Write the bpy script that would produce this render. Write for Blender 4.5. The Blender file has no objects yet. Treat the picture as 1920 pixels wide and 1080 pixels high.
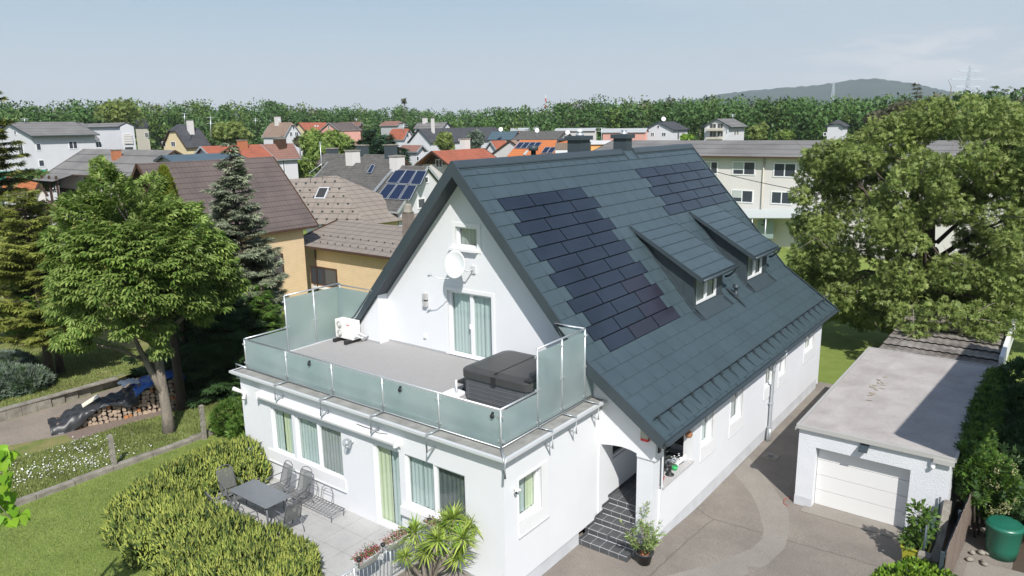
import bpy, math, random
import numpy as np
from mathutils import Vector, Matrix
# ---------------------------------------------------------------- camera, sky, sun, exposure
S = bpy.context.scene
CO = np.array([10.02921, -12.63833, 11.74123]); FPX = 1378.10523
_pi, _ya, _ro = -0.21906, -0.65351, -0.01665
FW = np.array([math.sin(_ya)*math.cos(_pi), math.cos(_ya)*math.cos(_pi), math.sin(_pi)])
_R = np.array([math.cos(_ya), -math.sin(_ya), 0.]); _U = np.cross(_R, FW)
RT = _R*math.cos(_ro)+_U*math.sin(_ro); UP = -_R*math.sin(_ro)+_U*math.cos(_ro)
cam_d = bpy.data.cameras.new('camera'); cam = bpy.data.objects.new('camera', cam_d)
S.collection.objects.link(cam); S.camera = cam
cam_d.sensor_width = 36; cam_d.lens = FPX/1920*36; cam_d.clip_start = .1; cam_d.clip_end = 12000
cam.matrix_world = Matrix(((RT[0], UP[0], -FW[0], CO[0]), (RT[1], UP[1], -FW[1], CO[1]), (RT[2], UP[2], -FW[2], CO[2]), (0, 0, 0, 1)))
SUN_AZ, SUN_EL = math.radians(133), math.radians(45)
W = bpy.data.worlds.new('World'); S.world = W; W.use_nodes = True
nt = W.node_tree; nt.nodes.clear()
wo = nt.nodes.new('ShaderNodeOutputWorld'); bg = nt.nodes.new('ShaderNodeBackground'); sky = nt.nodes.new('ShaderNodeTexSky')
sky.sky_type = 'NISHITA'; sky.sun_disc = False; sky.sun_elevation = SUN_EL; sky.sun_rotation = SUN_AZ
sky.air_density = 1.0; sky.dust_density = 1.0; sky.ozone_density = 1.0; sky.altitude = 200
# thin high cloud veil and a few small cumulus in the sky itself
tc = nt.nodes.new('ShaderNodeTexCoord'); sx = nt.nodes.new('ShaderNodeSeparateXYZ'); nt.links.new(tc.outputs['Generated'], sx.inputs[0])
def wn(t, **k):
    n = nt.nodes.new(t)
    for a, b in k.items(): setattr(n, a, b)
    return n
def wmath(op, a, b=None, c=None):
    n = wn('ShaderNodeMath', operation=op); n.use_clamp = False
    for i, x in enumerate((a, b, c)):
        if x is None: continue
        if hasattr(x, 'is_linked') or hasattr(x, 'links'): nt.links.new(x, n.inputs[i])
        else: n.inputs[i].default_value = x
    return n.outputs[0]
def wn_map(tree, src, a, b, c, d):
    n = tree.nodes.new('ShaderNodeMapRange'); n.interpolation_type = 'SMOOTHSTEP'
    for i, x in enumerate((a, b, c, d)): n.inputs[i+1].default_value = x
    tree.links.new(src, n.inputs[0]); return n.outputs[0]
# cloud coordinates: direction stretched so that clouds lie flat near the horizon
mp = wn('ShaderNodeMapping'); nt.links.new(tc.outputs['Generated'], mp.inputs[0]); mp.inputs['Scale'].default_value = (5.5, 5.5, 26)
n1 = wn('ShaderNodeTexNoise'); n1.inputs['Scale'].default_value = 1.5; n1.inputs['Detail'].default_value = 9; n1.inputs['Roughness'].default_value = .6
nt.links.new(mp.outputs[0], n1.inputs['Vector'])
mp2 = wn('ShaderNodeMapping'); nt.links.new(tc.outputs['Generated'], mp2.inputs[0]); mp2.inputs['Scale'].default_value = (1.2, 1.2, 9); mp2.inputs['Location'].default_value = (3, 1, 0)
n2 = wn('ShaderNodeTexNoise'); n2.inputs['Scale'].default_value = 1.3; n2.inputs['Detail'].default_value = 6; nt.links.new(mp2.outputs[0], n2.inputs['Vector'])
band = wmath('MULTIPLY', wn_map(nt, sx.outputs[2], .03, .055, 0, 1), wn_map(nt, sx.outputs[2], .075, .11, 1, 0))
side = wn_map(nt, sx.outputs[0], -.38, -.12, 0, 1)
cum = wmath('MULTIPLY', wmath('MULTIPLY', band, side), wn_map(nt, n1.outputs[0], .42, .58, 0, .62))
hor = wn_map(nt, sx.outputs[2], .02, .20, 1, .0)
lift = wmath('MULTIPLY', wn_map(nt, n2.outputs[0], .30, .65, .25, 1), wn_map(nt, sx.outputs[0], -.98, -.45, .1, .62))
mixc = wn('ShaderNodeMixRGB'); mixc.inputs[1].default_value = (2.5, 3.6, 4.5, 1); mixc.inputs[2].default_value = (3.85, 4.3, 4.68, 1); nt.links.new(wmath('MAXIMUM', lift, hor), mixc.inputs[0])
veil = wn_map(nt, sx.outputs[2], .25, .55, .95, .0)
pale = wn('ShaderNodeMixRGB'); nt.links.new(mixc.outputs[0], pale.inputs[2]); nt.links.new(veil, pale.inputs[0]); nt.links.new(sky.outputs[0], pale.inputs[1])
cl = wn('ShaderNodeMixRGB'); cl.inputs[2].default_value = (5.6, 5.5, 5.6, 1); nt.links.new(cum, cl.inputs[0]); nt.links.new(pale.outputs[0], cl.inputs[1])
nt.links.new(cl.outputs[0], bg.inputs[0]); bg.inputs[1].default_value = .11
nt.links.new(bg.outputs[0], wo.inputs[0])
sl = bpy.data.lights.new('sun', 'SUN'); sl.energy = 4.2; sl.angle = math.radians(.5); sl.color = (1, .96, .905)
so = bpy.data.objects.new('sun', sl); S.collection.objects.link(so)
SD = Vector((math.sin(SUN_AZ)*math.cos(SUN_EL), math.cos(SUN_AZ)*math.cos(SUN_EL), math.sin(SUN_EL)))
so.rotation_euler = SD.to_track_quat('Z', 'Y').to_euler()
S.view_settings.view_transform = 'Standard'; S.view_settings.look = 'None'; S.view_settings.gamma = 1; S.view_settings.exposure = 0.47
S.cycles.max_bounces = 8; S.cycles.transparent_max_bounces = 12
C = S.collection
# ---------------------------------------------------------------- pixel (1920x1080) to world
def ray(u, v): return FW*FPX+RT*(u-960)-UP*(v-540)
def ax(u, v, i, val):
    d = ray(u, v); return CO+(val-CO[i])/d[i]*d
def Zp(u, v, z=0.): return ax(u, v, 2, z)
def Yp(u, v, y): return ax(u, v, 1, y)
def Xp(u, v, x): return ax(u, v, 0, x)
def Dp(u, v, dist):
    d = ray(u, v); return CO+d/math.hypot(d[0], d[1])*dist
def Np(u, v, p0, n):
    d = ray(u, v); n = np.array(n, float); return CO+d*(((np.array(p0)-CO)@n)/(d@n))
def to_px(p):
    d = np.array(p, float)-CO; z = d@FW; return (960+FPX*(d@RT)/z, 540-FPX*(d@UP)/z)
# ---------------------------------------------------------------- materials
def V(c): return (c[0], c[1], c[2], 1)
def material(name, col, rough=.7, metal=0., var=.0, vscale=1., bump=0., bscale=20., col2=None, spec=None, detail=5, stretch=None):
    """noise-varied surface: var mixes towards col2 (or a darker col) by a noise in object space"""
    m = bpy.data.materials.new(name); m.use_nodes = True; t = m.node_tree; b = t.nodes['Principled BSDF']
    b.inputs['Base Color'].default_value = V(col); b.inputs['Roughness'].default_value = rough; b.inputs['Metallic'].default_value = metal
    if spec is not None: b.inputs['Specular IOR Level'].default_value = spec
    co = t.nodes.new('ShaderNodeTexCoord'); vec = co.outputs['Object']
    if stretch:
        mm = t.nodes.new('ShaderNodeMapping'); mm.inputs['Scale'].default_value = stretch; t.links.new(vec, mm.inputs[0]); vec = mm.outputs[0]
    if var or col2:
        n = t.nodes.new('ShaderNodeTexNoise'); n.inputs['Scale'].default_value = vscale; n.inputs['Detail'].default_value = detail; n.inputs['Roughness'].default_value = .62
        t.links.new(vec, n.inputs['Vector'])
        r = t.nodes.new('ShaderNodeMapRange'); r.inputs[1].default_value = .36; r.inputs[2].default_value = .66; t.links.new(n.outputs[0], r.inputs[0])
        x = t.nodes.new('ShaderNodeMixRGB'); x.inputs[1].default_value = V(col); c2 = col2 or tuple(max(0, c*(1-var)) for c in col); x.inputs[2].default_value = V(c2)
        t.links.new(r.outputs[0], x.inputs[0]); t.links.new(x.outputs[0], b.inputs['Base Color'])
    if bump:
        n = t.nodes.new('ShaderNodeTexNoise'); n.inputs['Scale'].default_value = bscale; n.inputs['Detail'].default_value = 4; t.links.new(vec, n.inputs['Vector'])
        bp = t.nodes.new('ShaderNodeBump'); bp.inputs['Strength'].default_value = min(1, bump); bp.inputs['Distance'].default_value = .02*max(1, bump)
        t.links.new(n.outputs[0], bp.inputs['Height']); t.links.new(bp.outputs[0], b.inputs['Normal'])
    return m
def leafmat(name, c1, c2, c3=None, rough=.55, trans=.35, ns=.9):
    """leaves: colour differs from leaf to leaf (random per island)"""
    m = bpy.data.materials.new(name); m.use_nodes = True; t = m.node_tree; b = t.nodes['Principled BSDF']; out = t.nodes['Material Output']
    g = t.nodes.new('ShaderNodeNewGeometry'); r = t.nodes.new('ShaderNodeValToRGB')
    e = r.color_ramp.elements; e[0].color = V(c1); e[1].color = V(c2)
    if c3: k = e.new(.9); k.color = V(c3); e[1].position = .75 if e[1].position > .9 else e[1].position
    t.links.new(g.outputs['Random Per Island'], r.inputs[0])
    co = t.nodes.new('ShaderNodeTexCoord'); n = t.nodes.new('ShaderNodeTexNoise'); n.inputs['Scale'].default_value = ns; n.inputs['Detail'].default_value = 3; t.links.new(co.outputs['Object'], n.inputs['Vector'])
    mr = t.nodes.new('ShaderNodeMapRange'); mr.inputs[1].default_value = .3; mr.inputs[2].default_value = .7; mr.inputs[3].default_value = .72; mr.inputs[4].default_value = 1.25; t.links.new(n.outputs[0], mr.inputs[0])
    hs = t.nodes.new('ShaderNodeHueSaturation'); t.links.new(r.outputs[0], hs.inputs['Color']); t.links.new(mr.outputs[0], hs.inputs['Value'])
    t.links.new(hs.outputs[0], b.inputs['Base Color']); b.inputs['Roughness'].default_value = rough; b.inputs['Specular IOR Level'].default_value = .35
    tr = t.nodes.new('ShaderNodeBsdfTranslucent'); t.links.new(hs.outputs[0], tr.inputs[0])
    mx = t.nodes.new('ShaderNodeMixShader'); mx.inputs[0].default_value = trans; t.links.new(b.outputs[0], mx.inputs[1]); t.links.new(tr.outputs[0], mx.inputs[2]); t.links.new(mx.outputs[0], out.inputs[0])
    return m
def schlick(t):
    l = t.nodes.new('ShaderNodeLayerWeight'); l.inputs[0].default_value = .5; p = t.nodes.new('ShaderNodeMath'); p.operation = 'POWER'; p.inputs[1].default_value = 5; t.links.new(l.outputs['Facing'], p.inputs[0])
    q = t.nodes.new('ShaderNodeMath'); q.operation = 'MULTIPLY_ADD'; q.inputs[1].default_value = .96; q.inputs[2].default_value = .04; t.links.new(p.outputs[0], q.inputs[0]); return q.outputs[0]
def glassmat(name, col=(.9, .95, .95), rough=.02, alpha=.12, spec=.5):
    """thin window glass: mostly see-through, fresnel reflection"""
    m = bpy.data.materials.new(name); m.use_nodes = True; t = m.node_tree; t.nodes.clear()
    o = t.nodes.new('ShaderNodeOutputMaterial'); tr = t.nodes.new('ShaderNodeBsdfTransparent'); tr.inputs[0].default_value = V(col)
    gl = t.nodes.new('ShaderNodeBsdfGlossy'); gl.inputs['Roughness'].default_value = rough; fr = schlick(t)
    ad = t.nodes.new('ShaderNodeMath'); ad.operation = 'ADD'; ad.inputs[1].default_value = alpha; t.links.new(fr, ad.inputs[0])
    mx = t.nodes.new('ShaderNodeMixShader'); t.links.new(ad.outputs[0], mx.inputs[0]); t.links.new(tr.outputs[0], mx.inputs[1]); t.links.new(gl.outputs[0], mx.inputs[2]); t.links.new(mx.outputs[0], o.inputs[0])
    return m
# ---------------------------------------------------------------- mesh building and object tree
ORG = {}
def setp(o, label=None, cat=None, group=None, kind=None):
    if label: o['label'] = label
    if cat: o['category'] = cat
    if group: o['group'] = group
    if kind: o['kind'] = kind
    return o
def thing(name, label, cat, loc=(0, 0, 0), group=None):
    o = bpy.data.objects.new(name, None); o.empty_display_size = .2; C.objects.link(o); o.location = loc; ORG[o.name] = np.array(loc, float)
    return setp(o, label, cat, group)
class MB:
    def __init__(s): s.v = []; s.f = []; s.mi = []; s.cur = 0; s.sm = []; s.smooth = False
    def add(s, vs, fs):
        b = len(s.v); s.v += [tuple(map(float, p)) for p in vs]
        for f in fs: s.f.append([b+i for i in f]); s.mi.append(s.cur); s.sm.append(s.smooth)
        return s
    def box(s, x0, x1, y0, y1, z0, z1, M=None):
        vs = [(x, y, z) for x in (x0, x1) for y in (y0, y1) for z in (z0, z1)]
        if M is not None: vs = [M @ Vector(p) for p in vs]
        return s.add(vs, [(0, 1, 3, 2), (4, 6, 7, 5), (0, 4, 5, 1), (2, 3, 7, 6), (0, 2, 6, 4), (1, 5, 7, 3)])
    def bar(s, a, b, w=.04, h=None, up=(0, 0, 1)):
        """square bar from a to b"""
        h = h or w; a = Vector(a); b = Vector(b); d = (b-a).normalized(); up = Vector(up)
        if abs(d.dot(up)) > .98: up = Vector((0, 1, 0)) if abs(d.y) < .9 else Vector((1, 0, 0))
        r = d.cross(up).normalized(); u = r.cross(d)
        vs = [p+r*(sx*w/2)+u*(sy*h/2) for p in (a, b) for sx, sy in ((-1, -1), (1, -1), (1, 1), (-1, 1))]
        return s.add(vs, [(0, 3, 2, 1), (4, 5, 6, 7), (0, 1, 5, 4), (1, 2, 6, 5), (2, 3, 7, 6), (3, 0, 4, 7)])
    def tube(s, pts, r, n=10, cap=True):
        pts = [Vector(p) for p in pts]; rs = r if hasattr(r, '__len__') else [r]*len(pts)
        sm = s.smooth; s.smooth = True; vs = []; ref = None
        for i, p in enumerate(pts):
            d = (pts[min(i+1, len(pts)-1)]-pts[max(i-1, 0)]).normalized()
            if ref is None: ref = Vector((0, 0, 1)) if abs(d.z) < .9 else Vector((1, 0, 0))
            a = d.cross(ref).normalized(); b = d.cross(a).normalized(); ref = a.cross(d)*-1 if False else ref
            vs += [p+(a*math.cos(2*math.pi*k/n)+b*math.sin(2*math.pi*k/n))*rs[i] for k in range(n)]
        fs = [(i*n+k, i*n+(k+1) % n, (i+1)*n+(k+1) % n, (i+1)*n+k) for i in range(len(pts)-1) for k in range(n)]
        if cap: fs += [tuple(range(n-1, -1, -1)), tuple((len(pts)-1)*n+k for k in range(n))]
        s.add(vs, fs); s.smooth = sm; return s
    def lathe(s, c, prof, n=16, M=None):
        """prof: list of (r,z) about the vertical axis at c"""
        sm = s.smooth; s.smooth = True; vs = []
        for r, z in prof:
            for k in range(n):
                p = Vector((r*math.cos(2*math.pi*k/n), r*math.sin(2*math.pi*k/n), z))
                if M is not None: p = M @ p
                vs.append(p+Vector(c))
        fs = [(i*n+k, i*n+(k+1) % n, (i+1)*n+(k+1) % n, (i+1)*n+k) for i in range(len(prof)-1) for k in range(n)]
        fs += [tuple(range(n-1, -1, -1)), tuple((len(prof)-1)*n+k for k in range(n))]
        s.add(vs, fs); s.smooth = sm; return s
    def prism(s, poly, axis, a0, a1):
        """polygon in the plane of the two other axes, extruded along axis"""
        def P(q, a):
            l = list(q); l.insert(axis, a); return l
        n = len(poly); vs = [P(q, a0) for q in poly]+[P(q, a1) for q in poly]
        fs = [tuple(range(n)), tuple(range(2*n-1, n-1, -1))]+[(i, (i+1) % n, n+(i+1) % n, n+i) for i in range(n)]
        return s.add(vs, fs)
    def quad(s, a, b, c, d): return s.add([a, b, c, d], [(0, 1, 2, 3)])
    def slab(s, quad, th):
        """a plate: quad corners plus thickness th along its normal (downwards)"""
        q = [Vector(p) for p in quad]; n = (q[1]-q[0]).cross(q[3]-q[0]).normalized()*th
        vs = q+[p-n for p in q]
        return s.add(vs, [(0, 1, 2, 3), (7, 6, 5, 4), (0, 4, 5, 1), (1, 5, 6, 2), (2, 6, 7, 3), (3, 7, 4, 0)])
    def build(s, name, mats, parent=None, label=None, bevel=0, recalc=True, autosmooth=False):
        me = bpy.data.meshes.new(name); o = bpy.data.objects.new(name, me); C.objects.link(o)
        org = ORG[parent.name] if parent is not None else np.array(getattr(s, 'org', (0, 0, 0)), float)
        vs = np.array(s.v)-org if s.v else []
        me.from_pydata([tuple(p) for p in vs], [], s.f)
        for m in (mats if isinstance(mats, (list, tuple)) else [mats]): me.materials.append(m)
        me.polygons.foreach_set('material_index', s.mi); me.polygons.foreach_set('use_smooth', s.sm)
        if recalc:
            import bmesh
            bm = bmesh.new(); bm.from_mesh(me); bmesh.ops.recalc_face_normals(bm, faces=bm.faces); bm.to_mesh(me); bm.free()
        if parent is not None: o.parent = parent
        else: o.location = org
        ORG[o.name] = org
        if bevel:
            b = o.modifiers.new('bevel', 'BEVEL'); b.width = bevel; b.segments = 2; b.limit_method = 'ANGLE'
        if label: o['label'] = label
        return o
def mesh_np(name, verts, faces, mats, parent=None, org=(0, 0, 0), midx=None, smooth=False):
    """fast mesh from numpy arrays; faces (n,k)"""
    me = bpy.data.meshes.new(name); o = bpy.data.objects.new(name, me); C.objects.link(o)
    if parent is not None: org = ORG[parent.name]
    org = np.array(org, float); v = (np.asarray(verts)-org).astype(np.float32)
    k = faces.shape[1]; me.vertices.add(len(v)); me.vertices.foreach_set('co', v.ravel())
    me.loops.add(faces.size); me.loops.foreach_set('vertex_index', faces.astype(np.int32).ravel())
    me.polygons.add(len(faces)); me.polygons.foreach_set('loop_start', np.arange(0, faces.size, k, dtype=np.int32)); me.polygons.foreach_set('loop_total', np.full(len(faces), k, dtype=np.int32))
    for m in (mats if isinstance(mats, (list, tuple)) else [mats]): me.materials.append(m)
    if midx is not None: me.polygons.foreach_set('material_index', midx.astype(np.int32))
    if smooth: me.polygons.foreach_set('use_smooth', np.ones(len(faces), bool))
    me.update(); me.validate()
    if parent is not None: o.parent = parent
    else: o.location = org
    ORG[o.name] = org
    return o
def copy_tree(o, parent=None):
    c = o.copy(); C.objects.link(c)
    if parent is not None: c.parent = parent
    ORG[c.name] = ORG[o.name]
    for ch in list(o.children): copy_tree(ch, c)
    return c
# ---------------------------------------------------------------- shared materials
M = {}
M['white'] = material('white_render', (.705, .72, .745), .92, var=.045, vscale=.5, bump=.35, bscale=70)
M['whiterough'] = material('rough_white_render', (.67, .69, .72), .95, var=.06, vscale=1.2, bump=.9, bscale=42)
M['trim'] = material('white_trim', (.72, .725, .735), .6)
M['plinth'] = material('grey_plinth', (.56, .58, .61), .9, var=.14, vscale=1.5, bump=.5, bscale=50)
M['roof'] = material('coated_metal_shingle', (.052, .079, .092), .42, var=.16, vscale=.9, bump=.12, bscale=60, spec=.45)
M['seam'] = material('shingle_joint', (.018, .026, .032), .6)
M['backing'] = material('solar_backing', (.004, .005, .008), .9, spec=.05)
M['dmetal'] = material('dark_metal', (.045, .062, .073), .45, var=.12, vscale=1.2)
M['solar'] = material('solar_tile_glass', (.018, .026, .040), .24, var=.35, vscale=.7, spec=.6)
M['solar2'] = material('solar_tile_glass_warm', (.023, .023, .036), .3, var=.2, vscale=.7, spec=.6)
M['soffit'] = material('dark_soffit', (.03, .04, .05), .6)
M['galv'] = material('galvanised_steel', (.55, .59, .61), .38, metal=.55, var=.12, vscale=3)
M['alu'] = material('light_grey_metal', (.62, .64, .66), .45, metal=.2)
M['gravel'] = material('weathered_roofing_felt', (.30, .30, .28), .95, var=.35, vscale=2.2, bump=.8, bscale=40)
M['deck'] = material('grey_deck_boards', (.335, .33, .325), .8, var=.10, vscale=3, stretch=(1, 7, 1))
M['black'] = material('black_plastic', (.02, .02, .022), .5)
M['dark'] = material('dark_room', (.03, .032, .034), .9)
M['pvc'] = material('white_window_frame', (.74, .75, .76), .35)
M['glass'] = glassmat('window_glass', (.88, .94, .93), .02, .10)
M['sheer'] = material('sheer_curtain', (.50, .56, .55), .9)
M['lime'] = material('pale_green_curtain', (.62, .66, .46), .9)
M['cream_c'] = material('cream_curtain', (.72, .70, .62), .9)
M['greyc'] = material('grey_screen', (.36, .37, .37), .8)
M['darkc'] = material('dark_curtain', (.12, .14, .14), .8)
M['granite'] = material('granite_slab', (.55, .55, .55), .5, var=.35, vscale=30)
M['tile'] = material('dark_stair_tile', (.085, .09, .095), .42, var=.25, vscale=3)
M['grout'] = material('pale_grout', (.55, .56, .57), .9)
M['terracotta'] = material('terracotta', (.45, .17, .08), .8, var=.3, vscale=8)
M['soil'] = material('soil', (.07, .05, .035), .95, bump=1)
M['bark'] = material('grey_bark', (.24, .21, .17), .95, var=.45, vscale=5, bump=1.5, bscale=14, stretch=(1, 1, .35))
M['barkdark'] = material('dark_bark', (.09, .07, .055), .95, var=.4, vscale=5, bump=1.5, bscale=14, stretch=(1, 1, .35))
M['wood'] = material('weathered_wood', (.22, .17, .14), .85, var=.3, vscale=2, bump=.4, stretch=(6, 6, .6))
M['orangewood'] = material('orange_wood', (.50, .22, .07), .7, var=.2, vscale=4)
M['redplastic'] = material('red_plastic', (.55, .03, .04), .4)
def frosted():
    m = bpy.data.materials.new('frosted_green_glass'); m.use_nodes = True; t = m.node_tree; t.nodes.clear()
    o = t.nodes.new('ShaderNodeOutputMaterial'); d = t.nodes.new('ShaderNodeBsdfDiffuse'); co = t.nodes.new('ShaderNodeTexCoord'); nz = t.nodes.new('ShaderNodeTexNoise'); nz.inputs['Scale'].default_value = 1.1; nz.inputs['Detail'].default_value = 6; t.links.new(co.outputs['Object'], nz.inputs['Vector']); mr = t.nodes.new('ShaderNodeMapRange'); mr.inputs[1].default_value = .3; mr.inputs[2].default_value = .7; t.links.new(nz.outputs[0], mr.inputs[0]); mc = t.nodes.new('ShaderNodeMixRGB'); mc.inputs[1].default_value = (.44, .53, .53, 1); mc.inputs[2].default_value = (.66, .70, .71, 1); t.links.new(mr.outputs[0], mc.inputs[0]); t.links.new(mc.outputs[0], d.inputs[0])
    tl = t.nodes.new('ShaderNodeBsdfTranslucent'); tl.inputs[0].default_value = (.85, .92, .92, 1)
    g = t.nodes.new('ShaderNodeBsdfGlossy'); g.inputs['Roughness'].default_value = .3
    tr = t.nodes.new('ShaderNodeBsdfTransparent'); tr.inputs[0].default_value = (.62, .8, .76, 1)
    f = schlick(t)
    a = t.nodes.new('ShaderNodeMixShader'); a.inputs[0].default_value = .5; t.links.new(d.outputs[0], a.inputs[1]); t.links.new(tl.outputs[0], a.inputs[2])
    rg = t.nodes.new('ShaderNodeBsdfRefraction'); rg.inputs['IOR'].default_value = 1.03; rg.inputs['Roughness'].default_value = .75; rg.inputs[0].default_value = (.72, .88, .85, 1); tm = t.nodes.new('ShaderNodeMixShader'); tm.inputs[0].default_value = .35; t.links.new(rg.outputs[0], tm.inputs[1]); t.links.new(tr.outputs[0], tm.inputs[2])
    c = t.nodes.new('ShaderNodeMixShader'); c.inputs[0].default_value = .42; t.links.new(a.outputs[0], c.inputs[1]); t.links.new(tm.outputs[0], c.inputs[2])
    b = t.nodes.new('ShaderNodeMixShader'); t.links.new(f, b.inputs[0]); t.links.new(c.outputs[0], b.inputs[1]); t.links.new(g.outputs[0], b.inputs[2]); t.links.new(b.outputs[0], o.inputs[0])
    return m
M['frost'] = frosted()
# ---------------------------------------------------------------- facade and window helpers
def clip(poly, a, b, c):
    """keep a*x+b*z<=c"""
    out = []
    for i in range(len(poly)):
        p, q = poly[i], poly[(i+1) % len(poly)]; fp = a*p[0]+b*p[1]-c; fq = a*q[0]+b*q[1]-c
        if fp <= 0: out.append(p)
        if fp*fq < 0: k = fp/(fp-fq); out.append((p[0]+(q[0]-p[0])*k, p[1]+(q[1]-p[1])*k))
    return out
def onpl(plane, at, a, z, off=0.):
    """plane 'y': wall facing -Y at y=at; 'x': wall facing +X at x=at; off = inward depth"""
    return (a, at+off, z) if plane == 'y' else (at-off, a, z)
def facade(mb, plane, at, rect, holes=(), top=None, depth=.14):
    """wall surface with real openings; top: list of (a,z) points of the roofline"""
    a0, a1, z0, z1 = rect
    A = sorted({a0, a1, *[h[0] for h in holes], *[h[1] for h in holes], *([p[0] for p in top] if top else [])}); A = [a for a in A if a0 <= a <= a1]
    Zs = sorted({z0, z1, *[h[2] for h in holes], *[h[3] for h in holes]})
    for i in range(len(A)-1):
        for j in range(len(Zs)-1):
            am = (A[i]+A[i+1])/2; zm = (Zs[j]+Zs[j+1])/2
            if any(h[0] < am < h[1] and h[2] < zm < h[3] for h in holes): continue
            poly = [(A[i], Zs[j]), (A[i+1], Zs[j]), (A[i+1], Zs[j+1]), (A[i], Zs[j+1])]
            if top:
                for (p, q) in zip(top[:-1], top[1:]):
                    if p[0] <= am <= q[0]:
                        k = (q[1]-p[1])/(q[0]-p[0]); poly = clip(poly, -k, 1, p[1]-k*p[0])
            if len(poly) >= 3: mb.add([onpl(plane, at, *p) for p in poly], [tuple(range(len(poly)))])
    for h in holes:
        d = h[4] if len(h) > 4 else depth
        c = [(h[0], h[2]), (h[1], h[2]), (h[1], h[3]), (h[0], h[3])]
        for p, q in zip(c, c[1:]+c[:1]):
            mb.quad(onpl(plane, at, *p), onpl(plane, at, *q), onpl(plane, at, *q, d), onpl(plane, at, *p, d))
def pbox(mb, plane, at, a0, a1, z0, z1, d0, d1):
    """box on a wall plane between inward depths d0..d1"""
    if plane == 'y': mb.box(a0, a1, at+d0, at+d1, z0, z1)
    else: mb.box(at-d1, at-d0, a0, a1, z0, z1)
def curtain(name, parent, plane, at, a0, a1, z0, z1, d, mat, amp=.016, wl=.15, seed=0, top_mat=None):
    r = random.Random(seed); n = max(8, int((a1-a0)/.02)); mb = MB(); mb.smooth = True; vs = []
    ph = r.random()*6
    for i in range(n+1):
        a = a0+(a1-a0)*i/n; w = amp*math.sin(2*math.pi*a/wl+ph+.9*math.sin(a*7+ph))
        vs += [onpl(plane, at, a, z0+.015*math.sin(a*31), d+w), onpl(plane, at, a, z1, d+w*.6)]
    mb.add(vs, [(2*i, 2*i+2, 2*i+3, 2*i+1) for i in range(n)])
    return mb.build(name, mat, parent, recalc=False)
def window(parent, plane, at, a0, a1, z0, z1, rec=.14, fw=.06, mull=(), cur=('sheer',), name='window', glass=None, seed=0, sash=True):
    """frame at recess depth, pane, curtains and a dark room behind"""
    mb = MB(); d0, d1 = rec-.03, rec+.05
    pbox(mb, plane, at, a0, a1, z1-fw, z1, d0, d1); pbox(mb, plane, at, a0, a1, z0, z0+fw, d0, d1)
    pbox(mb, plane, at, a0, a0+fw, z0+fw, z1-fw, d0, d1); pbox(mb, plane, at, a1-fw, a1, z0+fw, z1-fw, d0, d1)
    for m_ in mull: pbox(mb, plane, at, m_-fw*.8, m_+fw*.8, z0+fw, z1-fw, d0-.002, d1)
    f = mb.build(name, M['pvc'], parent)
    g = MB(); g.quad(onpl(plane, at, a0+fw, z0+fw, rec+.02), onpl(plane, at, a1-fw, z0+fw, rec+.02), onpl(plane, at, a1-fw, z1-fw, rec+.02), onpl(plane, at, a0+fw, z1-fw, rec+.02))
    g.build('pane', glass or M['glass'], f, recalc=False)
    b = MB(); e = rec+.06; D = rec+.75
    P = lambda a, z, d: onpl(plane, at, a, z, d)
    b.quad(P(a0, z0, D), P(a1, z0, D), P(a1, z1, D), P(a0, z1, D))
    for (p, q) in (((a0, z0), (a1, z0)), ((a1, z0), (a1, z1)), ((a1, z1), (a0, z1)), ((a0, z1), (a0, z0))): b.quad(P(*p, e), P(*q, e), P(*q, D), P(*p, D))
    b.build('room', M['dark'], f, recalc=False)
    n = len(cur)
    for i, c in enumerate(cur):
        if not c: continue
        w = (a1-a0-2*fw)/n; curtain('curtain', f, plane, at, a0+fw-.05*(i == 0)+w*i, a0+fw+w*(i+1)+.05*(i == n-1), z0+.02, z1-.01, rec+.10+.012*(i % 2), M[c], seed=seed+i)
    return f
# ---------------------------------------------------------------- the main house
RX, RZ, KX, KZ, EX, EZ = -4.96, 10.63, -.14, 5.15, 2.19, 3.49
LKX, LEX = 2*RX-KX, 2*RX-EX
Y0, Y1 = 4.07, 21.25
S1 = math.hypot(KX-RX, KZ-RZ); S2 = math.hypot(EX-KX, EZ-KZ)
N1 = Vector(((RZ-KZ)/S1, 0, (KX-RX)/S1)); N2 = Vector(((KZ-EZ)/S2, 0, (EX-KX)/S2))
def rp(s, y, h=0.):
    """point on the right-hand roof: s metres down the slope from the ridge, lifted h along the normal"""
    if s <= S1: p = Vector((RX+(KX-RX)*s/S1, y, RZ+(KZ-RZ)*s/S1)); n = N1
    else: k = (s-S1)/S2; p = Vector((KX+(EX-KX)*k, y, KZ+(EZ-KZ)*k)); n = N2
    return p+n*h
house = thing('detached_house', 'big white gabled house with dark metal roof, solar tiles and glass railed terrace', 'house', (-5, 10, 0))
RTOP = [(LEX, EZ-.3), (LKX, KZ-.3), (RX, RZ-.33), (KX, KZ-.3), (EX, EZ-.3)]
# terrace block, south wall
w = MB()
HS = [(-9.32, -8.24, 1.70, 3.20, .09), (-8.10, -7.03, 1.70, 3.20, .09), (-7.00, -5.93, 1.70, 3.20, .06), (-4.60, -3.56, .80, 3.22, .09), (-3.36, -2.31, 1.72, 3.22, .09), (-2.28, -1.23, 1.72, 3.20, .07)]
facade(w, 'y', 0, (-10.86, 0, .3, 4.0), HS)
HE = [(.58, 1.56, 2.02, 3.2, .16)]
facade(w, 'x', 0, (0, 4.5, .42, 4.0), HE)
w.quad((-10.86, 0, .3), (-10.86, 4.6, .3), (-10.86, 4.6, 3.93), (-10.86, 0, 3.93))
w.quad((-10.86, 4.6, .3), (-11.6, 4.6, .3), (-11.6, 4.6, 3.93), (-10.86, 4.6, 3.93))
w.build('wall', M['white'], house)
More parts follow.
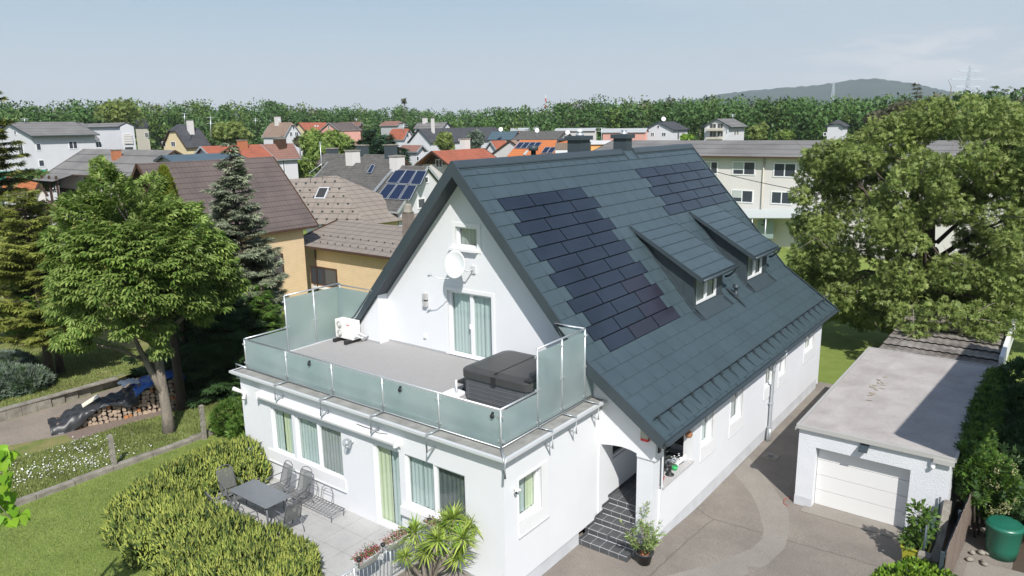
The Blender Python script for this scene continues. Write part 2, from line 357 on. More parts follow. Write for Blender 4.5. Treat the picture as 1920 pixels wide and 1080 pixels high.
# gable wall, the left part stands 0.45 forward of the middle part
w = MB()
HG = [(-5.88, -4.04, 4.32, 6.50, .12), (-5.44, -4.56, 7.98, 8.62, .13)]
facade(w, 'y', 4.67, (-8.75, 1.77, 3.9, 10.6), HG, RTOP)
facade(w, 'y', 4.22, (LEX+.4, -8.75, 3.6, 10.6), [], RTOP)
w.quad((-8.75, 4.22, 3.9), (-8.75, 4.67, 3.9), (-8.75, 4.67, 6.25), (-8.75, 4.22, 6.25))
# back gable, west wall
w.add([(LEX+.45, 20.88, 0), (1.77, 20.88, 0), (1.77, 20.88, 3.7), (KX, 20.88, KZ-.3), (RX, 20.88, RZ-.33), (LKX, 20.88, KZ-.3), (LEX+.45, 20.88, 3.7)], [tuple(range(7))])
w.quad((LEX+.45, 4.22, 0), (LEX+.45, 20.88, 0), (LEX+.45, 20.88, 3.7), (LEX+.45, 4.22, 3.7))
w.build('wall', M['white'], house)
# east wall with the openings, porch bay at its near end
w = MB()
HX = [(5.0, 7.0, 1.69, 3.30, .30), (7.62, 8.5, 1.80, 3.05, .16), (10.0, 11.1, 1.72, 3.05, .16), (13.4, 14.45, 1.98, 3.05, .12), (15.0, 15.8, 1.98, 3.05, .12), (18.3, 19.6, 2.05, 3.05, .12)]
facade(w, 'x', 1.77, (4.88, 20.88, .33, 3.78), HX)
w.build('wall', M['white'], house)
# porch: arch wall, pillar, inner walls
w = MB(); AX0, AX1 = .06, 1.20; n = 14; ARX = [.05, .35, .71, 1.0, 1.2]; ARZ = [2.72, 2.78, 2.82, 2.80, 2.75]
arc = [(AX0+(AX1-AX0)*i/n, float(np.interp(AX0+(AX1-AX0)*i/n, ARX, ARZ))) for i in range(n+1)]
up = [(AX0, 5.0), (-.0, 5.0)]
for i in range(n):
    (xa, za), (xb, zb) = arc[i], arc[i+1]
    k = (EZ-KZ)/(EX-KX); tz = lambda x: KZ-.3+k*(x-KX)
    w.quad((xa, 4.47, za), (xb, 4.47, zb), (xb, 4.47, tz(xb)), (xa, 4.47, tz(xa)))
    w.quad((xa, 4.47, za), (xb, 4.47, zb), (xb, 4.85, zb), (xa, 4.85, za))
    w.quad((xa, 4.85, za), (xb, 4.85, zb), (xb, 4.85, tz(xb)), (xa, 4.85, tz(xa)))
w.quad((-.45, 4.47, 3.9), (AX0, 4.47, 3.9), (AX0, 4.47, tz(AX0)), (-.45, 4.47, tz(-.45)))
w.quad((-.45, 4.47, 3.9), (-.45, 4.67, 3.9), (-.45, 4.67, tz(-.45)), (-.45, 4.47, tz(-.45)))
w.quad((0, 4.4, 0), (AX0, 4.42, 0), (AX0, 4.42, 3.9), (0, 4.4, 3.9))
w.quad((AX1, 4.47, 2.66), (1.77, 4.47, 2.66), (1.77, 4.47, tz(1.77)), (AX1, 4.47, tz(AX1)))
w.quad((1.77, 4.47, 2.64), (1.77, 4.88, 2.64), (1.77, 4.88, 3.78), (1.77, 4.47, tz(1.77)))
w.quad((AX1, 4.47, 2.64), (1.77, 4.47, 2.64), (1.77, 4.88, 2.64), (AX1, 4.88, 2.64))
HI = [(5.15, 6.25, 1.98, 2.95, .1)]
facade(w, 'x', AX0, (4.4, 9.2, .3, 3.8), HI)             # inner wall beside the stairs
w.quad((AX0, 9.2, .8), (1.6, 9.2, .8), (1.6, 9.2, 3.8), (AX0, 9.2, 3.8))
w.quad((1.47, 4.9, .8), (1.47, 9.2, .8), (1.47, 9.2, 1.69), (1.47, 4.9, 1.69))
w.quad((AX0, 4.5, 3.35), (1.7, 4.5, 3.35), (1.7, 9.2, 3.35), (AX0, 9.2, 3.35))
w.quad((1.40, 4.885, -.1), (1.768, 4.885, -.1), (1.768, 4.885, 1.66), (1.40, 4.885, 1.66))
w.build('porch_wall', M['white'], house)
w = MB(); w.box(AX1, 1.70, 4.50, 4.92, -.1, 2.70); w.build('pillar', M['whiterough'], house)
w = MB(); w.box(1.40, 1.83, 4.93, 7.0, 1.66, 1.70); w.box(1.40, 1.46, 4.93, 7.0, .8, 1.66); w.build('parapet_slab', M['granite'], house)
for b_ in ((1.5, 1.715, 4.90, 20.80, -.5, .36), (-.3, -.045, .05, 3.45, -.5, .45), (-10.8, -.05, .05, .2, -.2, .72)): MB().box(*b_).build('plinth', M['plinth'], house)
# plaster bands round the windows, 3 mm proud
def band(plane, at, a0, a1, z0, z1, h, t=.02):
    A0, A1, B0, B1 = h[:4]; w = MB()
    for r in ((a0, a1, B1, z1), (a0, a1, z0, B0), (a0, A0, B0, B1), (A1, a1, B0, B1)): pbox(w, plane, at, r[0], r[1], r[2], r[3], -t, .01)
    w.build('window_surround', M['trim'], house)
for i, h in enumerate(HX[1:]): band('x', 1.77, h[0]-.03, h[1]+.3, h[2]-.38, 3.25, h)
band('x', 0, .56, 1.86, 1.66, 3.26, HE[0]); band('y', 4.67, -5.60, -4.40, 7.84, 8.75, HG[1])
band('y', 4.67, -6.02, -3.93, 4.32, 6.62, HG[0])
for b_ in ((-9.6, -5.85, -.03, .01, 1.35, 1.72), (-3.5, -1.15, -.12, .01, 1.45, 1.70), (-5.66, -4.52, 4.52, 4.68, 7.86, 7.94)): MB().box(*b_).build('sill_block', M['trim'], house)
for b_ in [(-9.62, -5.83, -.06, .012, 1.325, 1.35), (-.02, .045, .55, 1.87, 1.63, 1.655)]+[(1.74, 1.80, h[0]-.03, h[1]+.31, h[2]-.405, h[2]-.385) for h in HX[1:]]: MB().box(*b_).build('window_sill', M['alu'], house)
# windows
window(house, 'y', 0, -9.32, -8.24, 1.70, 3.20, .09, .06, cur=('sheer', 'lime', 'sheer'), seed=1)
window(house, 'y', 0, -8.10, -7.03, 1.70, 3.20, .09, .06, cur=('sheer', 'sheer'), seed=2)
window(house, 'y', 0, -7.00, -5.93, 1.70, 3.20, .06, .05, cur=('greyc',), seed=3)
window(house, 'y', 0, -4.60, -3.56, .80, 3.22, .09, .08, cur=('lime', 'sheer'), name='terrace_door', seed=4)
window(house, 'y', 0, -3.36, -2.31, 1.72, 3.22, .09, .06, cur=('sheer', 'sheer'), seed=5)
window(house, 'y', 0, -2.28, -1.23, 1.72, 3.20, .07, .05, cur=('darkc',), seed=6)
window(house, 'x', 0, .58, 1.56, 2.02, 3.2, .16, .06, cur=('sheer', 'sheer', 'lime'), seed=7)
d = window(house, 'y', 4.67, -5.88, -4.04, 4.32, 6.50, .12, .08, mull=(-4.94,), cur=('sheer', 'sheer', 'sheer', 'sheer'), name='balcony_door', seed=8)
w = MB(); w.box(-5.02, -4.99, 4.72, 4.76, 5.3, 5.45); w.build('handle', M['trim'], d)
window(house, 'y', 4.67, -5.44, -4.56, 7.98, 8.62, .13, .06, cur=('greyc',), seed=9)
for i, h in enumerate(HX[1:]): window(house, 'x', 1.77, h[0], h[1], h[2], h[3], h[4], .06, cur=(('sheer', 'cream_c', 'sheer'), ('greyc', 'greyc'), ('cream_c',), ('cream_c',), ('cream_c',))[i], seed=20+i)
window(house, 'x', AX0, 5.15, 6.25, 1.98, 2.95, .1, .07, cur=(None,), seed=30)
# ---- roof body
def tz_(x):
    x = x if x > RX else 2*RX-x
    return RZ+(KZ-RZ)*(x-RX)/(KX-RX) if x < KX else KZ+(EZ-KZ)*(x-KX)/(EX-KX)
th1, th2 = .24, .20
prof = [(LEX, EZ), (LKX, KZ), (RX, RZ), (KX, KZ), (EX, EZ), (EX-.02, EZ-.20), (KX-.02, KZ-.25), (RX, RZ-.36), (LKX+.02, KZ-.25), (LEX+.02, EZ-.20)]
w = MB()
for a, b in ((0, 4), (0, 0)): pass
for yy in (Y0+.03, Y1-.03):
    for idx in ((0, 1, 8, 9), (1, 2, 7, 8), (2, 3, 6, 7), (3, 4, 5, 6)): w.add([(prof[i][0], yy, prof[i][1]) for i in idx], [(0, 1, 2, 3)])
for i in range(10):
    a, b = prof[i], prof[(i+1) % 10]; w.quad((a[0], Y0+.03, a[1]), (b[0], Y0+.03, b[1]), (b[0], Y1-.03, b[1]), (a[0], Y1-.03, a[1]))
roof = w.build('roof', M['soffit'], house)
# courses of metal shingles, each lapping the next
PITCH = .478; ss = [.05]+[.53+PITCH*i for i in range(200) if .53+PITCH*i < S1+S2-.05]+[S1+S2+.02]
rnd = random.Random(5)
w = MB(); sm_ = MB()
def course(mb, y0, y1, s0, s1, h0=.012, h1=.034):
    pts = [s0]+([S1] if s0 < S1-.01 < s1-.02 else [])+[s1]
    for a, b in zip(pts[:-1], pts[1:]):
        ha = h0+(h1-h0)*(a-s0)/(s1-s0); hb = h0+(h1-h0)*(b-s0)/(s1-s0)
        A = a if a != S1 else S1+1e-6
        mb.quad(rp(A, y0, ha), rp(A, y1, ha), rp(b, y1, hb), rp(b, y0, hb))
    mb.quad(rp(s1, y0, h1), rp(s1, y1, h1), rp(s1, y1, .002), rp(s1, y0, .002))
for i in range(len(ss)-1):
    s0, s1 = ss[i], ss[i+1]; course(w, Y0, Y1, s0, s1)
    y = Y0+(.42 if i % 2 else .82)
    while y < Y1-.1:
        h = .036; L = .11+.05*rnd.random()
        sm_.quad(rp(s1-.004, y-.013, h+.001), rp(s1-.004, y+.013, h+.001), rp(max(s1-L, s0), y+.010, h), rp(max(s1-L, s0), y-.010, h))
        sm_.quad(rp(s1-.004, y-.005, h), rp(s1-.004, y+.005, h), rp(s0+.01, y+.005, .018), rp(s0+.01, y-.005, .018))
        y += .80
# left slope, plain courses
for i in range(len(ss)-1):
    a, b = ss[i], min(ss[i+1], S1+S2)
    def lp(s, y, h):
        p = rp(s, y, h); return Vector((2*RX-p.x, p.y, p.z))
    w.quad(lp(a, Y0, .012), lp(b, Y0, .034), lp(b, Y1, .034), lp(a, Y1, .012))
w.build('shingle_cover', M['roof'], roof, recalc=False)
sm_.build('shingle_joint', M['seam'], roof, recalc=False)
w = MB(); n = 8
for y0, y1 in ((Y0-.02, 14.35), (15.35, Y1+.02)):
    w.smooth = True; vs = []
    for yy in (y0, y1):
        for k in range(n+1):
            a = -1+2*k/n; x = RX+a*.20; z = RZ+.075-abs(a)**1.5*.23
            vs.append((x, yy, z))
    w.add(vs, [(k, k+1, n+2+k, n+1+k) for k in range(n)]); w.smooth = False
    w.add(vs[:n+1], [tuple(range(n+1))])
    w.bar(rp(.22, y0, .045), rp(.22, y1, .045), .03, .03); w.bar(rp(.30, y0, .03), rp(.30, y1, .03), .015, .02)
w.bar(rp(.1, 14.42, .05), rp(.52, 14.42, .05), .03, .05, N1); w.bar(rp(.1, 15.28, .05), rp(.52, 15.28, .05), .03, .05, N1)
w.build('ridge_cap', M['dmetal'], roof)
# verge boards front and back
for yy, t in ((Y0, -.03), (Y1, .03)):
    for sgn in (1, -1):
        w = MB()
        X = lambda x: x if sgn > 0 else 2*RX-x
        o1 = [(RX, RZ+.06), (KX+.03, KZ+.055), (EX+.06, EZ+.05)]; i1 = [(RX, RZ-.40), (KX-.05, KZ-.26), (EX-.08, EZ-.20)]
        for j in range(2):
            q = [(X(o1[j][0]), o1[j][1]), (X(o1[j+1][0]), o1[j+1][1]), (X(i1[j+1][0]), i1[j+1][1]), (X(i1[j][0]), i1[j][1])]
            w.prism(q, 1, min(yy, yy+t), max(yy, yy+t))
        # top flange
        for j in range(2):
            a, b = o1[j], o1[j+1]; ya, yb = (yy-.03, yy+.05) if t < 0 else (yy-.05, yy+.03)
            w.slab([(X(a[0]), ya, a[1]+.006), (X(b[0]), ya, b[1]+.006), (X(b[0]), yb, b[1]+.006), (X(a[0]), yb, a[1]+.006)] if sgn < 0 else [(X(a[0]), yb, a[1]+.006), (X(b[0]), yb, b[1]+.006), (X(b[0]), ya, b[1]+.006), (X(a[0]), ya, a[1]+.006)], .012)
        w.build('verge_board', M['dmetal'], roof)

# solar tiles
def solar_row(row, y0, n, wdt=1.6):
    s0 = .53+PITCH*(row-1)
    m = MB(); m.quad(rp(s0, y0, .022), rp(s0, y0+n*wdt, .022), rp(s0+PITCH, y0+n*wdt, .040), rp(s0+PITCH, y0, .040)); m.build('solar_backing', M['backing'], roof, recalc=False)
    for k in range(n):
        m = MB(); a = y0+k*wdt+.027; b = a+wdt-.054; q = [rp(s0+.022, a, .028), rp(s0+PITCH-.012, a, .045), rp(s0+PITCH-.012, b, .045), rp(s0+.022, b, .028)]
        m.slab(q, .02); m.build('solar_tile', M['solar2' if (row > 10 and k > 1) or row == 14 and k else 'solar'], roof)
for row in range(3, 15):
    solar_row(row, 4.94 if row % 2 else 5.32, 3)
for row in range(2, 7): solar_row(row, 14.36 if row % 2 == 0 else 14.76, 4, 1.62)
# dormers
for dy0, dy1 in ((11.0, 14.05), (16.14, 19.05)):
    top = rp(3.45, 0, .05); zx = lambda x: top.z+(6.44-top.z)*(x-top.x)/(.17-top.x)
    dm = MB(); c = 7; xs = [top.x+(.17-top.x)*i/c for i in range(c+1)]; nd = Vector((top.z-6.44, 0, .17-top.x)).normalized()
    for i in range(c):
        a = Vector((xs[i], dy0, zx(xs[i])))+nd*.004; b = Vector((xs[i+1], dy0, zx(xs[i+1])))+nd*.028; e = Vector((0, dy1-dy0, 0))
        dm.quad(a, a+e, b+e, b); dm.quad(b, b+e, b+e-nd*.02, b-nd*.02)
    body = [(top.x, top.z), (.17, 6.44), (.15, 6.31), (top.x+.35, top.z-.36)]
    dm.prism(body, 1, dy0+.005, dy1-.005)
    dormer = dm.build('dormer', M['roof'], house, recalc=False)
    q = MB()
    for i in range(c):
        y = dy0+(.45 if i % 2 else .85)
        while y < dy1-.1:
            b = Vector((xs[i+1], y, zx(xs[i+1])))+nd*.031; a = Vector((xs[i], y, zx(xs[i])))+nd*.01; a = b+(a-b)*.45
            q.quad(b+Vector((0, -.007, 0)), b+Vector((0, .007, 0)), a+Vector((0, .005, 0)), a+Vector((0, -.005, 0))); y += .8
    # side cheeks, front wall
    q.build('shingle_joint', M['seam'], dormer, recalc=False)
    q = MB(); xf = -.20; yl, yr = dy0+.22, dy1-.20
    for yy in (yl, yr):
        pts = [(top.x+.4, top.z-.55)]; sx0 = rp(3.9, 0); q.add([(sx0.x, yy, sx0.z), (xf, yy, 5.18), (xf, yy, zx(xf)-.1), (sx0.x, yy, zx(sx0.x)-.1)], [(0, 1, 2, 3)])
    wl, wr = yl+.24, yr-.52
    facade(q, 'x', xf, (yl, yr, 5.12, 6.60), [(wl, wr, 5.36, 6.46, .06)])
    for k in range(1, 4):
        x = sx0.x+(xf-sx0.x)*k/3.6; q.box(x-.012, x+.012, yl-.018, yl, tz_(x)+.03, zx(x)-.15)
    q.build('dormer_cheek', M['dmetal'], dormer)
    for ya_, yb_ in ((dy0-.02, dy0), (dy1, dy1+.02)): MB().prism([(top.x, top.z+.03), (.2, 6.47), (.2, 6.27), (top.x+.1, top.z-.16)], 1, ya_, yb_).build('verge_board', M['dmetal'], dormer)
    q = MB(); q.tube([(.24, dy0+.0, 6.36), (.24, dy1+.1, 6.36)], .06, 10)
    q.tube([(.24, dy1+.0, 6.33), (.22, dy1+.02, 6.22), (.0, yr+.16, 6.02), (-.12, yr+.06, 5.98)], .045, 8); q.build('gutter', M['dmetal'], dormer)
    window(dormer, 'x', xf, wl, wr, 5.36, 6.46, .05, .07, mull=((wl+wr)/2,), cur=('greyc', 'greyc'), seed=40)
    q = MB(); A = rp(7.16, yl+.2, .05); q.slab([rp(7.12, yl+.12, .06), rp(S1+.44, yl+.12, .045), rp(S1+.44, yr-.12, .045), rp(7.12, yr-.12, .06)], .02)
    for yy in (yl-.13, yl-.02, yr+.02, yr+.13):
        q.bar(rp(4.2, yy, .05), rp(7.2, yy, .05), .02, .04, N1); q.bar(rp(7.25, yy, .05), rp(7.72, yy, .05), .02, .04, N2)
    q.build('flashing', M['dmetal'], dormer)
# gutter, downpipe
w = MB(); n = 8; vs = []
for yy in (Y0+.02, Y1):
    for k in range(n+1):
        a = math.pi*k/n; vs.append((EX+.10-.085*math.cos(a), yy, EZ-.02-.085*math.sin(a)))
w.smooth = True; w.add(vs, [(k, k+1, n+2+k, n+1+k) for k in range(n)]); w.smooth = False
w.add(vs[:n+1], [tuple(range(n+1))]); w.add(vs[n+1:], [tuple(range(n+1))]); w.bar((EX+.19, Y0+.02, EZ-.01), (EX+.19, Y1, EZ-.01), .025)
w.box(EX-.06, EX+.01, Y0+.05, Y1-.05, EZ-.22, EZ-.02)
w.build('gutter', M['dmetal'], roof, recalc=False)
w = MB(); w.tube([(EX+.09, 14.1, EZ-.08), (EX+.08, 14.05, EZ-.22), (1.98, 13.98, 3.02), (1.90, 13.95, 2.85), (1.88, 13.95, .35), (1.86, 13.9, .2), (1.85, 13.85, -.2)], .055, 12)
w.tube([(1.88, 13.95, .3), (1.88, 13.95, -.2)], .075, 12); w.box(1.76, 1.96, 13.88, 14.02, 2.6, 2.63); w.box(1.76, 1.96, 13.88, 14.02, 1.3, 1.33)
w.build('downpipe', M['galv'], roof)
w = MB(); w.tube([(EX+.02, 4.6, EZ-.1), (1.80, 4.95, 3.2), (1.76, 5.05, 2.9), (1.70, 5.05, 1.72)], .045, 10); w.build('downpipe', M['dmetal'], roof)
# snow guards
w = MB(); y = 4.62; 
while y < Y1-.1:
    m = MB(); m.add([rp(9.52, y-.02, .05), rp(9.52, y+.02, .05), rp(9.52, y+.02, .22), rp(9.52, y-.02, .22), rp(10.0, y+.006, .045), rp(10.0, y-.006, .045), rp(9.66, y+.018, .10), rp(9.66, y-.018, .10), rp(9.55, y+.032, .19), rp(9.55, y-.032, .19), rp(9.54, y+.035, .05), rp(9.54, y-.035, .05)],
                [(0, 1, 2, 3), (4, 5, 7, 6), (2, 3, 9, 8), (8, 9, 7, 6), (8, 10, 6), (9, 11, 7), (10, 11, 5, 4), (8, 9, 11, 10)])
    m.build('snow_guard', M['dmetal'], roof, recalc=False); y += .735
w.bar(rp(9.55, Y0+.2, .24), rp(9.55, Y1+.02, .24), .03, .09, N2); w.build('snow_rail', M['dmetal'], roof)
# chimneys, vents
for cx, cy, sx_, sy_ in ((-5.72, 12.4, .6, .7), (-5.2, 15.0, .6, .5)):
    m = MB(); m.box(cx-sx_/2, cx+sx_/2, cy-sy_/2, cy+sy_/2, 9.4, 11.12); ch = m.build('chimney', M['dmetal'], roof)
    m = MB(); m.box(cx-sx_/2-.09, cx+sx_/2+.09, cy-sy_/2-.09, cy+sy_/2+.09, 11.10, 11.26); m.build('chimney_cap', M['dmetal'], ch)
    m = MB(); m.lathe((cx+.05, cy, 11.26), [(.16, 0), (.16, .06), (.10, .10), (.10, .14), (.14, .16), (.02, .18)], 14); m.build('flue', M['galv'], ch)
m = MB(); m.lathe((-5.3, 8.75, 10.2), [(.09, 0), (.09, .62), (.17, .63), (.17, .75), (.13, .80), (.02, .82)], 14); m.build('vent_pipe', M['dmetal'], roof)
b = rp(7.55, 14.62, 0)
m = MB(); m.lathe((b.x, b.y, b.z), [(.10, 0), (.09, .26), (.07, .28), (.07, .42), (.13, .43), (.13, .50), (.10, .52), (.12, .55), (.02, .58)], 14)
m.add([rp(7.0, 14.5, .06), rp(7.0, 14.74, .06), rp(8.05, 14.66, .05), rp(8.05, 14.56, .05), (b.x, b.y-.09, b.z+.2), (b.x, b.y+.09, b.z+.2)], [(0, 1, 5, 4), (2, 3, 4, 5), (1, 2, 5), (3, 0, 4)])
m.build('vent_pipe', M['dmetal'], roof)
# ---------------------------------------------------------------- terrace on the flat roof (parts of the house)
w = MB(); w.box(-11.0, .20, -.20, 4.6, 4.0, 4.07); tr = w.build('terrace_slab', M['trim'], house)
w = MB(); w.box(-10.93, .13, -.13, 4.62, 4.07, 4.10); w.build('felt_strip', M['gravel'], tr)
w = MB()
for z, o in ((4.115, .25), (4.10, .18)):
    w.box(-11.05-0*o, o, -o, -o+.05, z-.07, z); w.box(o-.05, o, -o+.05, 4.45, z-.07, z); w.box(-11.05, -11.0, -o+.05, 4.4, z-.07, z)
w.build('edge_flashing', M['alu'], tr)
w = MB(); w.box(-10.62, -.28, .24, 4.22, 4.12, 4.295); w.box(-8.75, -.28, 4.22, 4.67, 4.12, 4.295)
for i in range(1, 29): pass
deck = w.build('deck', M['deck'], tr)
w = MB()
for i in range(30):
    y = .38+.145*i
    if y < 4.6: w.box(-10.60 if y < 4.2 else -8.74, -.30, y, y+.008, 4.2955, 4.2965)
w.build('board_gap', material('deck_gap', (.30, .29, .285), .9), deck)
w = MB(); w.box(-10.66, -.24, .22, .27, 4.28, 4.31); w.box(-.29, -.24, .27, 4.5, 4.28, 4.31); w.box(-10.68, -10.62, .27, 4.2, 4.28, 4.31); w.build('deck_edging', M['alu'], deck)
skm = material('grey_skirting', (.36, .37, .38), .8)
for b_ in ((-8.78, -6.02, 4.64, 4.668, 4.295, 4.36), (-10.2, -8.75, 4.19, 4.22, 4.295, 4.36), (-3.93, -.3, 4.64, 4.668, 4.295, 4.36)): MB().box(*b_).build('skirting', skm, deck)
railing = M['galv']
PX = [-10.70, -8.54, -6.39, -4.28, -2.21, -.20]; RYF = .19; ZB = 4.15; ZR_ = ZB+.98; ZT = ZB+2.09
def post(x, y, z1, out=None, dirv=(0, -1)):
    m = MB(); m.tube([(x, y, ZB-.05), (x, y, z1)], .028, 10); p = m.build('railing_post', railing, house)
    dx, dy = dirv
    for zz in ([ZB+.18, ZB+.80] if z1 < ZT-.2 else [ZB+.15, ZB+1.0, z1-.2]):
        for sgn in (-1, 1):
            t = (-dy*sgn, dx*sgn); MB().box(x+t[0]*.06-.028, x+t[0]*.06+.028, y+t[1]*.06-.028, y+t[1]*.06+.028, zz-.028, zz+.028).build('glass_clamp', railing, p)
    if out:
        (ox, oy), (ix, iy) = out; m = MB(); m.tube([(x, y, ZB), (ox, oy, ZB+.02), (ox, oy, ZB-.46), (ix, iy, ZB-.42)], .031, 8); m.build('bracket', railing, p)
    return p
def handrail(pts, r=.026): m = MB(); m.tube(pts, r, 8); return m.build('handrail', railing, house)
def glass(a, b, z0, z1, za=None):
    m = MB(); a = Vector((*a, 0)); b = Vector((*b, 0)); d = (b-a).normalized(); a += d*.035; b -= d*.035
    n = Vector((-d.y, d.x, 0))*.006; m.slab([a+Vector((0, 0, z0))-n, b+Vector((0, 0, z0))-n, b+Vector((0, 0, z1))-n, a+Vector((0, 0, za or z1))-n], .012); return m.build('glass_panel', M['frost'], house)
for i, x in enumerate(PX):
    if i == 0: post(x, RYF, ZR_, ((x-.62, RYF), (x-.16, RYF)), (0, -1))
    elif i == 5: post(x, RYF, ZR_, ((.26, -.27), (.06, -.06)), (0, -1))
    else: post(x, RYF, ZR_, ((x, -.30), (x, -.03)), (0, -1))
for a, b in zip(PX[:-1], PX[1:]): glass((a, RYF), (b, RYF), ZB+.02, ZR_-.05)
QY = [1.73, 2.85, 3.995]; SY = [1.83, 3.02, 4.20]
for i, y in enumerate(QY): post(-.21, y, ZT, ((.24, y), (.02, y)), (1, 0))
post(-.21, 4.62, ZB+.85, ((.22, 4.62), (.02, 4.62)), (1, 0))
glass((-.21, RYF), (-.21, QY[0]), ZB+.05, ZR_-.07); glass((-.21, QY[0]), (-.21, QY[1]), ZB+.05, ZT-.1); glass((-.21, QY[1]), (-.21, QY[2]), ZB+.05, ZT-.1)
glass((-.21, QY[2]), (-.21, 4.62), ZB+.05, ZB+.72)
for i, y in enumerate(SY): post(-10.71, y, ZT, None if i < 2 else None, (1, 0))
glass((-10.71, RYF), (-10.71, SY[0]), ZB+.05, ZR_-.07); glass((-10.71, SY[0]), (-10.71, SY[1]), ZB+.05, ZT-.1); glass((-10.71, SY[1]), (-10.71, SY[2]), ZB+.05, ZT-.1)
handrail([(-10.71, RYF, ZR_), (-.21, RYF, ZR_)]); handrail([(-.21, RYF, ZR_), (-.21, QY[0], ZR_)]); handrail([(-10.71, RYF, ZR_), (-10.71, SY[0], ZR_)])
handrail([(-10.71, RYF, ZB), (-.21, RYF, ZB)], .015); handrail([(-.21, RYF, ZB), (-.21, 4.62, ZB)], .015); handrail([(-10.71, RYF, ZB), (-10.71, 4.2, ZB)], .015)
handrail([(-.21, QY[0], ZT), (-.21, QY[2], ZT)]); handrail([(-10.71, SY[0], ZT), (-10.71, SY[2], ZT)])
# returns that meet the roof verge
def xroof(z, side): # x of the verge at height z
    x = KX+(z-KZ)*(RX-KX)/(RZ-KZ) if z > KZ else KX+(z-KZ)*(EX-KX)/(EZ-KZ)
    return x if side > 0 else 2*RX-x
xr = xroof(ZT, 1)-.10; xl = xroof(ZT, -1)+.10
handrail([(-.21, QY[2], ZT), (xr, QY[2], ZT), (xroof(KZ+.05, 1)-.45, QY[2], KZ+.15)]); handrail([(-10.71, SY[2]-.16, ZT), (xl-.1, SY[2]-.16, ZT), (-9.75, SY[2]-.16, ZB+1.0), (-10.65, SY[2]-.16, ZB+.42)])
m = MB(); m.prism([(-.24, ZT-.08), (xr+.1, ZT-.08), (-.24, ZT-.85)], 1, QY[2]-.006, QY[2]+.006); m.build('glass_panel', M['frost'], house)
m = MB(); m.prism([(-10.66, ZT-.1), (xl-.25, ZT-.1), (-9.88, ZB+1.0), (-10.66, ZB+.55)], 1, SY[2]-.166, SY[2]-.154); m.build('glass_panel', M['frost'], house)
# stairs with tiles
st = thing('porch_stairs', 'dark tiled outdoor steps with pale joints leading up under the arch', 'stairs', (.7, 4, 0))
yf = [3.45, 3.85, 4.22, 4.57, 4.93]; xl_ = [-.09, -.09, -.04, .07, .07]; xr_ = [1.51, 1.49, 1.30, 1.19, 1.19]
w = MB()
for i in range(5):
    z = .17*(i+1); w.box(xl_[i]+.01, xr_[i]-.01, yf[i]+.01, (yf[i+1]+.02 if i < 4 else 9.2), -.1 if i == 0 else .17*i-.02, z-.01)
w.build('step_core', M['grout'], st)
for i in range(5):
    tl = MB(); tr_ = MB()
    z = .17*(i+1); x0, x1 = xl_[i], xr_[i]; dep = (yf[i+1]-yf[i]) if i < 4 else 4.2
    cuts = [x0, x0+.13] if i < 2 else [x0]
    while cuts[-1]+.30 < x1: cuts.append(cuts[-1]+.30)
    if x1-cuts[-1] < .06: cuts[-1] = x1
    else: cuts.append(x1)
    for a, b in zip(cuts[:-1], cuts[1:]):
        rows = 1 if i < 4 else 13
        for r in range(rows):
            ya = yf[i]+(.30*r if i == 4 else 0); yb = ya+.30 if i == 4 else yf[i]+dep-.008
            tl.box(a+.007, b-.007, ya+.010+(.012 if r == 0 else 0), yb-.006, z-.014, z-.001)
        tr_.box(a+.007, b-.007, yf[i]-.0, yf[i]+.012, (z-.155 if i else -.05), z-.014)
    if i < 2:
        tr_.box(x1-.012, x1, yf[i]+.012, yf[i]+.30, z-.155, z-.014)
    tl.build('tread', M['tile'], st); tr_.build('riser', M['tile'], st)
w = MB()
for i, (a, b) in enumerate(zip([3.45, 3.85, 4.22, 4.57, 4.93], [3.85, 4.22, 4.57, 4.93, 9.1])):
    x = .0 if i < 2 else AX0-.0
    w.box(x, x+.012, a-.02, b+.02, .17*(i+1), .17*(i+1)+.09)
w.build('skirting_tile', M['tile'], st)
# ---------------------------------------------------------------- fittings on the house (things of their own)
def onwall(name, label, cat, p): return thing(name, label, cat, p)
# satellite dish
t = thing('satellite_dish', 'large white satellite dish on the gable wall between small window and balcony door', 'satellite dish', (-4.95, 4.6, 7.5))
Mx = Matrix.Rotation(math.radians(76), 4, 'X') @ Matrix.Identity(4); Mz = Matrix.Rotation(math.radians(8), 4, 'Z') @ Matrix.Rotation(math.radians(80), 4, 'X')
m = MB(); m.lathe((-5.0, 4.16, 7.52), [(.02, -.0), (.15, .008), (.30, .035), (.42, .075), (.50, .105), (.505, .095), (.42, .06), (.30, .02), (.15, -.008), (.02, -.02)], 40, Mz @ Matrix.Diagonal((.76, .87, 1, 1))); m.build('dish', material('dish_white', (.70, .72, .73), .5), t)
m = MB(); m.tube([(-5.03, 4.22, 7.06), (-5.4, 3.75, 7.10), (-5.62, 3.64, 7.18)], .014, 8); m.tube([(-5.0, 4.2, 7.5), (-4.75, 4.35, 7.3), (-4.72, 4.68, 7.3)], .025, 8); m.box(-4.80, -4.64, 4.62, 4.67, 7.18, 7.42); m.build('arm', M['alu'], t)
m = MB(); m.lathe((-5.64, 3.62, 7.20), [(.03, -.07), (.035, 0), (.035, .05), (.01, .06)], 12, Matrix.Rotation(math.radians(60), 4, 'Y')); m.build('receiver', M['galv'], t)
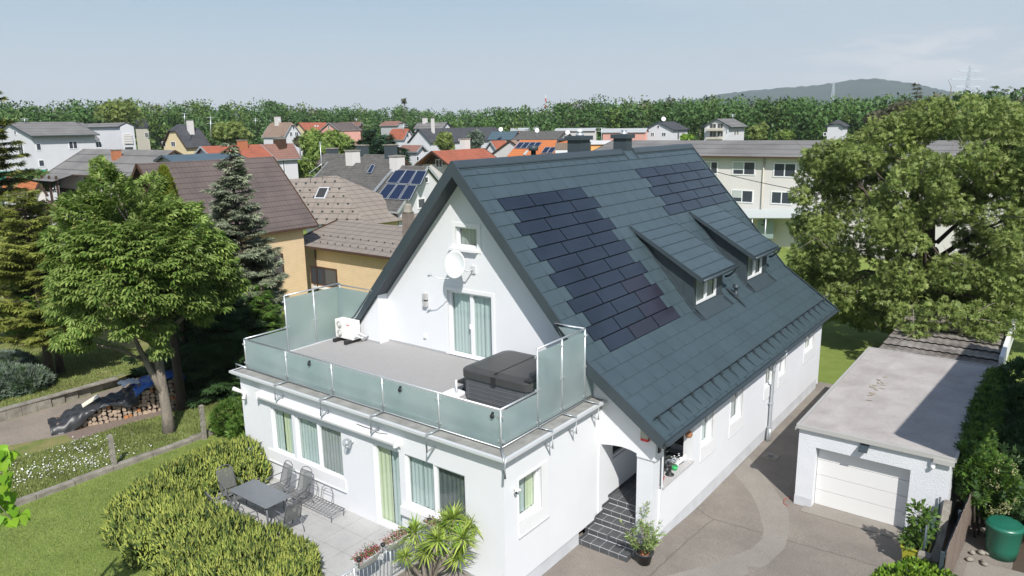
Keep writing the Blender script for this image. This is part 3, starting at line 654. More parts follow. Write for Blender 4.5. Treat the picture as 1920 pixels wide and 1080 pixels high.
# up-down wall lamp
t = thing('wall_lamp', 'grey up and down wall lamp left of the balcony door', 'wall lamp', (-6.84, 4.67, 6.03))
m = MB(); m.box(-6.93, -6.76, 4.55, 4.67, 6.06, 6.27); m.box(-6.93, -6.76, 4.55, 4.67, 5.82, 6.00); m.build('shade', material('grey_lamp', (.42, .42, .41), .5), t, bevel=.008)
m = MB(); m.box(-6.90, -6.79, 4.60, 4.67, 5.98, 6.08); m.build('bracket', M['black'], t)
t = thing('wall_socket', 'small white weatherproof socket low on the gable wall beside the deck', 'socket', (-6.96, 4.67, 4.75)); m = MB(); m.box(-7.03, -6.90, 4.63, 4.67, 4.68, 4.83); m.build('cover', M['trim'], t, bevel=.01)
m = MB(); m.box(-7.02, -6.91, 4.615, 4.63, 4.69, 4.80); m.build('lid', material('socket_lid', (.7, .71, .66), .5), t)
# awning cassette
t = thing('awning', 'rolled up white awning cassette above the terrace windows', 'awning', (-6.5, 0, 3.5))
m = MB(); m.prism([(-.20, 3.46), (-.02, 3.46), (-.01, 3.60), (-.08, 3.66), (-.18, 3.63), (-.22, 3.54)], 0, -9.72, -3.50); m.build('cassette', M['trim'], t, bevel=.01)
m = MB()
for x in (-9.72, -3.52): m.box(x, x+.06, -.24, .0, 3.43, 3.65)
m.tube([(-3.5, -.1, 3.5), (-3.38, -.12, 3.49), (-3.38, -.12, 3.44)], .02, 8); m.build('end_cap', M['pvc'], t)
m = MB(); m.tube([(-5.1, -.1, 3.68), (-4.8, -.12, 3.68), (-4.5, -.1, 3.67), (-4.2, -.15, 3.66), (-3.9, -.08, 3.67)], .009, 6); m.build('cable', M['black'], t)
# globe lamps on the walls
def globe(name, lab, x, y, z, dx, dy):
    t = thing(name, lab, 'wall lamp', (x, y, z)); gm = glassmat('clear_globe', (.93, .95, .96), .03, .18)
    m = MB(); r = .13; cx, cy, cz = x+dx*.20, y+dy*.20, z+.03; m.lathe((cx, cy, cz), [(max(.01, r*math.sin(a)), -r*math.cos(a)) for a in [math.pi*k/10 for k in range(11)]], 18); m.build('globe', gm, t)
    m = MB(); m.tube([(x, y, z), (x+dx*.10, y+dy*.10, z-.10), (cx, cy, cz-.10)], .02, 8); m.lathe((cx, cy, cz-.14), [(.05, 0), (.07, .05), (.05, .07)], 12); m.tube([(x, y, z), (x+dx*.03, y+dy*.03, z)], .06, 12); m.build('arm', M['galv'], t)
    m = MB(); m.lathe((cx, cy, cz-.06), [(.02, 0), (.045, .06), (.04, .11), (.01, .14)], 10); m.build('bulb', M['trim'], t)
globe('wall_lamp', 'clear glass globe lamp on the wall below the awning, beside the grey screened window', -5.45, 0, 3.02, 0, -1)
# cameras and sensors
t = thing('security_camera', 'white double-headed motion light at the left end of the white terrace wall', 'security light', (-10.6, 0, 3.36))
m = MB(); m.lathe((-10.62, -.05, 3.36), [(.07, -.04), (.09, .0), (.07, .05)], 12, Matrix.Rotation(math.radians(90), 4, 'X')); m.build('base', M['trim'], t)
m = MB(); m.tube([(-10.66, -.06, 3.40), (-10.95, -.22, 3.52)], [.05, .07], 12); m.tube([(-10.55, -.08, 3.36), (-10.44, -.2, 3.26)], [.04, .06], 12); m.build('lamp_head', M['trim'], t)
t = thing('security_camera', 'small white camera beside the corner window of the white side wall', 'security camera', (0, .35, 3.08))
m = MB(); m.tube([(.0, .42, 3.06), (.08, .40, 3.05), (.14, .32, 3.04)], [.04, .035, .045], 10); m.tube([(.08, .40, 3.05), (.14, .48, 3.03)], [.03, .04], 10); m.build('head', M['trim'], t)
m = MB(); m.tube([(.135, .325, 3.04), (.15, .30, 3.037)], [.03, .03], 10); m.build('lens', M['black'], t)
t = thing('alarm_siren', 'white alarm siren with red base under the roof corner by the arch', 'alarm', (1.48, 4.4, 3.4))
m = MB(); m.prism([(1.36, 3.30), (1.60, 3.30), (1.59, 3.60), (1.56, 3.65), (1.40, 3.65), (1.37, 3.60)], 1, 4.34, 4.47); m.build('housing', material('siren_cream', (.36, .35, .29), .4), t, bevel=.01)
m = MB(); m.box(1.365, 1.595, 4.345, 4.47, 3.22, 3.30); m.build('strobe', M['redplastic'], t, bevel=.01)
t = thing('security_camera', 'dark dome camera hanging under the roof verge above the siren', 'security camera', (1.47, 4.3, 3.75))
m = MB(); m.tube([(1.45, 4.45, 3.83), (1.45, 4.3, 3.80), (1.50, 4.22, 3.74)], [.03, .03, .05], 10); m.lathe((1.52, 4.25, 3.70), [(.02, -.05), (.05, -.02), (.055, .03), (.03, .05)], 12); m.build('camera_body', M['black'], t)
t = thing('junction_box', 'small dark box on the pillar side under the roof corner', 'junction box', (1.66, 4.9, 3.0))
m = MB(); m.box(1.765, 1.82, 4.60, 4.74, 2.86, 3.06); m.build('cover', M['black'], t, bevel=.01)
# things on the porch parapet
t = thing('globe_lantern', 'glass globe lantern on black foot on the granite parapet', 'lantern', (1.62, 5.7, 1.70))
m = MB(); m.lathe((1.62, 5.75, 1.70), [(.13, 0), (.13, .02), (.09, .04), (.05, .08), (.045, .24), (.07, .26), (.02, .27)], 16); m.build('foot', M['black'], t)
m = MB(); r = .17; m.lathe((1.62, 5.75, 2.13), [(max(.01, r*math.sin(a)), -r*math.cos(a)) for a in [math.pi*k/12 for k in range(13)]], 20); m.build('globe', glassmat('lantern_glass', (.93, .95, .96), .03, .15), t)
t = thing('flower_pot', 'little red flower pot with red blooms at the near end of the granite parapet', 'flower pot', (1.62, 5.2, 1.7))
m = MB(); m.lathe((1.60, 5.28, 1.70), [(.05, 0), (.075, .11), (.06, .11), (.02, .10)], 12); m.build('pot', M['redplastic'], t)
m = MB(); r_ = random.Random(2)
for k in range(26): c = (1.60+r_.gauss(0, .04), 5.28+r_.gauss(0, .04), 1.86+r_.gauss(0, .035)); m.lathe(c, [(.005, -.01), (.022, 0), (.005, .012)], 6)
m.build('blooms', M['redplastic'], t)
t = thing('potted_plant', 'green pot with white flowers behind the glass globe lantern', 'flower pot', (1.62, 6.1, 1.7))
m = MB(); m.lathe((1.60, 6.12, 1.70), [(.07, 0), (.10, .13), (.08, .13), (.02, .12)], 12); m.build('pot', material('green_plastic', (.03, .38, .12), .4), t)
m = MB()
for k in range(40): c = (1.58+r_.gauss(0, .08), 6.14+r_.gauss(0, .12), 1.98+r_.gauss(0, .08)); m.lathe(c, [(.005, -.01), (.035, 0), (.005, .012)], 6)
m.build('blooms', M['trim'], t)
t = thing('garden_figure', 'white ornament lying at the far end of the granite parapet', 'ornament', (1.62, 6.6, 1.7))
m = MB(); m.tube([(1.6, 6.25, 1.82), (1.62, 6.5, 1.88), (1.6, 6.75, 1.80), (1.62, 6.85, 1.74)], [.04, .08, .07, .03], 10); m.lathe((1.60, 6.82, 1.70), [(.08, 0), (.08, .12), (.05, .2), (.01, .22)], 8); m.build('figure', M['trim'], t)
t = thing('hanging_ornament', 'round orange glass ornament hanging under the eave above the parapet', 'ornament', (1.9, 6.3, 3.0))
m = MB(); m.lathe((1.88, 6.4, 2.80), [(.01, -.13), (.09, -.08), (.12, 0), (.08, .08), (.01, .12)], 14); m.build('bauble', material('amber_glass', (.42, .20, .10), .15, var=.5, vscale=12), t); m = MB(); m.tube([(1.88, 6.4, 2.9), (1.9, 6.4, 3.42)], .006, 5); m.build('cord', M['black'], t)
# gadgets on the railing glass
for i, x in enumerate((-7.35, -3.55, -.42)):
    z = ZB+.78
    t = thing('solar_light', ('small black solar light clipped to the glass railing, leftmost one', 'small black solar light clipped to the glass railing left of the hot tub', 'small black solar light clipped to the glass railing at the front corner')[i], 'lamp', (x, RYF-.03, z), 'lights clipped to the glass railing')
    m = MB(); m.lathe((x, RYF-.05, z), [(.03, -.03), (.055, -.02), (.055, .02), (.03, .03)], 14, Matrix.Rotation(math.radians(90), 4, 'X')); m.build('ring', M['black'], t)
    m = MB(); m.box(x-.02, x+.02, RYF-.06, RYF+.02, z+.05, z+.10); m.build('clip', M['black'], t)
# hot tub
HT = (-2.90, -.55, 1.85, 3.95); zd = 4.296
def rrect(x0, x1, y0, y1, r, n=6):
    p = []
    for cx, cy, a0 in ((x1-r, y1-r, 0), (x0+r, y1-r, 90), (x0+r, y0+r, 180), (x1-r, y0+r, 270)):
        p += [(cx+r*math.cos(math.radians(a0+90*k/n)), cy+r*math.sin(math.radians(a0+90*k/n))) for k in range(n+1)]
    return p
def rings(mb, levels):
    n = len(levels[0][0]); vs = [(p[0], p[1], z) for poly, z in levels for p in poly]
    mb.add(vs, [(i*n+k, i*n+(k+1) % n, (i+1)*n+(k+1) % n, (i+1)*n+k) for i in range(len(levels)-1) for k in range(n)]+[tuple(range(n-1, -1, -1)), tuple((len(levels)-1)*n+k for k in range(n))])
t = thing('hot_tub', 'square dark grey hot tub with folded black cover on the roof terrace', 'hot tub', (-1.7, 2.9, zd))
m = MB(); rings(m, [(rrect(HT[0]+.03, HT[1]-.03, HT[2]+.03, HT[3]-.03, .22), zd+.03), (rrect(HT[0]+.01, HT[1]-.01, HT[2]+.01, HT[3]-.01, .24), zd+.80)])
cab = m.build('cabinet', material('tub_panel', (.085, .09, .10), .5, var=.1, vscale=3), t)
m = MB()
for k in range(5): zz = zd+.1+.13*k; m.box(HT[0]+.25, HT[1]-.25, HT[2]+.004, HT[2]+.016, zz, zz+.008); m.box(HT[0]+.004, HT[0]+.016, HT[2]+.3, HT[3]-.3, zz, zz+.008)
for x in (HT[0]+.24, HT[1]-.24, HT[1]-.30, HT[1]-.36): m.box(x, x+.008, HT[2]+.004, HT[2]+.016, zd+.05, zd+.75)
m.build('panel_groove', material('tub_groove', (.16, .165, .17), .5), cab)
m = MB(); rings(m, [(rrect(HT[0]-.03, HT[1]+.03, HT[2]-.03, HT[3]+.03, .26), zd+.66), (rrect(HT[0]-.03, HT[1]+.03, HT[2]-.03, HT[3]+.03, .26), zd+.86), (rrect(HT[0], HT[1], HT[2], HT[3], .26), zd+.89), (rrect(HT[0]+.25, HT[1]-.25, HT[2]+.2, HT[3]-.2, .2), zd+.94)])
cov = m.build('cover', material('vinyl_cover', (.055, .055, .055), .42, var=.15, vscale=2, bump=.3, bscale=3), t)
m = MB(); m.box(-1.74, -1.71, HT[2]+.02, HT[3]-.02, zd+.925, zd+.948); m.box(-1.80, -1.66, HT[2]-.05, HT[2]+.0, zd+.62, zd+.86); m.build('hinge_strap', M['black'], cov)
m = MB(); m.box(-.75, -.56, 1.9, 2.5, zd+.90, zd+.96); m.build('handle_flap', M['black'], cov)
t = thing('parasol_base', 'white square parasol base with short white tube beside the hot tub', 'parasol base', (-3.25, 2.0, zd))
m = MB(); m.box(-3.55, -3.0, 1.72, 2.22, zd, zd+.07); m.build('base', M['trim'], t, bevel=.02); m = MB(); m.tube([(-3.2, 1.98, zd+.07), (-3.2, 1.98, zd+.45)], .03, 12); m.build('tube', M['trim'], t)
t = thing('tub_steps', 'black folded plastic steps leaning against the hot tub side', 'steps', (-3.1, 2.4, zd))
m = MB(); m.box(-3.28, -2.95, 2.3, 2.75, zd, zd+.10); m.box(-3.18, -2.95, 2.25, 2.8, zd+.12, zd+.24); m.box(-3.36, -2.98, 2.2, 2.8, zd+.26, zd+.34); m.build('tread', M['black'], t, bevel=.01)
# heat pump
t = thing('air_conditioner', 'white outdoor air conditioning unit with two fans in the terrace corner', 'air conditioner', (-9.95, 3.8, zd))
wm = material('ac_white', (.78, .77, .74), .5); z0 = zd+.13
m = MB(); m.box(-10.40, -9.50, 3.62, 4.00, z0, z0+.66); m.build('casing', wm, t, bevel=.02)
m = MB()
for zz in (.17, .48):
    for r0 in (.045, .075, .105, .135):
        pts = [(-10.17+r0*math.cos(a), 3.612, z0+zz+r0*math.sin(a)) for a in [2*math.pi*k/20 for k in range(21)]]; m.tube(pts, .005, 5, cap=False)
    for k in range(6): a = math.pi*k/6; m.tube([(-10.17-.14*math.cos(a), 3.612, z0+zz-.14*math.sin(a)), (-10.17+.14*math.cos(a), 3.612, z0+zz+.14*math.sin(a))], .004, 4)
m.build('fan_grille', wm, t)
m = MB()
for zz in (.17, .48): m.lathe((-10.17, 3.618, z0+zz), [(.14, -.002), (.14, .002)], 24, Matrix.Rotation(math.radians(90), 4, 'X'))
m.build('fan', material('fan_shadow', (.16, .16, .16), .6), t)
m = MB(); m.box(-9.79, -9.62, 3.612, 3.62, z0+.52, z0+.54); m.build('badge', M['redplastic'], t)
for x in (-10.32, -9.72): MB().box(x, x+.12, 3.40, 4.1, zd, z0).build('rubber_foot', M['black'], t, bevel=.01)
m = MB(); m.tube([(-9.5, 3.7, z0+.18), (-9.36, 3.72, z0+.16), (-9.35, 3.9, z0+.05), (-9.40, 4.2, z0-.02)], .025, 8); m.tube([(-9.5, 3.82, z0+.22), (-9.32, 3.84, z0+.24), (-9.30, 4.0, z0+.1), (-9.34, 4.2, z0+.06)], .03, 8); m.box(-9.5, -9.44, 3.66, 3.9, z0+.1, z0+.32); m.build('pipework', M['trim'], t)
# ---------------------------------------------------------------- ground
G0 = -.2; GL = .5
def sstep(x, a, b): t = max(0, min(1, (x-a)/(b-a))); return t*t*(3-2*t)
def gz(x, y):
    z = GL+(G0-GL)*sstep(x, -1.6, -.2)
    if y > 3: z = GL+(G0-GL)*sstep(x, -6, 0)
    d = max(0, math.hypot(x+5, y-5)-45); return z+(0-z)*min(1, d/30)-.0
def grass(name, ca, cb, cc, sc=1.4, fine=28):
    m = bpy.data.materials.new(name); m.use_nodes = True; t = m.node_tree; b = t.nodes['Principled BSDF']; b.inputs['Roughness'].default_value = .95; b.inputs['Specular IOR Level'].default_value = .15
    co = t.nodes.new('ShaderNodeTexCoord')
    def nz(s, d=5):
        n = t.nodes.new('ShaderNodeTexNoise'); n.inputs['Scale'].default_value = s; n.inputs['Detail'].default_value = d; n.inputs['Roughness'].default_value = .65; t.links.new(co.outputs['Object'], n.inputs['Vector']); return n.outputs[0]
    def mr(o, a, c):
        r = t.nodes.new('ShaderNodeMapRange'); r.inputs[1].default_value = a; r.inputs[2].default_value = c; t.links.new(o, r.inputs[0]); return r.outputs[0]
    x = t.nodes.new('ShaderNodeMixRGB'); x.inputs[1].default_value = V(ca); x.inputs[2].default_value = V(cb); t.links.new(mr(nz(sc), .38, .62), x.inputs[0])
    y = t.nodes.new('ShaderNodeMixRGB'); y.inputs[2].default_value = V(cc); t.links.new(x.outputs[0], y.inputs[1]); t.links.new(mr(nz(fine, 3), .5, .75), y.inputs[0])
    t.links.new(y.outputs[0], b.inputs['Base Color'])
    bp = t.nodes.new('ShaderNodeBump'); bp.inputs['Strength'].default_value = .9; bp.inputs['Distance'].default_value = .05; t.links.new(nz(16, 6), bp.inputs['Height']); t.links.new(bp.outputs[0], b.inputs['Normal'])
    return m
M['lawn'] = grass('lawn_grass', (.19, .25, .06), (.15, .21, .045), (.25, .29, .09))
M['meadow'] = grass('rough_grass', (.13, .18, .045), (.25, .22, .10), (.20, .23, .07), 1.1, 20)
M['land'] = grass('far_land', (.06, .09, .03), (.10, .12, .045), (.09, .1, .05), .05, 1)
def concrete(name, c1, c2, sc=1.2, fine=40, crack=0, fv=.2):
    m = material(name, c1, .92, bump=.6, bscale=fine, col2=c2, vscale=sc, detail=8); t = m.node_tree; b = t.nodes['Principled BSDF']
    src = b.inputs['Base Color'].links[0].from_socket; co = t.nodes.new('ShaderNodeTexCoord')
    n = t.nodes.new('ShaderNodeTexNoise'); n.inputs['Scale'].default_value = fine*.7; n.inputs['Detail'].default_value = 3; t.links.new(co.outputs['Object'], n.inputs['Vector'])
    r = t.nodes.new('ShaderNodeMapRange'); r.inputs[1].default_value = .3; r.inputs[2].default_value = .7; r.inputs[3].default_value = 1-fv; r.inputs[4].default_value = 1+fv; t.links.new(n.outputs[0], r.inputs[0])
    h = t.nodes.new('ShaderNodeHueSaturation'); t.links.new(src, h.inputs['Color']); t.links.new(r.outputs[0], h.inputs['Value']); o = h.outputs[0]
    if crack:
        vo = t.nodes.new('ShaderNodeTexVoronoi'); vo.feature = 'DISTANCE_TO_EDGE'; vo.inputs['Scale'].default_value = crack
        nz = t.nodes.new('ShaderNodeTexNoise'); nz.inputs['Scale'].default_value = 2.5; mx = t.nodes.new('ShaderNodeMixRGB'); mx.inputs[0].default_value = .12; t.links.new(co.outputs['Object'], mx.inputs[1]); t.links.new(nz.outputs['Color'], mx.inputs[2]); t.links.new(co.outputs['Object'], nz.inputs['Vector']); t.links.new(mx.outputs[0], vo.inputs['Vector'])
        rr = t.nodes.new('ShaderNodeMapRange'); rr.inputs[1].default_value = .0; rr.inputs[2].default_value = .004; rr.inputs[3].default_value = .45; rr.inputs[4].default_value = 0; t.links.new(vo.outputs[0], rr.inputs[0])
        k = t.nodes.new('ShaderNodeMixRGB'); k.inputs[2].default_value = (.05, .045, .04, 1); t.links.new(rr.outputs[0], k.inputs[0]); t.links.new(o, k.inputs[1]); o = k.outputs[0]
    t.links.new(o, b.inputs['Base Color']); return m
M['asphalt'] = concrete('old_asphalt', (.235, .21, .18), (.18, .16, .14), .7, 60, .11, fv=.32)
M['patch'] = concrete('repaired_asphalt', (.265, .245, .215), (.23, .21, .185), .9, 60)
M['path'] = concrete('concrete_path', (.26, .22, .18), (.20, .175, .145), .8, 30)
M['kerb'] = concrete('weathered_concrete', (.30, .28, .24), (.17, .155, .13), 2.2, 25)
M['paver'] = concrete('grey_porcelain_paver', (.41, .41, .40), (.34, .34, .335), .9, 30, fv=.06)
# one sheet: fine near the camera, out to the horizon
def axis(lo, hi, c): return sorted(set([round(c+s*v, 3) for s in (-1, 1) for v in [0, .5, 1, 1.5, 2, 2.5, 3, 4, 5, 6, 8, 10, 13, 17, 22, 28, 35, 45, 60, 80, 110, 160, 240, 400, 800, 1600, 3500, 8000]]))
xs = sorted(set(axis(0, 0, -1)+axis(0, 0, -15))); ys = axis(0, 0, 2); mb = MB()
mb.v = [(x, y, gz(x, y)) for y in ys for x in xs]; nx = len(xs)
mb.f = [[j*nx+i, j*nx+i+1, (j+1)*nx+i+1, (j+1)*nx+i] for j in range(len(ys)-1) for i in range(nx-1)]
mb.mi = [1 if (max(abs(xs[i]), abs(ys[j])) > 60) else 0 for j in range(len(ys)-1) for i in range(nx-1)]; mb.sm = [True]*len(mb.f)
setp(mb.build('ground', [M['lawn'], M['land']], recalc=False), kind='structure')
def sheet(name, pts, z, mat, kind='structure', th=0):
    m = MB(); m.add([(p[0], p[1], z if not callable(z) else z(p[0], p[1])) for p in pts], [tuple(range(len(pts)))]); o = m.build(name, mat, recalc=False)
    if kind: o['kind'] = kind
    return o
# meadow behind the kerb wall
sheet('meadow', [(-22.9, -14), (-14.9, -14), (-14.9, 9), (-18.2, 9), (-18.2, 2.2), (-18.9, -1), (-20.2, -4.2), (-20.4, -14)], GL+.006, M['meadow'])
sheet('meadow', [(-60, -30), (-23.1, -30), (-23.1, 1.6), (-25.8, 9), (-60, 9)], GL+.40, M['meadow'])
sheet('path', [(-22.9, -14), (-20.35, -14), (-20.15, -4.2), (-18.85, -1), (-18.15, 2.2), (-18.15, 12), (-28, 12), (-23.2, 1.5), (-22.9, -2)], GL+.010, M['path'])
# driveway
def dz_(x, y): return .0-.19*sstep(y, 4.5, 8)
m = MB(); X_ = [-.3+.6*i for i in range(18)]; Y_ = [-9+.75*i for i in range(46)]
m.v = [(x, y, dz_(x, y)+.004) for y in Y_ for x in X_]; m.f = [[j*18+i, j*18+i+1, (j+1)*18+i+1, (j+1)*18+i] for j in range(45) for i in range(17) if not (X_[i] < 3.9 and Y_[j] > 21) and not (X_[i] >= 3.4 and Y_[j] > 20)]; m.mi = [0]*len(m.f); m.sm = [True]*len(m.f)
setp(m.build('driveway', M['asphalt'], recalc=False), kind='structure')
pc = [(1.78, 12.1), (2.6, 11.2), (3.36, 10.2), (4.1, 9.1), (4.48, 8.0), (4.68, 6.9), (4.6, 5.7), (4.2, 4.5), (3.5, 3.2), (2.6, 1.8), (2.2, 2.8), (3.0, 4.1), (3.6, 5.2), (3.95, 6.2), (4.0, 7.0), (3.85, 7.6), (3.4, 8.5), (3.0, 9.2), (2.38, 9.95), (1.78, 10.6)]
mb = MB(); h_ = 9
for i in range(h_):
    a, b, c_, d_ = pc[i], pc[i+1], pc[-(i+2)], pc[-(i+1)]
    mb.quad(*[(p[0], p[1], dz_(*p)+.010) for p in (a, b, c_, d_)])
setp(mb.build('driveway_patch', M['patch'], recalc=False), kind='structure')
setp(MB().box(1.75, 2.35, 4.95, 20.9, -.5, -.19).build('gravel_margin', M['patch']), kind='structure')
t = thing('manhole_cover', 'square grey concrete manhole cover beside the white side wall', 'manhole cover', (2.4, 12.6, -.19)); MB().box(2.12, 2.68, 12.3, 12.9, -.2, -.165).build('slab', M['kerb'], t, bevel=.01); MB().box(2.3, 2.5, 12.5, 12.7, -.164, -.158).build('handle_recess', M['dmetal'], t)
# patio
m = MB(); m.box(-10.6, -2.35, -3.1, 0.05, .2, .725); setp(m.build('patio_base', M['kerb']), kind='structure')
m = MB()
for i in range(11):
    for j in range(4):
        x0 = -10.6+.9*i-.3*0; y0 = -3.1+.79*j; x1 = min(x0+.892, -2.36); 
        if x0 > -2.5: continue
        m.box(x0+.004, x1, y0+.004, min(y0+.782, .04), .725, .742)
setp(m.build('patio', M['paver']), kind='structure')
sheet('step_path', [(-2.34, -3.1), (-.02, -3.1), (-.02, -.02), (-2.34, -.02)], .51, M['patch'])
# ---------------------------------------------------------------- garden walls and posts
t = thing('kerb_wall', 'low weathered concrete kerb wall between the lawn and the rough meadow', 'wall', (-14.8, -4, GL))
m = MB(); r_ = random.Random(3); y = -14
while y < 2.6: L = 1.1+r_.random()*.5; o_ = r_.uniform(-.02, .02); m.box(-14.95+o_, -14.72+o_, y+.01, y+L, GL-.1, GL+.16+r_.uniform(-.02, .02)); y += L
m.build('kerb', M['kerb'], t, bevel=.02)
def fpost(lab, x, y, h, lean):
    t = thing('concrete_post', lab, 'post', (x, y, GL), 'old concrete fence posts'); MB().box(-.07, .07, -.07, .07, -.1, h, Matrix.Translation((x, y, GL)) @ Matrix.Rotation(lean, 4, 'Y')).build('post', M['kerb'], t, bevel=.012)
    m = MB()
    for k in range(5): zz = .2+.25*k; m.tube([(x-.08+lean*zz, y-.075, GL+zz), (x+.08+lean*zz, y-.075, GL+zz+.12)], .006, 5)
    m.build('wire', M['black'], t)
fpost('leaning concrete fence post in front of the firewood', -14.83, -2.55, 1.25, -.04); fpost('concrete fence post beside the leafy bush near the house corner', -14.62, .6, 1.35, .02)
t = thing('retaining_wall', 'low grey block retaining wall beside the garden path', 'wall', (-23, -3, GL))
m = MB()
for k in range(30):
    y = -14+.55*k; x = -23.0-.12*max(0, (y+2)); m.box(x-.18, x+.05, y+.008, y+.55, GL-.1, GL+.42)
    if y > 1: break
m.build('blockwork', M['kerb'], t, bevel=.01); MB().box(-23.25, -22.92, -14, 1.4, GL+.42, GL+.47).build('coping', M['kerb'], t)
# firewood pile with tarpaulins
t = thing('firewood_stack', 'long stack of split firewood logs beside the garden path', 'firewood', (-19.5, 0, GL))
m = MB(); ends = MB(); r_ = random.Random(11)
def wp(f): # front line of the stack
    return Vector((-19.75+(-18.45+19.75)*f, -2.35+(2.0+2.35)*f, 0))
dv = (wp(1)-wp(0)).normalized(); nv = Vector((-dv.y, dv.x, 0))
logm = [material('log_side', (.20, .15, .11), .9, var=.4, vscale=6)]; endm = material('log_end', (.46, .35, .25), .9, col2=(.30, .24, .19), vscale=4); endm2 = material('log_end_orange', (.50, .22, .09), .9, var=.3, vscale=8)
hts = lambda f: .25+.95*min(1, max(0, f-.02)*1.5)+.12*math.sin(f*9)
s_ = 0
while s_ < 4.5:
    f = s_/4.5; z = .07
    while z < hts(f)*1.0:
        r = r_.uniform(.07, .115); k = r_.choice((5, 6, 7)); a0 = r_.random()*6; c = wp(f)+dv*r_.uniform(-.03, .03)+Vector((0, 0, GL+z)); jit = r_.uniform(-.08, .06)
        rr = [r*r_.uniform(.75, 1.1) for _ in range(k)]
        pol = [c+dv*(rr[q]*math.cos(a0+2*math.pi*q/k))+Vector((0, 0, rr[q]*math.sin(a0+2*math.pi*q/k))) for q in range(k)]
        f0 = [p-nv*jit for p in pol]; b0 = [p+nv*1.1 for p in pol]
        m.cur = 0; m.add(f0+b0, [(i, (i+1) % k, k+(i+1) % k, k+i) for i in range(k)]); m.cur = 1 if r_.random() < .85 else 2; m.add(f0, [tuple(range(k))]); z += r*1.75
    s_ += .175
m.build('log', [logm[0], endm, endm2], t)
MB().box(-20.6, -18.3, -2.3, 2.2, GL, GL+.02).build('pallet', M['wood'], t)
def cloth(name, lab, pts_uv, mat, nu=26, nv_=14, seed=1, hang=.5, amp=.06):
    r = random.Random(seed); ph = [r.random()*6 for _ in range(6)]; m = MB(); m.smooth = True; f0, f1 = pts_uv
    for j in range(nv_+1):
        for i in range(nu+1):
            f = f0+(f1-f0)*i/nu; b = -.35+1.75*j/nv_
            h = hts(max(0, min(1, f)))+.06; z = h
            if b < 0: z = h+b*(1.0+.8*math.sin(f*11+ph[0]))*1.2*hang
            if b > 1.1: z = h-(b-1.1)*1.6
            z += amp*(.55*abs(math.sin(f*26+ph[1]+b*4))+.5*abs(math.sin(b*7+ph[2]+f*19))+.35*math.sin(f*70+ph[3]-b*11))-amp*.6
            p = wp(f)+nv*(max(b, -.12)+.03*math.sin(f*50+ph[4]))-nv*.05; m.v.append((p.x, p.y, GL+max(.03, z)))
    m.f = [[j*(nu+1)+i, j*(nu+1)+i+1, (j+1)*(nu+1)+i+1, (j+1)*(nu+1)+i] for j in range(nv_) for i in range(nu)]; m.mi = [0]*len(m.f); m.sm = [True]*len(m.f)
    m.org = (-19.5, 0, GL); o = m.build(name, mat, recalc=False); so_ = o.modifiers.new('thick', 'SOLIDIFY'); so_.thickness = .01; return setp(o, lab, 'tarpaulin')
cloth('tarpaulin', 'crumpled black plastic sheet over the left half of the firewood stack', (-.06, .62), material('black_sheet', (.034, .036, .040), .42), 60, 26, 1, .8, .075)
cloth('tarpaulin', 'blue tarpaulin over the right end of the firewood stack', (.60, 1.02), material('blue_sheet', (.03, .12, .42), .4, col2=(.02, .05, .2), vscale=2), 26, 14, 4, .25, .06)
t = thing('board', 'cream coloured board lying on the black firewood sheet', 'board', (-20, -1, GL+.9)); p = wp(.20); q = wp(.33); MB().slab([p+nv*.35+Vector((0, 0, GL+.72)), q+nv*.30+Vector((0, 0, GL+1.02)), q+nv*.72+Vector((0, 0, GL+1.02)), p+nv*.72+Vector((0, 0, GL+.74))], .02).build('panel', material('cream_board', (.66, .62, .52), .8), t)
t = thing('sack', 'crumpled white sheet between the black and the blue tarpaulin', 'sheet', (-19.6, .8, GL+1.2)); m = MB(); m.smooth = True; c = wp(.58)+nv*.75
for j in range(7):
    for i in range(7): m.v.append((c.x+.11*(i-3), c.y+.11*(j-3), GL+1.33+.05*math.sin(i*2.1+j)+.04*math.sin(j*3.3)-.015*((i-3)**2+(j-3)**2)*.5))
m.f = [[j*7+i, j*7+i+1, (j+1)*7+i+1, (j+1)*7+i] for j in range(6) for i in range(6)]; m.mi = [0]*36; m.sm = [True]*36; m.build('sheet', M['trim'], t, recalc=False)
# ---------------------------------------------------------------- garage
t = thing('garage', 'flat roofed white rendered garage with closed white sectional door', 'garage', (6.2, 12, -.2))
GX0, GX1, GY0, GY1, GZ = 4.10, 8.22, 9.70, 19.25, 2.42
w = MB(); facade(w, 'y', GY0, (GX0, GX1, -.05, GZ), [(4.62, 7.24, -.2, 1.86, .36)])
w.quad((GX0, GY0, -.3), (GX0, GY1, -.3), (GX0, GY1, GZ), (GX0, GY0, GZ)); w.quad((GX1, GY0, -.3), (GX1, GY1, -.3), (GX1, GY1, GZ), (GX1, GY0, GZ)); w.quad((GX0, GY1, -.3), (GX1, GY1, -.3), (GX1, GY1, GZ), (GX0, GY1, GZ))
w.quad((GX0, GY0, -.3), (4.62, GY0, -.3), (4.62, GY0, -.05), (GX0, GY0, -.05)); w.quad((7.24, GY0, -.3), (GX1, GY0, -.3), (GX1, GY0, -.05), (7.24, GY0, -.05))
w.build('wall', M['whiterough'], t)
w = MB(); w.box(GX0-.01, 4.615, GY0-.012, GY0+.1, -.3, .12); w.box(7.25, GX1+.01, GY0-.012, GY0+.1, -.3, .12); w.build('plinth', M['plinth'], t)
mem = concrete('roof_membrane', (.42, .395, .375), (.33, .305, .285), .8, 14, fv=.05)
w = MB(); w.box(4.10, 8.26, 9.66, 19.28, 2.40, 2.465); rf = w.build('roof', M['kerb'], t)
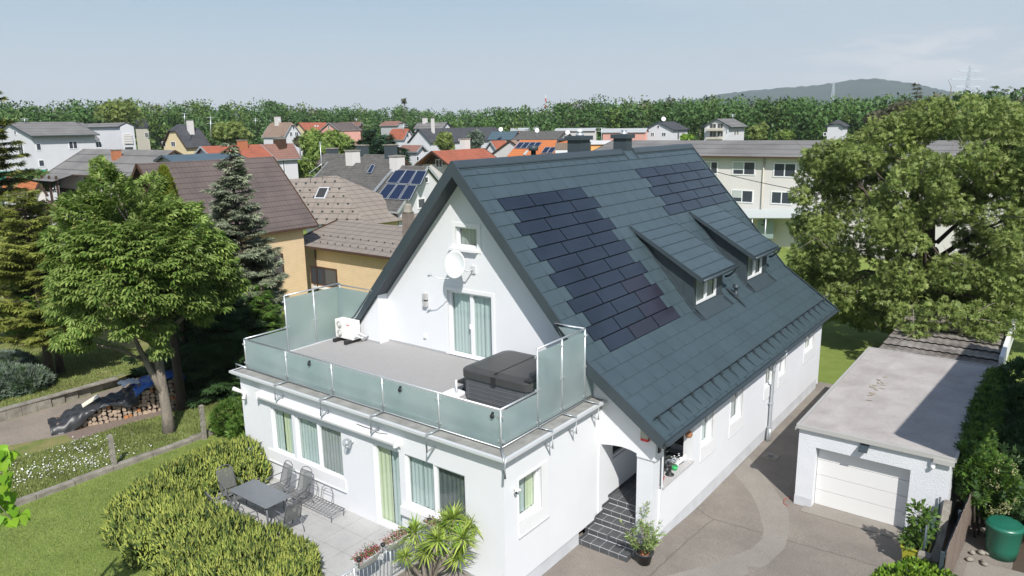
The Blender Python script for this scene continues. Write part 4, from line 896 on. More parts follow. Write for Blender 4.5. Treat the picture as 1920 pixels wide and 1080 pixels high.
# membrane sheet with soft wrinkles
m = MB(); m.smooth = True; nx_, ny_ = 60, 130
for j in range(ny_+1):
    for i in range(nx_+1):
        x = 4.12+4.12*i/nx_; y = 9.66+9.60*j/ny_
        z = 2.512+.012*math.sin(x*1.3+y*.35)+.010*math.exp(-((x-5.2-.18*(y-12)+.3*math.sin(y))**2)*30)+.009*math.exp(-((x-4.7-.1*(y-12))**2)*60)+.008*math.exp(-((x-7.2+.03*(y-12))**2)*90)
        z += .006*math.sin(x*7+math.sin(y*2)*2)*math.sin(y*1.7+1)
        m.v.append((x, y, z))
m.f = [[j*(nx_+1)+i, j*(nx_+1)+i+1, (j+1)*(nx_+1)+i+1, (j+1)*(nx_+1)+i] for j in range(ny_) for i in range(nx_)]; m.mi = [0]*len(m.f); m.sm = [True]*len(m.f)
m.build('roof_membrane', mem, rf, recalc=False)
w = MB(); w.box(4.03, 8.29, 9.58, 9.66, 2.40, 2.535); w.box(4.03, 4.11, 9.66, 19.3, 2.40, 2.54); w.box(8.25, 8.33, 9.66, 19.3, 2.40, 2.53); w.box(4.03, 8.33, 19.28, 19.34, 2.40, 2.545); w.box(7.78, 8.3, 9.55, 9.585, 2.30, 2.44)
w.build('edge_flashing', material('dull_flashing', (.40, .395, .38), .6), rf); w = MB(); w.box(4.0, 4.03, 9.58, 19.3, 2.34, 2.44); w.build('gutter', M['galv'], rf)
# stains, flat marks with a shape of their own
def stain(cx, cy, rx, ry, ang, z, mat, seed):
    r = random.Random(seed); m = MB(); n = 28; k = [1+.35*r.uniform(-1, 1) for _ in range(n)]
    m.add([(cx+rx*k[i]*math.cos(2*math.pi*i/n)*math.cos(ang)-ry*k[i]*math.sin(2*math.pi*i/n)*math.sin(ang), cy+rx*k[i]*math.cos(2*math.pi*i/n)*math.sin(ang)+ry*k[i]*math.sin(2*math.pi*i/n)*math.cos(ang), z) for i in range(n)], [tuple(range(n))]); return m
for k in range(46):
    r = random.Random(k); f = r.random(); p = Zp(1440+(880-130*f+r.gauss(0, 22))/4, 560+(590+180*f+r.gauss(0, 20))/4, 2.53)
    stain(p[0], p[1], .10, .04, r.random()*3, 2.530+.0004*k, material('roof_stain', (.40, .35, .27), .9) if k == 0 else bpy.data.materials['roof_stain'], k).build('stain', bpy.data.materials['roof_stain'], rf, recalc=False) if k < 14 else None
dm = material('garage_door_white', (.70, .70, .69), .45)
w = MB()
for k in range(4): z = -.16+.505*k; w.box(4.63, 7.23, GY0+.31, GY0+.355, z+.008, z+.500)
d = w.build('garage_door', dm, t, bevel=.006); w = MB(); w.box(4.625, 7.235, GY0+.345, GY0+.37, -.2, 1.87); w.build('door_seal', M['dmetal'], d); w = MB(); w.box(5.88, 5.94, GY0+.29, GY0+.31, 1.80, 1.85); w.build('handle', M['black'], d)
setp(MB().box(4.4, 7.6, 9.3, 10.02, -.3, -.155).build('garage_apron', M['patch']), kind='structure')
t = thing('wall_light', 'dark flood light above the white garage door', 'flood light', (6.0, 9.7, 2.2)); m = MB(); m.add([(5.86, 9.48, 2.22), (6.10, 9.48, 2.22), (6.10, 9.70, 2.34), (5.86, 9.70, 2.34), (5.86, 9.46, 2.15), (6.10, 9.46, 2.15), (6.10, 9.70, 2.24), (5.86, 9.70, 2.24)], [(0, 1, 2, 3), (4, 7, 6, 5), (0, 4, 5, 1), (1, 5, 6, 2), (2, 6, 7, 3), (3, 7, 4, 0)]); m.build('housing', M['dmetal'], t, bevel=.006)
MB().box(5.88, 6.08, 9.50, 9.69, 2.14, 2.16).build('lens', M['glass'], t)
t = thing('motion_sensor', 'small white motion sensor near the right end of the garage front', 'sensor', (7.78, 9.7, 2.2)); m = MB(); m.box(7.72, 7.84, 9.62, 9.70, 2.12, 2.30); m.build('base', M['trim'], t, bevel=.01); m = MB(); m.lathe((7.78, 9.60, 2.13), [(.01, -.05), (.05, -.02), (.055, .04), (.03, .06)], 12); m.build('eye', M['trim'], t)
t = thing('garden_hose', 'piece of dark red hose on the ground at the garage corner', 'hose', (3.9, 9.6, -.19)); MB().tube([(4.08, 9.9, -.17), (3.9, 10.0, -.17), (3.78, 9.75, -.17), (3.85, 9.45, -.17), (4.0, 9.4, -.17)], .012, 6).build('hose', material('hose_red', (.35, .08, .07), .5), t)
# corrugated shed roof behind the garage
t = thing('old_shed', 'long low shed with stained fibre cement roof behind the garage', 'shed', (6.2, 24, -.2))
cor = material('fibre_cement_old', (.27, .25, .225), .95, col2=(.085, .07, .06), vscale=1.3, bump=.5, bscale=30, detail=8, stretch=(.5, 1, 1))
m = MB(); 
for k in range(8):
    ya = 19.45+1.12*k; za = 2.05+.02*k; n = 46; vs = []
    for yy, z in ((ya, za+.05), (ya+1.2, za)):
        for i in range(n+1): vs.append((4.15+4.3*i/n, yy, z+.022*math.cos(i*1.9)))
    m.smooth = True; m.add(vs, [(i, i+1, n+2+i, n+1+i) for i in range(n)])
m.build('roof', cor, t, recalc=False); m = MB(); m.box(4.25, 8.35, 19.5, 28.2, -.2, 1.95); m.build('wall', M['kerb'], t); m = MB(); m.box(8.42, 8.58, 21.5, 28.6, 1.5, 2.35); m.build('side_board', M['trim'], t)
# ladder-like garden chair behind the garage edge
t = thing('garden_chair', 'orange wooden chair back showing behind the garage roof edge', 'chair', (3.6, 17.6, -.2))
m = MB()
for x in (3.45, 3.95): m.bar((x, 17.9, -.2), (x, 18.1, 1.25), .06); m.bar((x, 17.3, -.2), (x, 17.3, .45), .05)
for z in (.95, 1.12): m.bar((3.45, 18.08, z), (3.95, 18.08, z), .05, .09)
m.build('frame', M['orangewood'], t); MB().box(3.42, 3.98, 17.25, 17.95, .43, .47).build('seat', M['orangewood'], t)
# ---------------------------------------------------------------- right-hand boundary: wire fence, board fence, bin, pot
t = thing('wire_fence', 'green wire mesh fence panel in front of the garage corner', 'fence', (8.0, 8.9, -.2))
m = MB(); a = Vector((7.98, 7.75, 0)); b = Vector((8.02, 10.3, 0)) if False else Vector((8.05, 9.62, 0))
for k in range(12): z = .05+.1*k; m.tube([(a.x, a.y, z), (b.x, b.y, z)], .004, 4)
for k in range(30): p = a.lerp(b, k/29); m.tube([(p.x, p.y, -.2), (p.x, p.y, 1.2)], .004, 4)
m.build('mesh', material('green_wire', (.05, .10, .08), .5), t); 
for p in (a, b): MB().tube([(p.x, p.y, -.2), (p.x, p.y, 1.3)], .025, 8).build('fence_post', M['dmetal'], t)
t = thing('concrete_kerb_wall', 'old low concrete wall beside the wire fence at the garage corner', 'wall', (8.3, 8.9, -.2))
m = MB(); m.prism([(7.75, -.2), (9.66, -.2), (9.66, 1.25), (9.4, 1.28), (8.9, .55), (7.75, .35)], 0, 8.16, 8.34); m.box(7.9, 8.2, 7.35, 7.62, -.2, .62); m.build('concrete', M['kerb'], t)
t = thing('board_fence', 'weathered vertical board fence running from the garage corner to the front', 'fence', (8.7, 9, -.2))
m = MB(); r_ = random.Random(8); pa = Vector((8.60, 6.6, 0)); pb = Vector((8.78, 11.6, 0)); n = 38
for k in range(n):
    p = pa.lerp(pb, k/n); q = pa.lerp(pb, (k+.93)/n); top = 1.35+r_.uniform(-.02, .02); o_ = r_.uniform(-.006, .006)
    m.slab([(p.x+o_, p.y, -.1), (q.x+o_, q.y, -.1), (q.x+o_, q.y, top), (p.x+o_, p.y, top)], .022)
m.build('board', M['wood'], t); m = MB()
for z in (.2, 1.2): m.bar((pa.x-.05, pa.y, z), (pb.x-.05, pb.y, z), .05, .08)
for k in range(3): p = pa.lerp(pb, k/2); m.bar((p.x-.09, p.y, -.2), (p.x-.09, p.y, 1.3), .09)
m.build('rail', M['dmetal'], t)
t = thing('planter', 'tall yellow square planter with a leafy shrub before the garage corner', 'planter', (7.75, 8.25, -.2))
yel = material('yellow_planter', (.36, .36, .04), .5); m = MB(); m.add([(7.52, 7.95, -.2), (7.98, 7.95, -.2), (7.98, 8.40, -.2), (7.52, 8.40, -.2), (7.45, 7.88, .42), (8.05, 7.88, .42), (8.05, 8.47, .42), (7.45, 8.47, .42)], [(0, 1, 5, 4), (1, 2, 6, 5), (2, 3, 7, 6), (3, 0, 4, 7), (0, 3, 2, 1)]); m.bar((7.43, 7.87, .42), (8.07, 7.87, .42), .04); m.bar((7.43, 8.48, .42), (8.07, 8.48, .42), .04); m.bar((7.43, 7.87, .42), (7.43, 8.48, .42), .04); m.bar((8.07, 7.87, .42), (8.07, 8.48, .42), .04); m.build('pot', yel, t)
m = MB(); m.box(7.48, 8.02, 7.9, 8.45, .34, .37); m.build('soil', M['soil'], t)
t = thing('garden_bin', 'large round dark green plastic compost bin with ribbed lid', 'compost bin', (9.62, 10.1, -.2))
gb = material('green_bin', (.015, .13, .085), .35, spec=.6); m = MB(); m.lathe((9.60, 10.1, -.2), [(.36, 0), (.40, .3), (.44, .86), (.47, .90)], 30); m.build('body', gb, t)
m = MB(); m.lathe((9.60, 10.1, .70), [(.47, 0), (.475, .05), (.40, .10), (.1, .14), (.01, .14)], 30); 
for k in range(-5, 6): yy = 10.1+.075*k; hw = math.sqrt(max(.01, .16-(.075*k)**2)); m.bar((9.60-hw, yy, .815), (9.60+hw, yy, .815), .02, .02)
m.build('lid', gb, t)
sheet('garden_path', [(8.9, 6.4), (11.5, 6.0), (11.5, 9.6), (9.3, 9.4), (8.9, 9.2)], -.185, M['patch'])
t = thing('stones', 'pale stones and a folded pale sheet on the soil beside the compost bin', 'stones', (9.0, 9.6, -.18)); m = MB(); r_ = random.Random(4)
for k in range(9): c = (9.0+r_.uniform(-.15, .35), 9.2+r_.uniform(0, .9), -.15); a = r_.uniform(.06, .13); MB().lathe(c, [(.01, -.03), (a, 0), (a*.8, .05), (.01, .08)], 7).build('stone', M['kerb'], t)
sheet('flower_bed', [(8.3, 9.3), (9.5, 9.3), (11.5, 9.8), (11.5, 20), (8.3, 20)], -.19, M['soil'])
# unseen neighbouring house, right of frame; roof outline shaped to shade the garage roof
t = thing('unseen_neighbour_house', 'plain white neighbouring house standing beyond the right garden', 'house', (16.5, 8, -.2))
c = Vector((6.59, 10.55, 2.53)); kk = 9.5; cr = c+SD*kk; r1 = Vector((.07, 1, 0)).normalized(); r2 = Vector((1, -.476, 0)).normalized()
A = cr; B = cr+r1*13; C_ = B+r2*10; D_ = cr+r2*10; WQ = (A+r1*3.9+r2*.6, B-r1*.4+r2*.6, C_-r1*.4-r2*.6, D_+r1*3.9-r2*.6); m = MB(); vs = [(p.x, p.y, -.3) for p in WQ]+[(p.x, p.y, A.z-.2) for p in WQ]
m.add(vs, [(0, 1, 5, 4), (1, 2, 6, 5), (2, 3, 7, 6), (3, 0, 4, 7)]); m.build('wall', M['white'], t)
m = MB(); RQ = [A, A+r2*2.0, A+r2*2.1+r1*3.2, D_+r1*3.2, C_, B]; m.add([(p.x, p.y, A.z) for p in RQ]+[(p.x, p.y, A.z-.25) for p in RQ], [tuple(range(6)), tuple(range(11, 5, -1))]+[(i, (i+1) % 6, 6+(i+1) % 6, 6+i) for i in range(6)]); m.build('roof', M['roof'], t)
# ---------------------------------------------------------------- patio furniture, railing
PZ = .742
fr = material('grey_furniture_frame', (.13, .135, .15), .45); mesh_ = material('grey_seat_mesh', (.10, .105, .105), .8)
def meshfab():
    m = bpy.data.materials.new('woven_mesh'); m.use_nodes = True; t = m.node_tree; b = t.nodes['Principled BSDF']; b.inputs['Base Color'].default_value = (.13, .135, .13, 1); b.inputs['Roughness'].default_value = .8
    o = t.nodes['Material Output']; tr = t.nodes.new('ShaderNodeBsdfTransparent'); mx = t.nodes.new('ShaderNodeMixShader'); mx.inputs[0].default_value = .75; t.links.new(tr.outputs[0], mx.inputs[1]); t.links.new(b.outputs[0], mx.inputs[2]); t.links.new(mx.outputs[0], o.inputs[0]); return m
fab = meshfab()
t = thing('garden_table', 'rectangular grey garden table on the tiled patio', 'table', (-7.67, -1.68, PZ))
TX0, TX1, TY0, TY1 = -8.58, -6.76, -2.10, -1.24
m = MB(); rings(m, [(rrect(TX0, TX1, TY0, TY1, .06, 4), PZ+.695), (rrect(TX0, TX1, TY0, TY1, .06, 4), PZ+.72)]); m.build('tabletop', material('table_glass', (.165, .18, .195), .35, var=.08, vscale=4), t, bevel=.005)
for x in (TX0+.12, TX1-.12):
    for y in (TY0+.1, TY1-.1): MB().tube([(x, y, PZ), (x, y, PZ+.69)], .028, 8).build('leg', fr, t)
m = MB(); m.bar((TX0+.12, TY0+.1, PZ+.66), (TX1-.12, TY0+.1, PZ+.66), .04); m.bar((TX0+.12, TY1-.1, PZ+.66), (TX1-.12, TY1-.1, PZ+.66), .04); m.bar((TX0+.12, TY0+.1, PZ+.66), (TX0+.12, TY1-.1, PZ+.66), .04); m.bar((TX1-.12, TY0+.1, PZ+.66), (TX1-.12, TY1-.1, PZ+.66), .04); m.build('apron', fr, t)
def chair(x, y, rot, lab):
    """seat faces +x at rot 0"""
    t = thing('garden_chair', lab, 'chair', (x, y, PZ), 'metal garden chairs round the grey table')
    R = Matrix.Translation((x, y, PZ)) @ Matrix.Rotation(math.radians(rot), 4, 'Z'); P = lambda *p: R @ Vector(p)
    m = MB(); m.add([P(-.23, -.24, .40), P(.24, -.24, .43), P(.24, .24, .43), P(-.23, .24, .40)], [(0, 1, 2, 3)]); m.build('seat', fab, t, recalc=False)
    m = MB(); m.add([P(-.24, -.24, .42), P(-.24, .24, .42), P(-.42, .22, .98), P(-.42, -.22, .98)], [(0, 1, 2, 3)]); bk = m.build('backrest', fab, t, recalc=False)
    m = MB(); top = [(-.24, -.25, .40), (-.42, -.24, .95), (-.455, -.19, 1.03), (-.465, -.10, 1.07), (-.47, 0, 1.085), (-.465, .10, 1.07), (-.455, .19, 1.03), (-.42, .24, .95), (-.24, .25, .40)]
    m.tube([P(*p) for p in top], .013, 7); m.tube([P(-.43, -.23, .98), P(-.43, .23, .98)], .009, 6)
    m.tube([P(-.23, -.25, .40), P(.25, -.25, .43), P(.25, .25, .43), P(-.23, .25, .40)], .012, 7); m.build('seat_frame', fr, t)
    for s in (-1, 1):
        m = MB(); m.tube([P(-.33, .25*s, .68), P(.05, .27*s, .67), P(.20, .27*s, .64), P(.25, .27*s, .55), P(.30, .27*s, 0)], .014, 7); m.build('leg', fr, t)
        m = MB(); m.tube([P(.10, .26*s, .42), P(-.10, .26*s, .38), P(-.30, .27*s, .18), P(-.38, .27*s, 0)], .014, 7); m.build('leg', fr, t)
    return t
chair(-9.0, -1.75, -8, 'grey mesh chair at the left head of the garden table, its back against the hedge')
chair(-6.35, -1.70, 172, 'grey metal chair at the right head of the garden table')
chair(-8.25, -2.45, 82, 'grey mesh chair on the hedge side of the table, left one')
chair(-7.25, -2.50, 100, 'grey mesh chair on the hedge side of the table, near the front corner')
chair(-8.10, -.80, -95, 'wire-backed chair on the wall side of the table, below the screened window, left one')
chair(-7.25, -.72, -85, 'wire-backed chair on the wall side of the table, nearer the terrace door')
t = thing('wire_bench', 'low wire bench frame lying along the white wall behind the chairs', 'bench', (-6.6, -.4, PZ))
m = MB(); 
for i in range(14): x = -7.5+.13*i; m.tube([(x, -.75, PZ+.22), (x+.13, -.25, PZ+.22)], .007, 5); m.tube([(x+.13, -.75, PZ+.22), (x, -.25, PZ+.22)], .007, 5)
m.tube([(-7.5, -.75, PZ+.22), (-5.68, -.75, PZ+.22), (-5.68, -.25, PZ+.22), (-7.5, -.25, PZ+.22), (-7.5, -.75, PZ+.22)], .012, 6); m.build('seat', fr, t)
for x, y in ((-7.45, -.72), (-5.72, -.72), (-7.45, -.28), (-5.72, -.28)): MB().tube([(x, y, PZ), (x, y, PZ+.22)], .012, 6).build('leg', fr, t)
m = MB()
for x in (-7.25, -6.55): m.tube([(x-.25, -.22, PZ+.22), (x-.25, -.15, PZ+.50), (x-.15, -.13, PZ+.60), (x, -.12, PZ+.63), (x+.15, -.13, PZ+.60), (x+.25, -.15, PZ+.50), (x+.25, -.22, PZ+.22)], .011, 6); m.tube([(x-.25, -.16, PZ+.46), (x+.25, -.16, PZ+.46)], .008, 6)
m.build('backrest', fr, t)
# patio railing and window boxes
t = thing('patio_railing', 'galvanised bar railing with vertical rods at the patio edge', 'railing', (-2.38, -1.6, PZ))
m = MB(); m.tube([(-2.40, -.42, PZ+.86), (-2.40, -4.1, PZ+.86)], .022, 8); m.tube([(-2.40, -.42, PZ+.08), (-2.40, -4.1, PZ+.08)], .014, 8); m.tube([(-2.40, -.42, PZ+.86), (-2.40, -.30, PZ+.80), (-2.40, -.26, PZ+.3), (-2.40, -.40, PZ+.08)], .02, 8); m.build('handrail', M['galv'], t)
m = MB(); y = -.55
while y > -4.0: m.tube([(-2.40, y, PZ+.08), (-2.40, y, PZ+.86)], .008, 6); y -= .125
m.build('rod', M['galv'], t)
for y in (-.42, -1.55, -2.7, -3.9): MB().tube([(-2.40, y, PZ-.1), (-2.40, y, PZ+.88)], .026, 8).build('post', M['galv'], t)
flo = leafmat('pink_and_yellow_flowers', (.55, .12, .20), (.62, .40, .18), (.75, .60, .55), trans=.2)
r_ = random.Random(6)
def winbox(x, y, rot, lab, mix):
    t = thing('window_box', lab, 'flower box', (x, y, PZ+.8), 'white oval flower boxes on the patio railing'); R = Matrix.Translation((x, y, PZ+.78)) @ Matrix.Rotation(math.radians(rot), 4, 'Z')
    m = MB(); vs = []; n = 24; lv = [(.30, .10, 0), (.38, .15, .20), (.41, .165, .22), (.38, .145, .21), (.36, .13, .17)]
    for a, b, z in lv:
        for k in range(n): q = 2*math.pi*k/n; ca, sa = math.cos(q), math.sin(q); vs.append(R @ Vector((a*abs(ca)**.7*(1 if ca > 0 else -1), b*abs(sa)**.8*(1 if sa > 0 else -1), z)))
    m.smooth = True; m.add(vs, [(i*n+k, i*n+(k+1) % n, (i+1)*n+(k+1) % n, (i+1)*n+k) for i in range(4) for k in range(n)]+[tuple(range(n-1, -1, -1)), tuple(4*n+k for k in range(n))]); m.build('box', M['trim'], t)
    P = []; Nn = 900
    for k in range(Nn):
        a = r_.uniform(-.36, .36); b = r_.gauss(0, .07); p = R @ Vector((a, b*1.2, .20+abs(r_.gauss(0, .10))*(1-abs(a)*1.2))); P.append(p)
    P = np.array(P); LEAF(t, 'flowers', P[:Nn*2//3], .035, mix); LEAF(t, 'foliage', P[Nn*2//3:], .05, GRN)
def LEAF(parent, name, P, size, mat):
    q = np.array([[0, 0, 0], [.5, .35, .1], [1, 0, 0], [.5, -.35, .1]])-np.array([.5, 0, 0]); rs = np.random.RandomState(len(P)); A = rs.randn(len(P), 3); A /= np.linalg.norm(A, axis=1)[:, None]; B = np.cross(A, rs.randn(len(P), 3)); B /= np.linalg.norm(B, axis=1)[:, None]; Cx = np.cross(A, B)
    v = P[:, None, :]+size*(q[None, :, 0:1]*A[:, None]+q[None, :, 1:2]*B[:, None]+q[None, :, 2:3]*Cx[:, None]); return mesh_np(name, v.reshape(-1, 3), np.arange(len(P)*4).reshape(-1, 4), mat, parent)
GRN = leafmat('small_green_leaves', (.06, .15, .02), (.14, .22, .04))
winbox(-2.42, -2.26, 90, 'white oval flower box on the railing, nearest the camera, with dark orange flowers', leafmat('dark_orange_flowers', (.40, .08, .07), (.52, .25, .07), (.45, .12, .2), trans=.2))
winbox(-2.42, -1.34, 90, 'white oval flower box with pale pink flowers in the middle of the railing', flo)
winbox(-2.0, -.30, 0, 'white oval flower box with pink flowers below the window beside the yucca', flo)
for i, (x, y) in enumerate(((-2.42, -2.62), (-2.42, -1.86), (-2.42, -.92), (-2.3, -.35))):
    t = thing('solar_light', ('small black solar light at the near flower box', 'small black solar light on a rod between two flower boxes', 'black solar light at the end of the middle flower box', 'black solar light beside the flower box under the window')[i], 'lamp', (x, y, PZ+.9), 'solar lights on the patio railing')
    m = MB(); m.tube([(x+.1, y, PZ+.88), (x+.12, y, PZ+1.05)], .012, 6); m.lathe((x+.12, y, PZ+1.05), [(.03, 0), (.06, .04), (.06, .08), (.02, .10)], 12); m.build('lamp', M['black'], t)
# big black pot by the stairs
t = thing('plant_pot', 'large black plastic pot with straggling oleander beside the dark stairs', 'potted plant', (1.88, 3.75, 0))
m = MB(); m.lathe((1.88, 3.72, 0), [(.17, 0), (.24, .32), (.27, .33), (.27, .37), (.23, .37), (.21, .30), (.02, .30)], 24); m.build('pot', material('black_pot', (.035, .035, .037), .45), t)
m = MB(); m.lathe((1.88, 3.72, .29), [(.2, 0), (.01, .03)], 14); m.build('soil', M['orangewood'] if False else M['terracotta'], t)
POT = t
# overhead wire
t = thing('overhead_cable', 'dark overhead cable sagging across in front of the walnut tree', 'cable', (20, 24, 8))
a = Dp(1342, 322, 46); b = Dp(1990, 412, 40); m = MB(); m.tube([tuple(a+(b-a)*k/20-np.array([0, 0, 1.0*4*(k/20)*(1-k/20)*.45])) for k in range(21)], .02, 5); m.build('cable', M['black'], t)
# ---------------------------------------------------------------- neighbourhood
def tilemat(name, c1, c2, pitch=.35, rough=.85, rows=True, colw=.3, vs=.8):
    """roof covering: colour noise plus course and column relief"""
    m = material(name, c1, rough, col2=c2, vscale=vs, detail=8); t = m.node_tree; b = t.nodes['Principled BSDF']; co = t.nodes.new('ShaderNodeTexCoord')
    x = t.nodes.new('ShaderNodeSeparateXYZ'); t.links.new(co.outputs['Generated' if False else 'UV'], x.inputs[0]) if False else t.links.new(co.outputs['UV'], x.inputs[0])
    def saw(o, p):
        d = t.nodes.new('ShaderNodeMath'); d.operation = 'DIVIDE'; d.inputs[1].default_value = p; t.links.new(o, d.inputs[0]); f = t.nodes.new('ShaderNodeMath'); f.operation = 'FRACT'; t.links.new(d.outputs[0], f.inputs[0]); return f.outputs[0]
    v = saw(x.outputs[1], pitch); u = saw(x.outputs[0], colw)
    # joint line at the foot of every course
    r = t.nodes.new('ShaderNodeMapRange'); r.inputs[1].default_value = .0; r.inputs[2].default_value = .16; r.inputs[3].default_value = .30; r.inputs[4].default_value = 1; t.links.new(v, r.inputs[0])
    r2 = t.nodes.new('ShaderNodeMapRange'); r2.inputs[1].default_value = .0; r2.inputs[2].default_value = .25; r2.inputs[3].default_value = .80; r2.inputs[4].default_value = 1; t.links.new(u, r2.inputs[0])
    mu = t.nodes.new('ShaderNodeMath'); mu.operation = 'MULTIPLY'; t.links.new(r.outputs[0], mu.inputs[0]); t.links.new(r2.outputs[0], mu.inputs[1])
    h = t.nodes.new('ShaderNodeHueSaturation'); src = b.inputs['Base Color'].links[0].from_socket; t.links.new(src, h.inputs['Color']); t.links.new(mu.outputs[0], h.inputs['Value']); t.links.new(h.outputs[0], b.inputs['Base Color'])
    ad = t.nodes.new('ShaderNodeMath'); ad.operation = 'SUBTRACT'; ad.inputs[0].default_value = 1; t.links.new(v, ad.inputs[1])
    bp = t.nodes.new('ShaderNodeBump'); bp.inputs['Strength'].default_value = .6; bp.inputs['Distance'].default_value = .05; t.links.new(ad.outputs[0], bp.inputs['Height']); t.links.new(bp.outputs[0], b.inputs['Normal'])
    return m
T = dict(brown=tilemat('brown_concrete_tiles', (.125, .097, .088), (.09, .072, .066), .42, colw=.30), grey=tilemat('grey_fibre_sheets', (.20, .195, .185), (.14, .135, .13), 1.6, colw=.35, vs=.3), red=tilemat('red_clay_tiles', (.36, .11, .06), (.27, .085, .05), .4),
         orange=tilemat('orange_clay_tiles', (.52, .17, .055), (.44, .14, .05), .4), dark=tilemat('dark_tiles', (.065, .068, .075), (.045, .047, .055), .4), moss=tilemat('mossy_grey_slates', (.125, .12, .11), (.075, .072, .068), .3, vs=2.5),
         taupe=tilemat('taupe_metal_shingles', (.235, .205, .175), (.21, .18, .155), .55, colw=.8), rust=tilemat('faded_red_brown_tiles', (.25, .13, .10), (.19, .105, .085), .4), blue=tilemat('blue_grey_sheet', (.07, .115, .145), (.06, .10, .13), .5), light=tilemat('light_sheet', (.42, .45, .46), (.36, .38, .39), .6), tan=tilemat('tan_tiles', (.27, .19, .145), (.22, .155, .12), .4))
def plain(n, c): return material(n, c, .9, var=.06, vscale=.4)
WL = dict(white=plain('far_white_wall', (.60, .61, .635)), cream=plain('cream_wall', (.66, .55, .34)), pink=plain('pink_wall', (.68, .36, .30)), hot=plain('magenta_wall', (.55, .10, .20)), beige=plain('beige_wall', (.50, .47, .40)), grey=plain('grey_wall', (.42, .43, .44)), timber=material('dark_timber', (.07, .035, .02), .8, var=.3, vscale=3), orange=plain('apricot_wall', (.70, .38, .14)), pale=plain('pale_wall', (.62, .60, .58)))
def siding():
    m = material('yellow_board_siding', (.66, .50, .32), .85, var=.08, vscale=2); t = m.node_tree; b = t.nodes['Principled BSDF']; co = t.nodes.new('ShaderNodeTexCoord'); x = t.nodes.new('ShaderNodeSeparateXYZ'); t.links.new(co.outputs['Object'], x.inputs[0])
    d = t.nodes.new('ShaderNodeMath'); d.operation = 'DIVIDE'; d.inputs[1].default_value = .16; t.links.new(x.outputs[2], d.inputs[0]); f = t.nodes.new('ShaderNodeMath'); f.operation = 'FRACT'; t.links.new(d.outputs[0], f.inputs[0])
    r = t.nodes.new('ShaderNodeMapRange'); r.inputs[2].default_value = .15; r.inputs[3].default_value = .7; r.inputs[4].default_value = 1; t.links.new(f.outputs[0], r.inputs[0]); h = t.nodes.new('ShaderNodeHueSaturation'); t.links.new(b.inputs['Base Color'].links[0].from_socket, h.inputs['Color']); t.links.new(r.outputs[0], h.inputs['Value']); t.links.new(h.outputs[0], b.inputs['Base Color']); return m
WL['siding'] = siding()
def roofplane(mb, q, uvs):
    """q: eave0, eave1, ridge1, ridge0"""
    b = len(mb.v); mb.add(q, [tuple(range(len(q)))]); q = [Vector(p) for p in q]; e = (q[1]-q[0]).normalized(); n = (q[1]-q[0]).cross(q[-1]-q[0]).normalized(); s = n.cross(e)
    uvs.append([((p-q[0]).dot(e)+500, (p-q[0]).dot(s)+500) for p in q])
def finish_roof(o, uvs):
    me = o.data; uv = me.uv_layers.new(name='UVMap'); 
    for pi, l in enumerate(uvs):
        for k, li in enumerate(me.polygons[pi].loop_indices): uv.data[li].uv = l[k]
gmat = material('far_window_glass', (.05, .06, .075), .08, spec=.8); blind = material('window_blind', (.42, .46, .45), .7)
def farwin(parent, mk, quads, frame=M['pvc'], split=True, blinds=(), ft=.10):
    """mk(u,v)->3D point on wall; out = wall outward normal"""
    for k, (u0, v0, u1, v1) in enumerate(quads):
        P, n, t = mk; a = P(u0, v0); c = P(u1, v1); d0 = (a-t[1])@t[0]; d1 = (c-t[1])@t[0]; z1, z0 = a[2], c[2]
        if z0 > z1: z0, z1 = z1, z0
        if d0 > d1: d0, d1 = d1, d0
        def Q(d, z, o): p = t[1]+t[0]*d+n*o; return (p[0], p[1], z)
        m = MB()
        for (x0, x1, y0, y1) in ((d0-ft, d1+ft, z0-ft, z0), (d0-ft, d1+ft, z1, z1+ft), (d0-ft, d0, z0, z1), (d1, d1+ft, z0, z1)):
            m.add([Q(x0, y0, 0), Q(x1, y0, 0), Q(x1, y1, 0), Q(x0, y1, 0), Q(x0, y0, .05), Q(x1, y0, .05), Q(x1, y1, .05), Q(x0, y1, .05)], [(4, 5, 6, 7), (0, 1, 5, 4), (1, 2, 6, 5), (2, 3, 7, 6), (3, 0, 4, 7)])
        if split and d1-d0 > .7: dm_ = (d0+d1)/2; m.add([Q(dm_-.05, z0, .04), Q(dm_+.05, z0, .04), Q(dm_+.05, z1, .04), Q(dm_-.05, z1, .04)], [(0, 1, 2, 3)])
        f = m.build('window', frame, parent, recalc=False)
        m = MB(); m.add([Q(d0, z0, .02), Q(d1, z0, .02), Q(d1, z1, .02), Q(d0, z1, .02)], [(0, 1, 2, 3)]); m.build('pane', gmat, f, recalc=False)
        if k in blinds:
            m = MB(); e = (d0+d1)/2-.05; m.add([Q(d0+.03, z0+(z1-z0)*.35, .03), Q(e, z0+(z1-z0)*.35, .03), Q(e, z1, .03), Q(d0+.03, z1, .03)], [(0, 1, 2, 3)]); m.build('blind', blind, f, recalc=False)
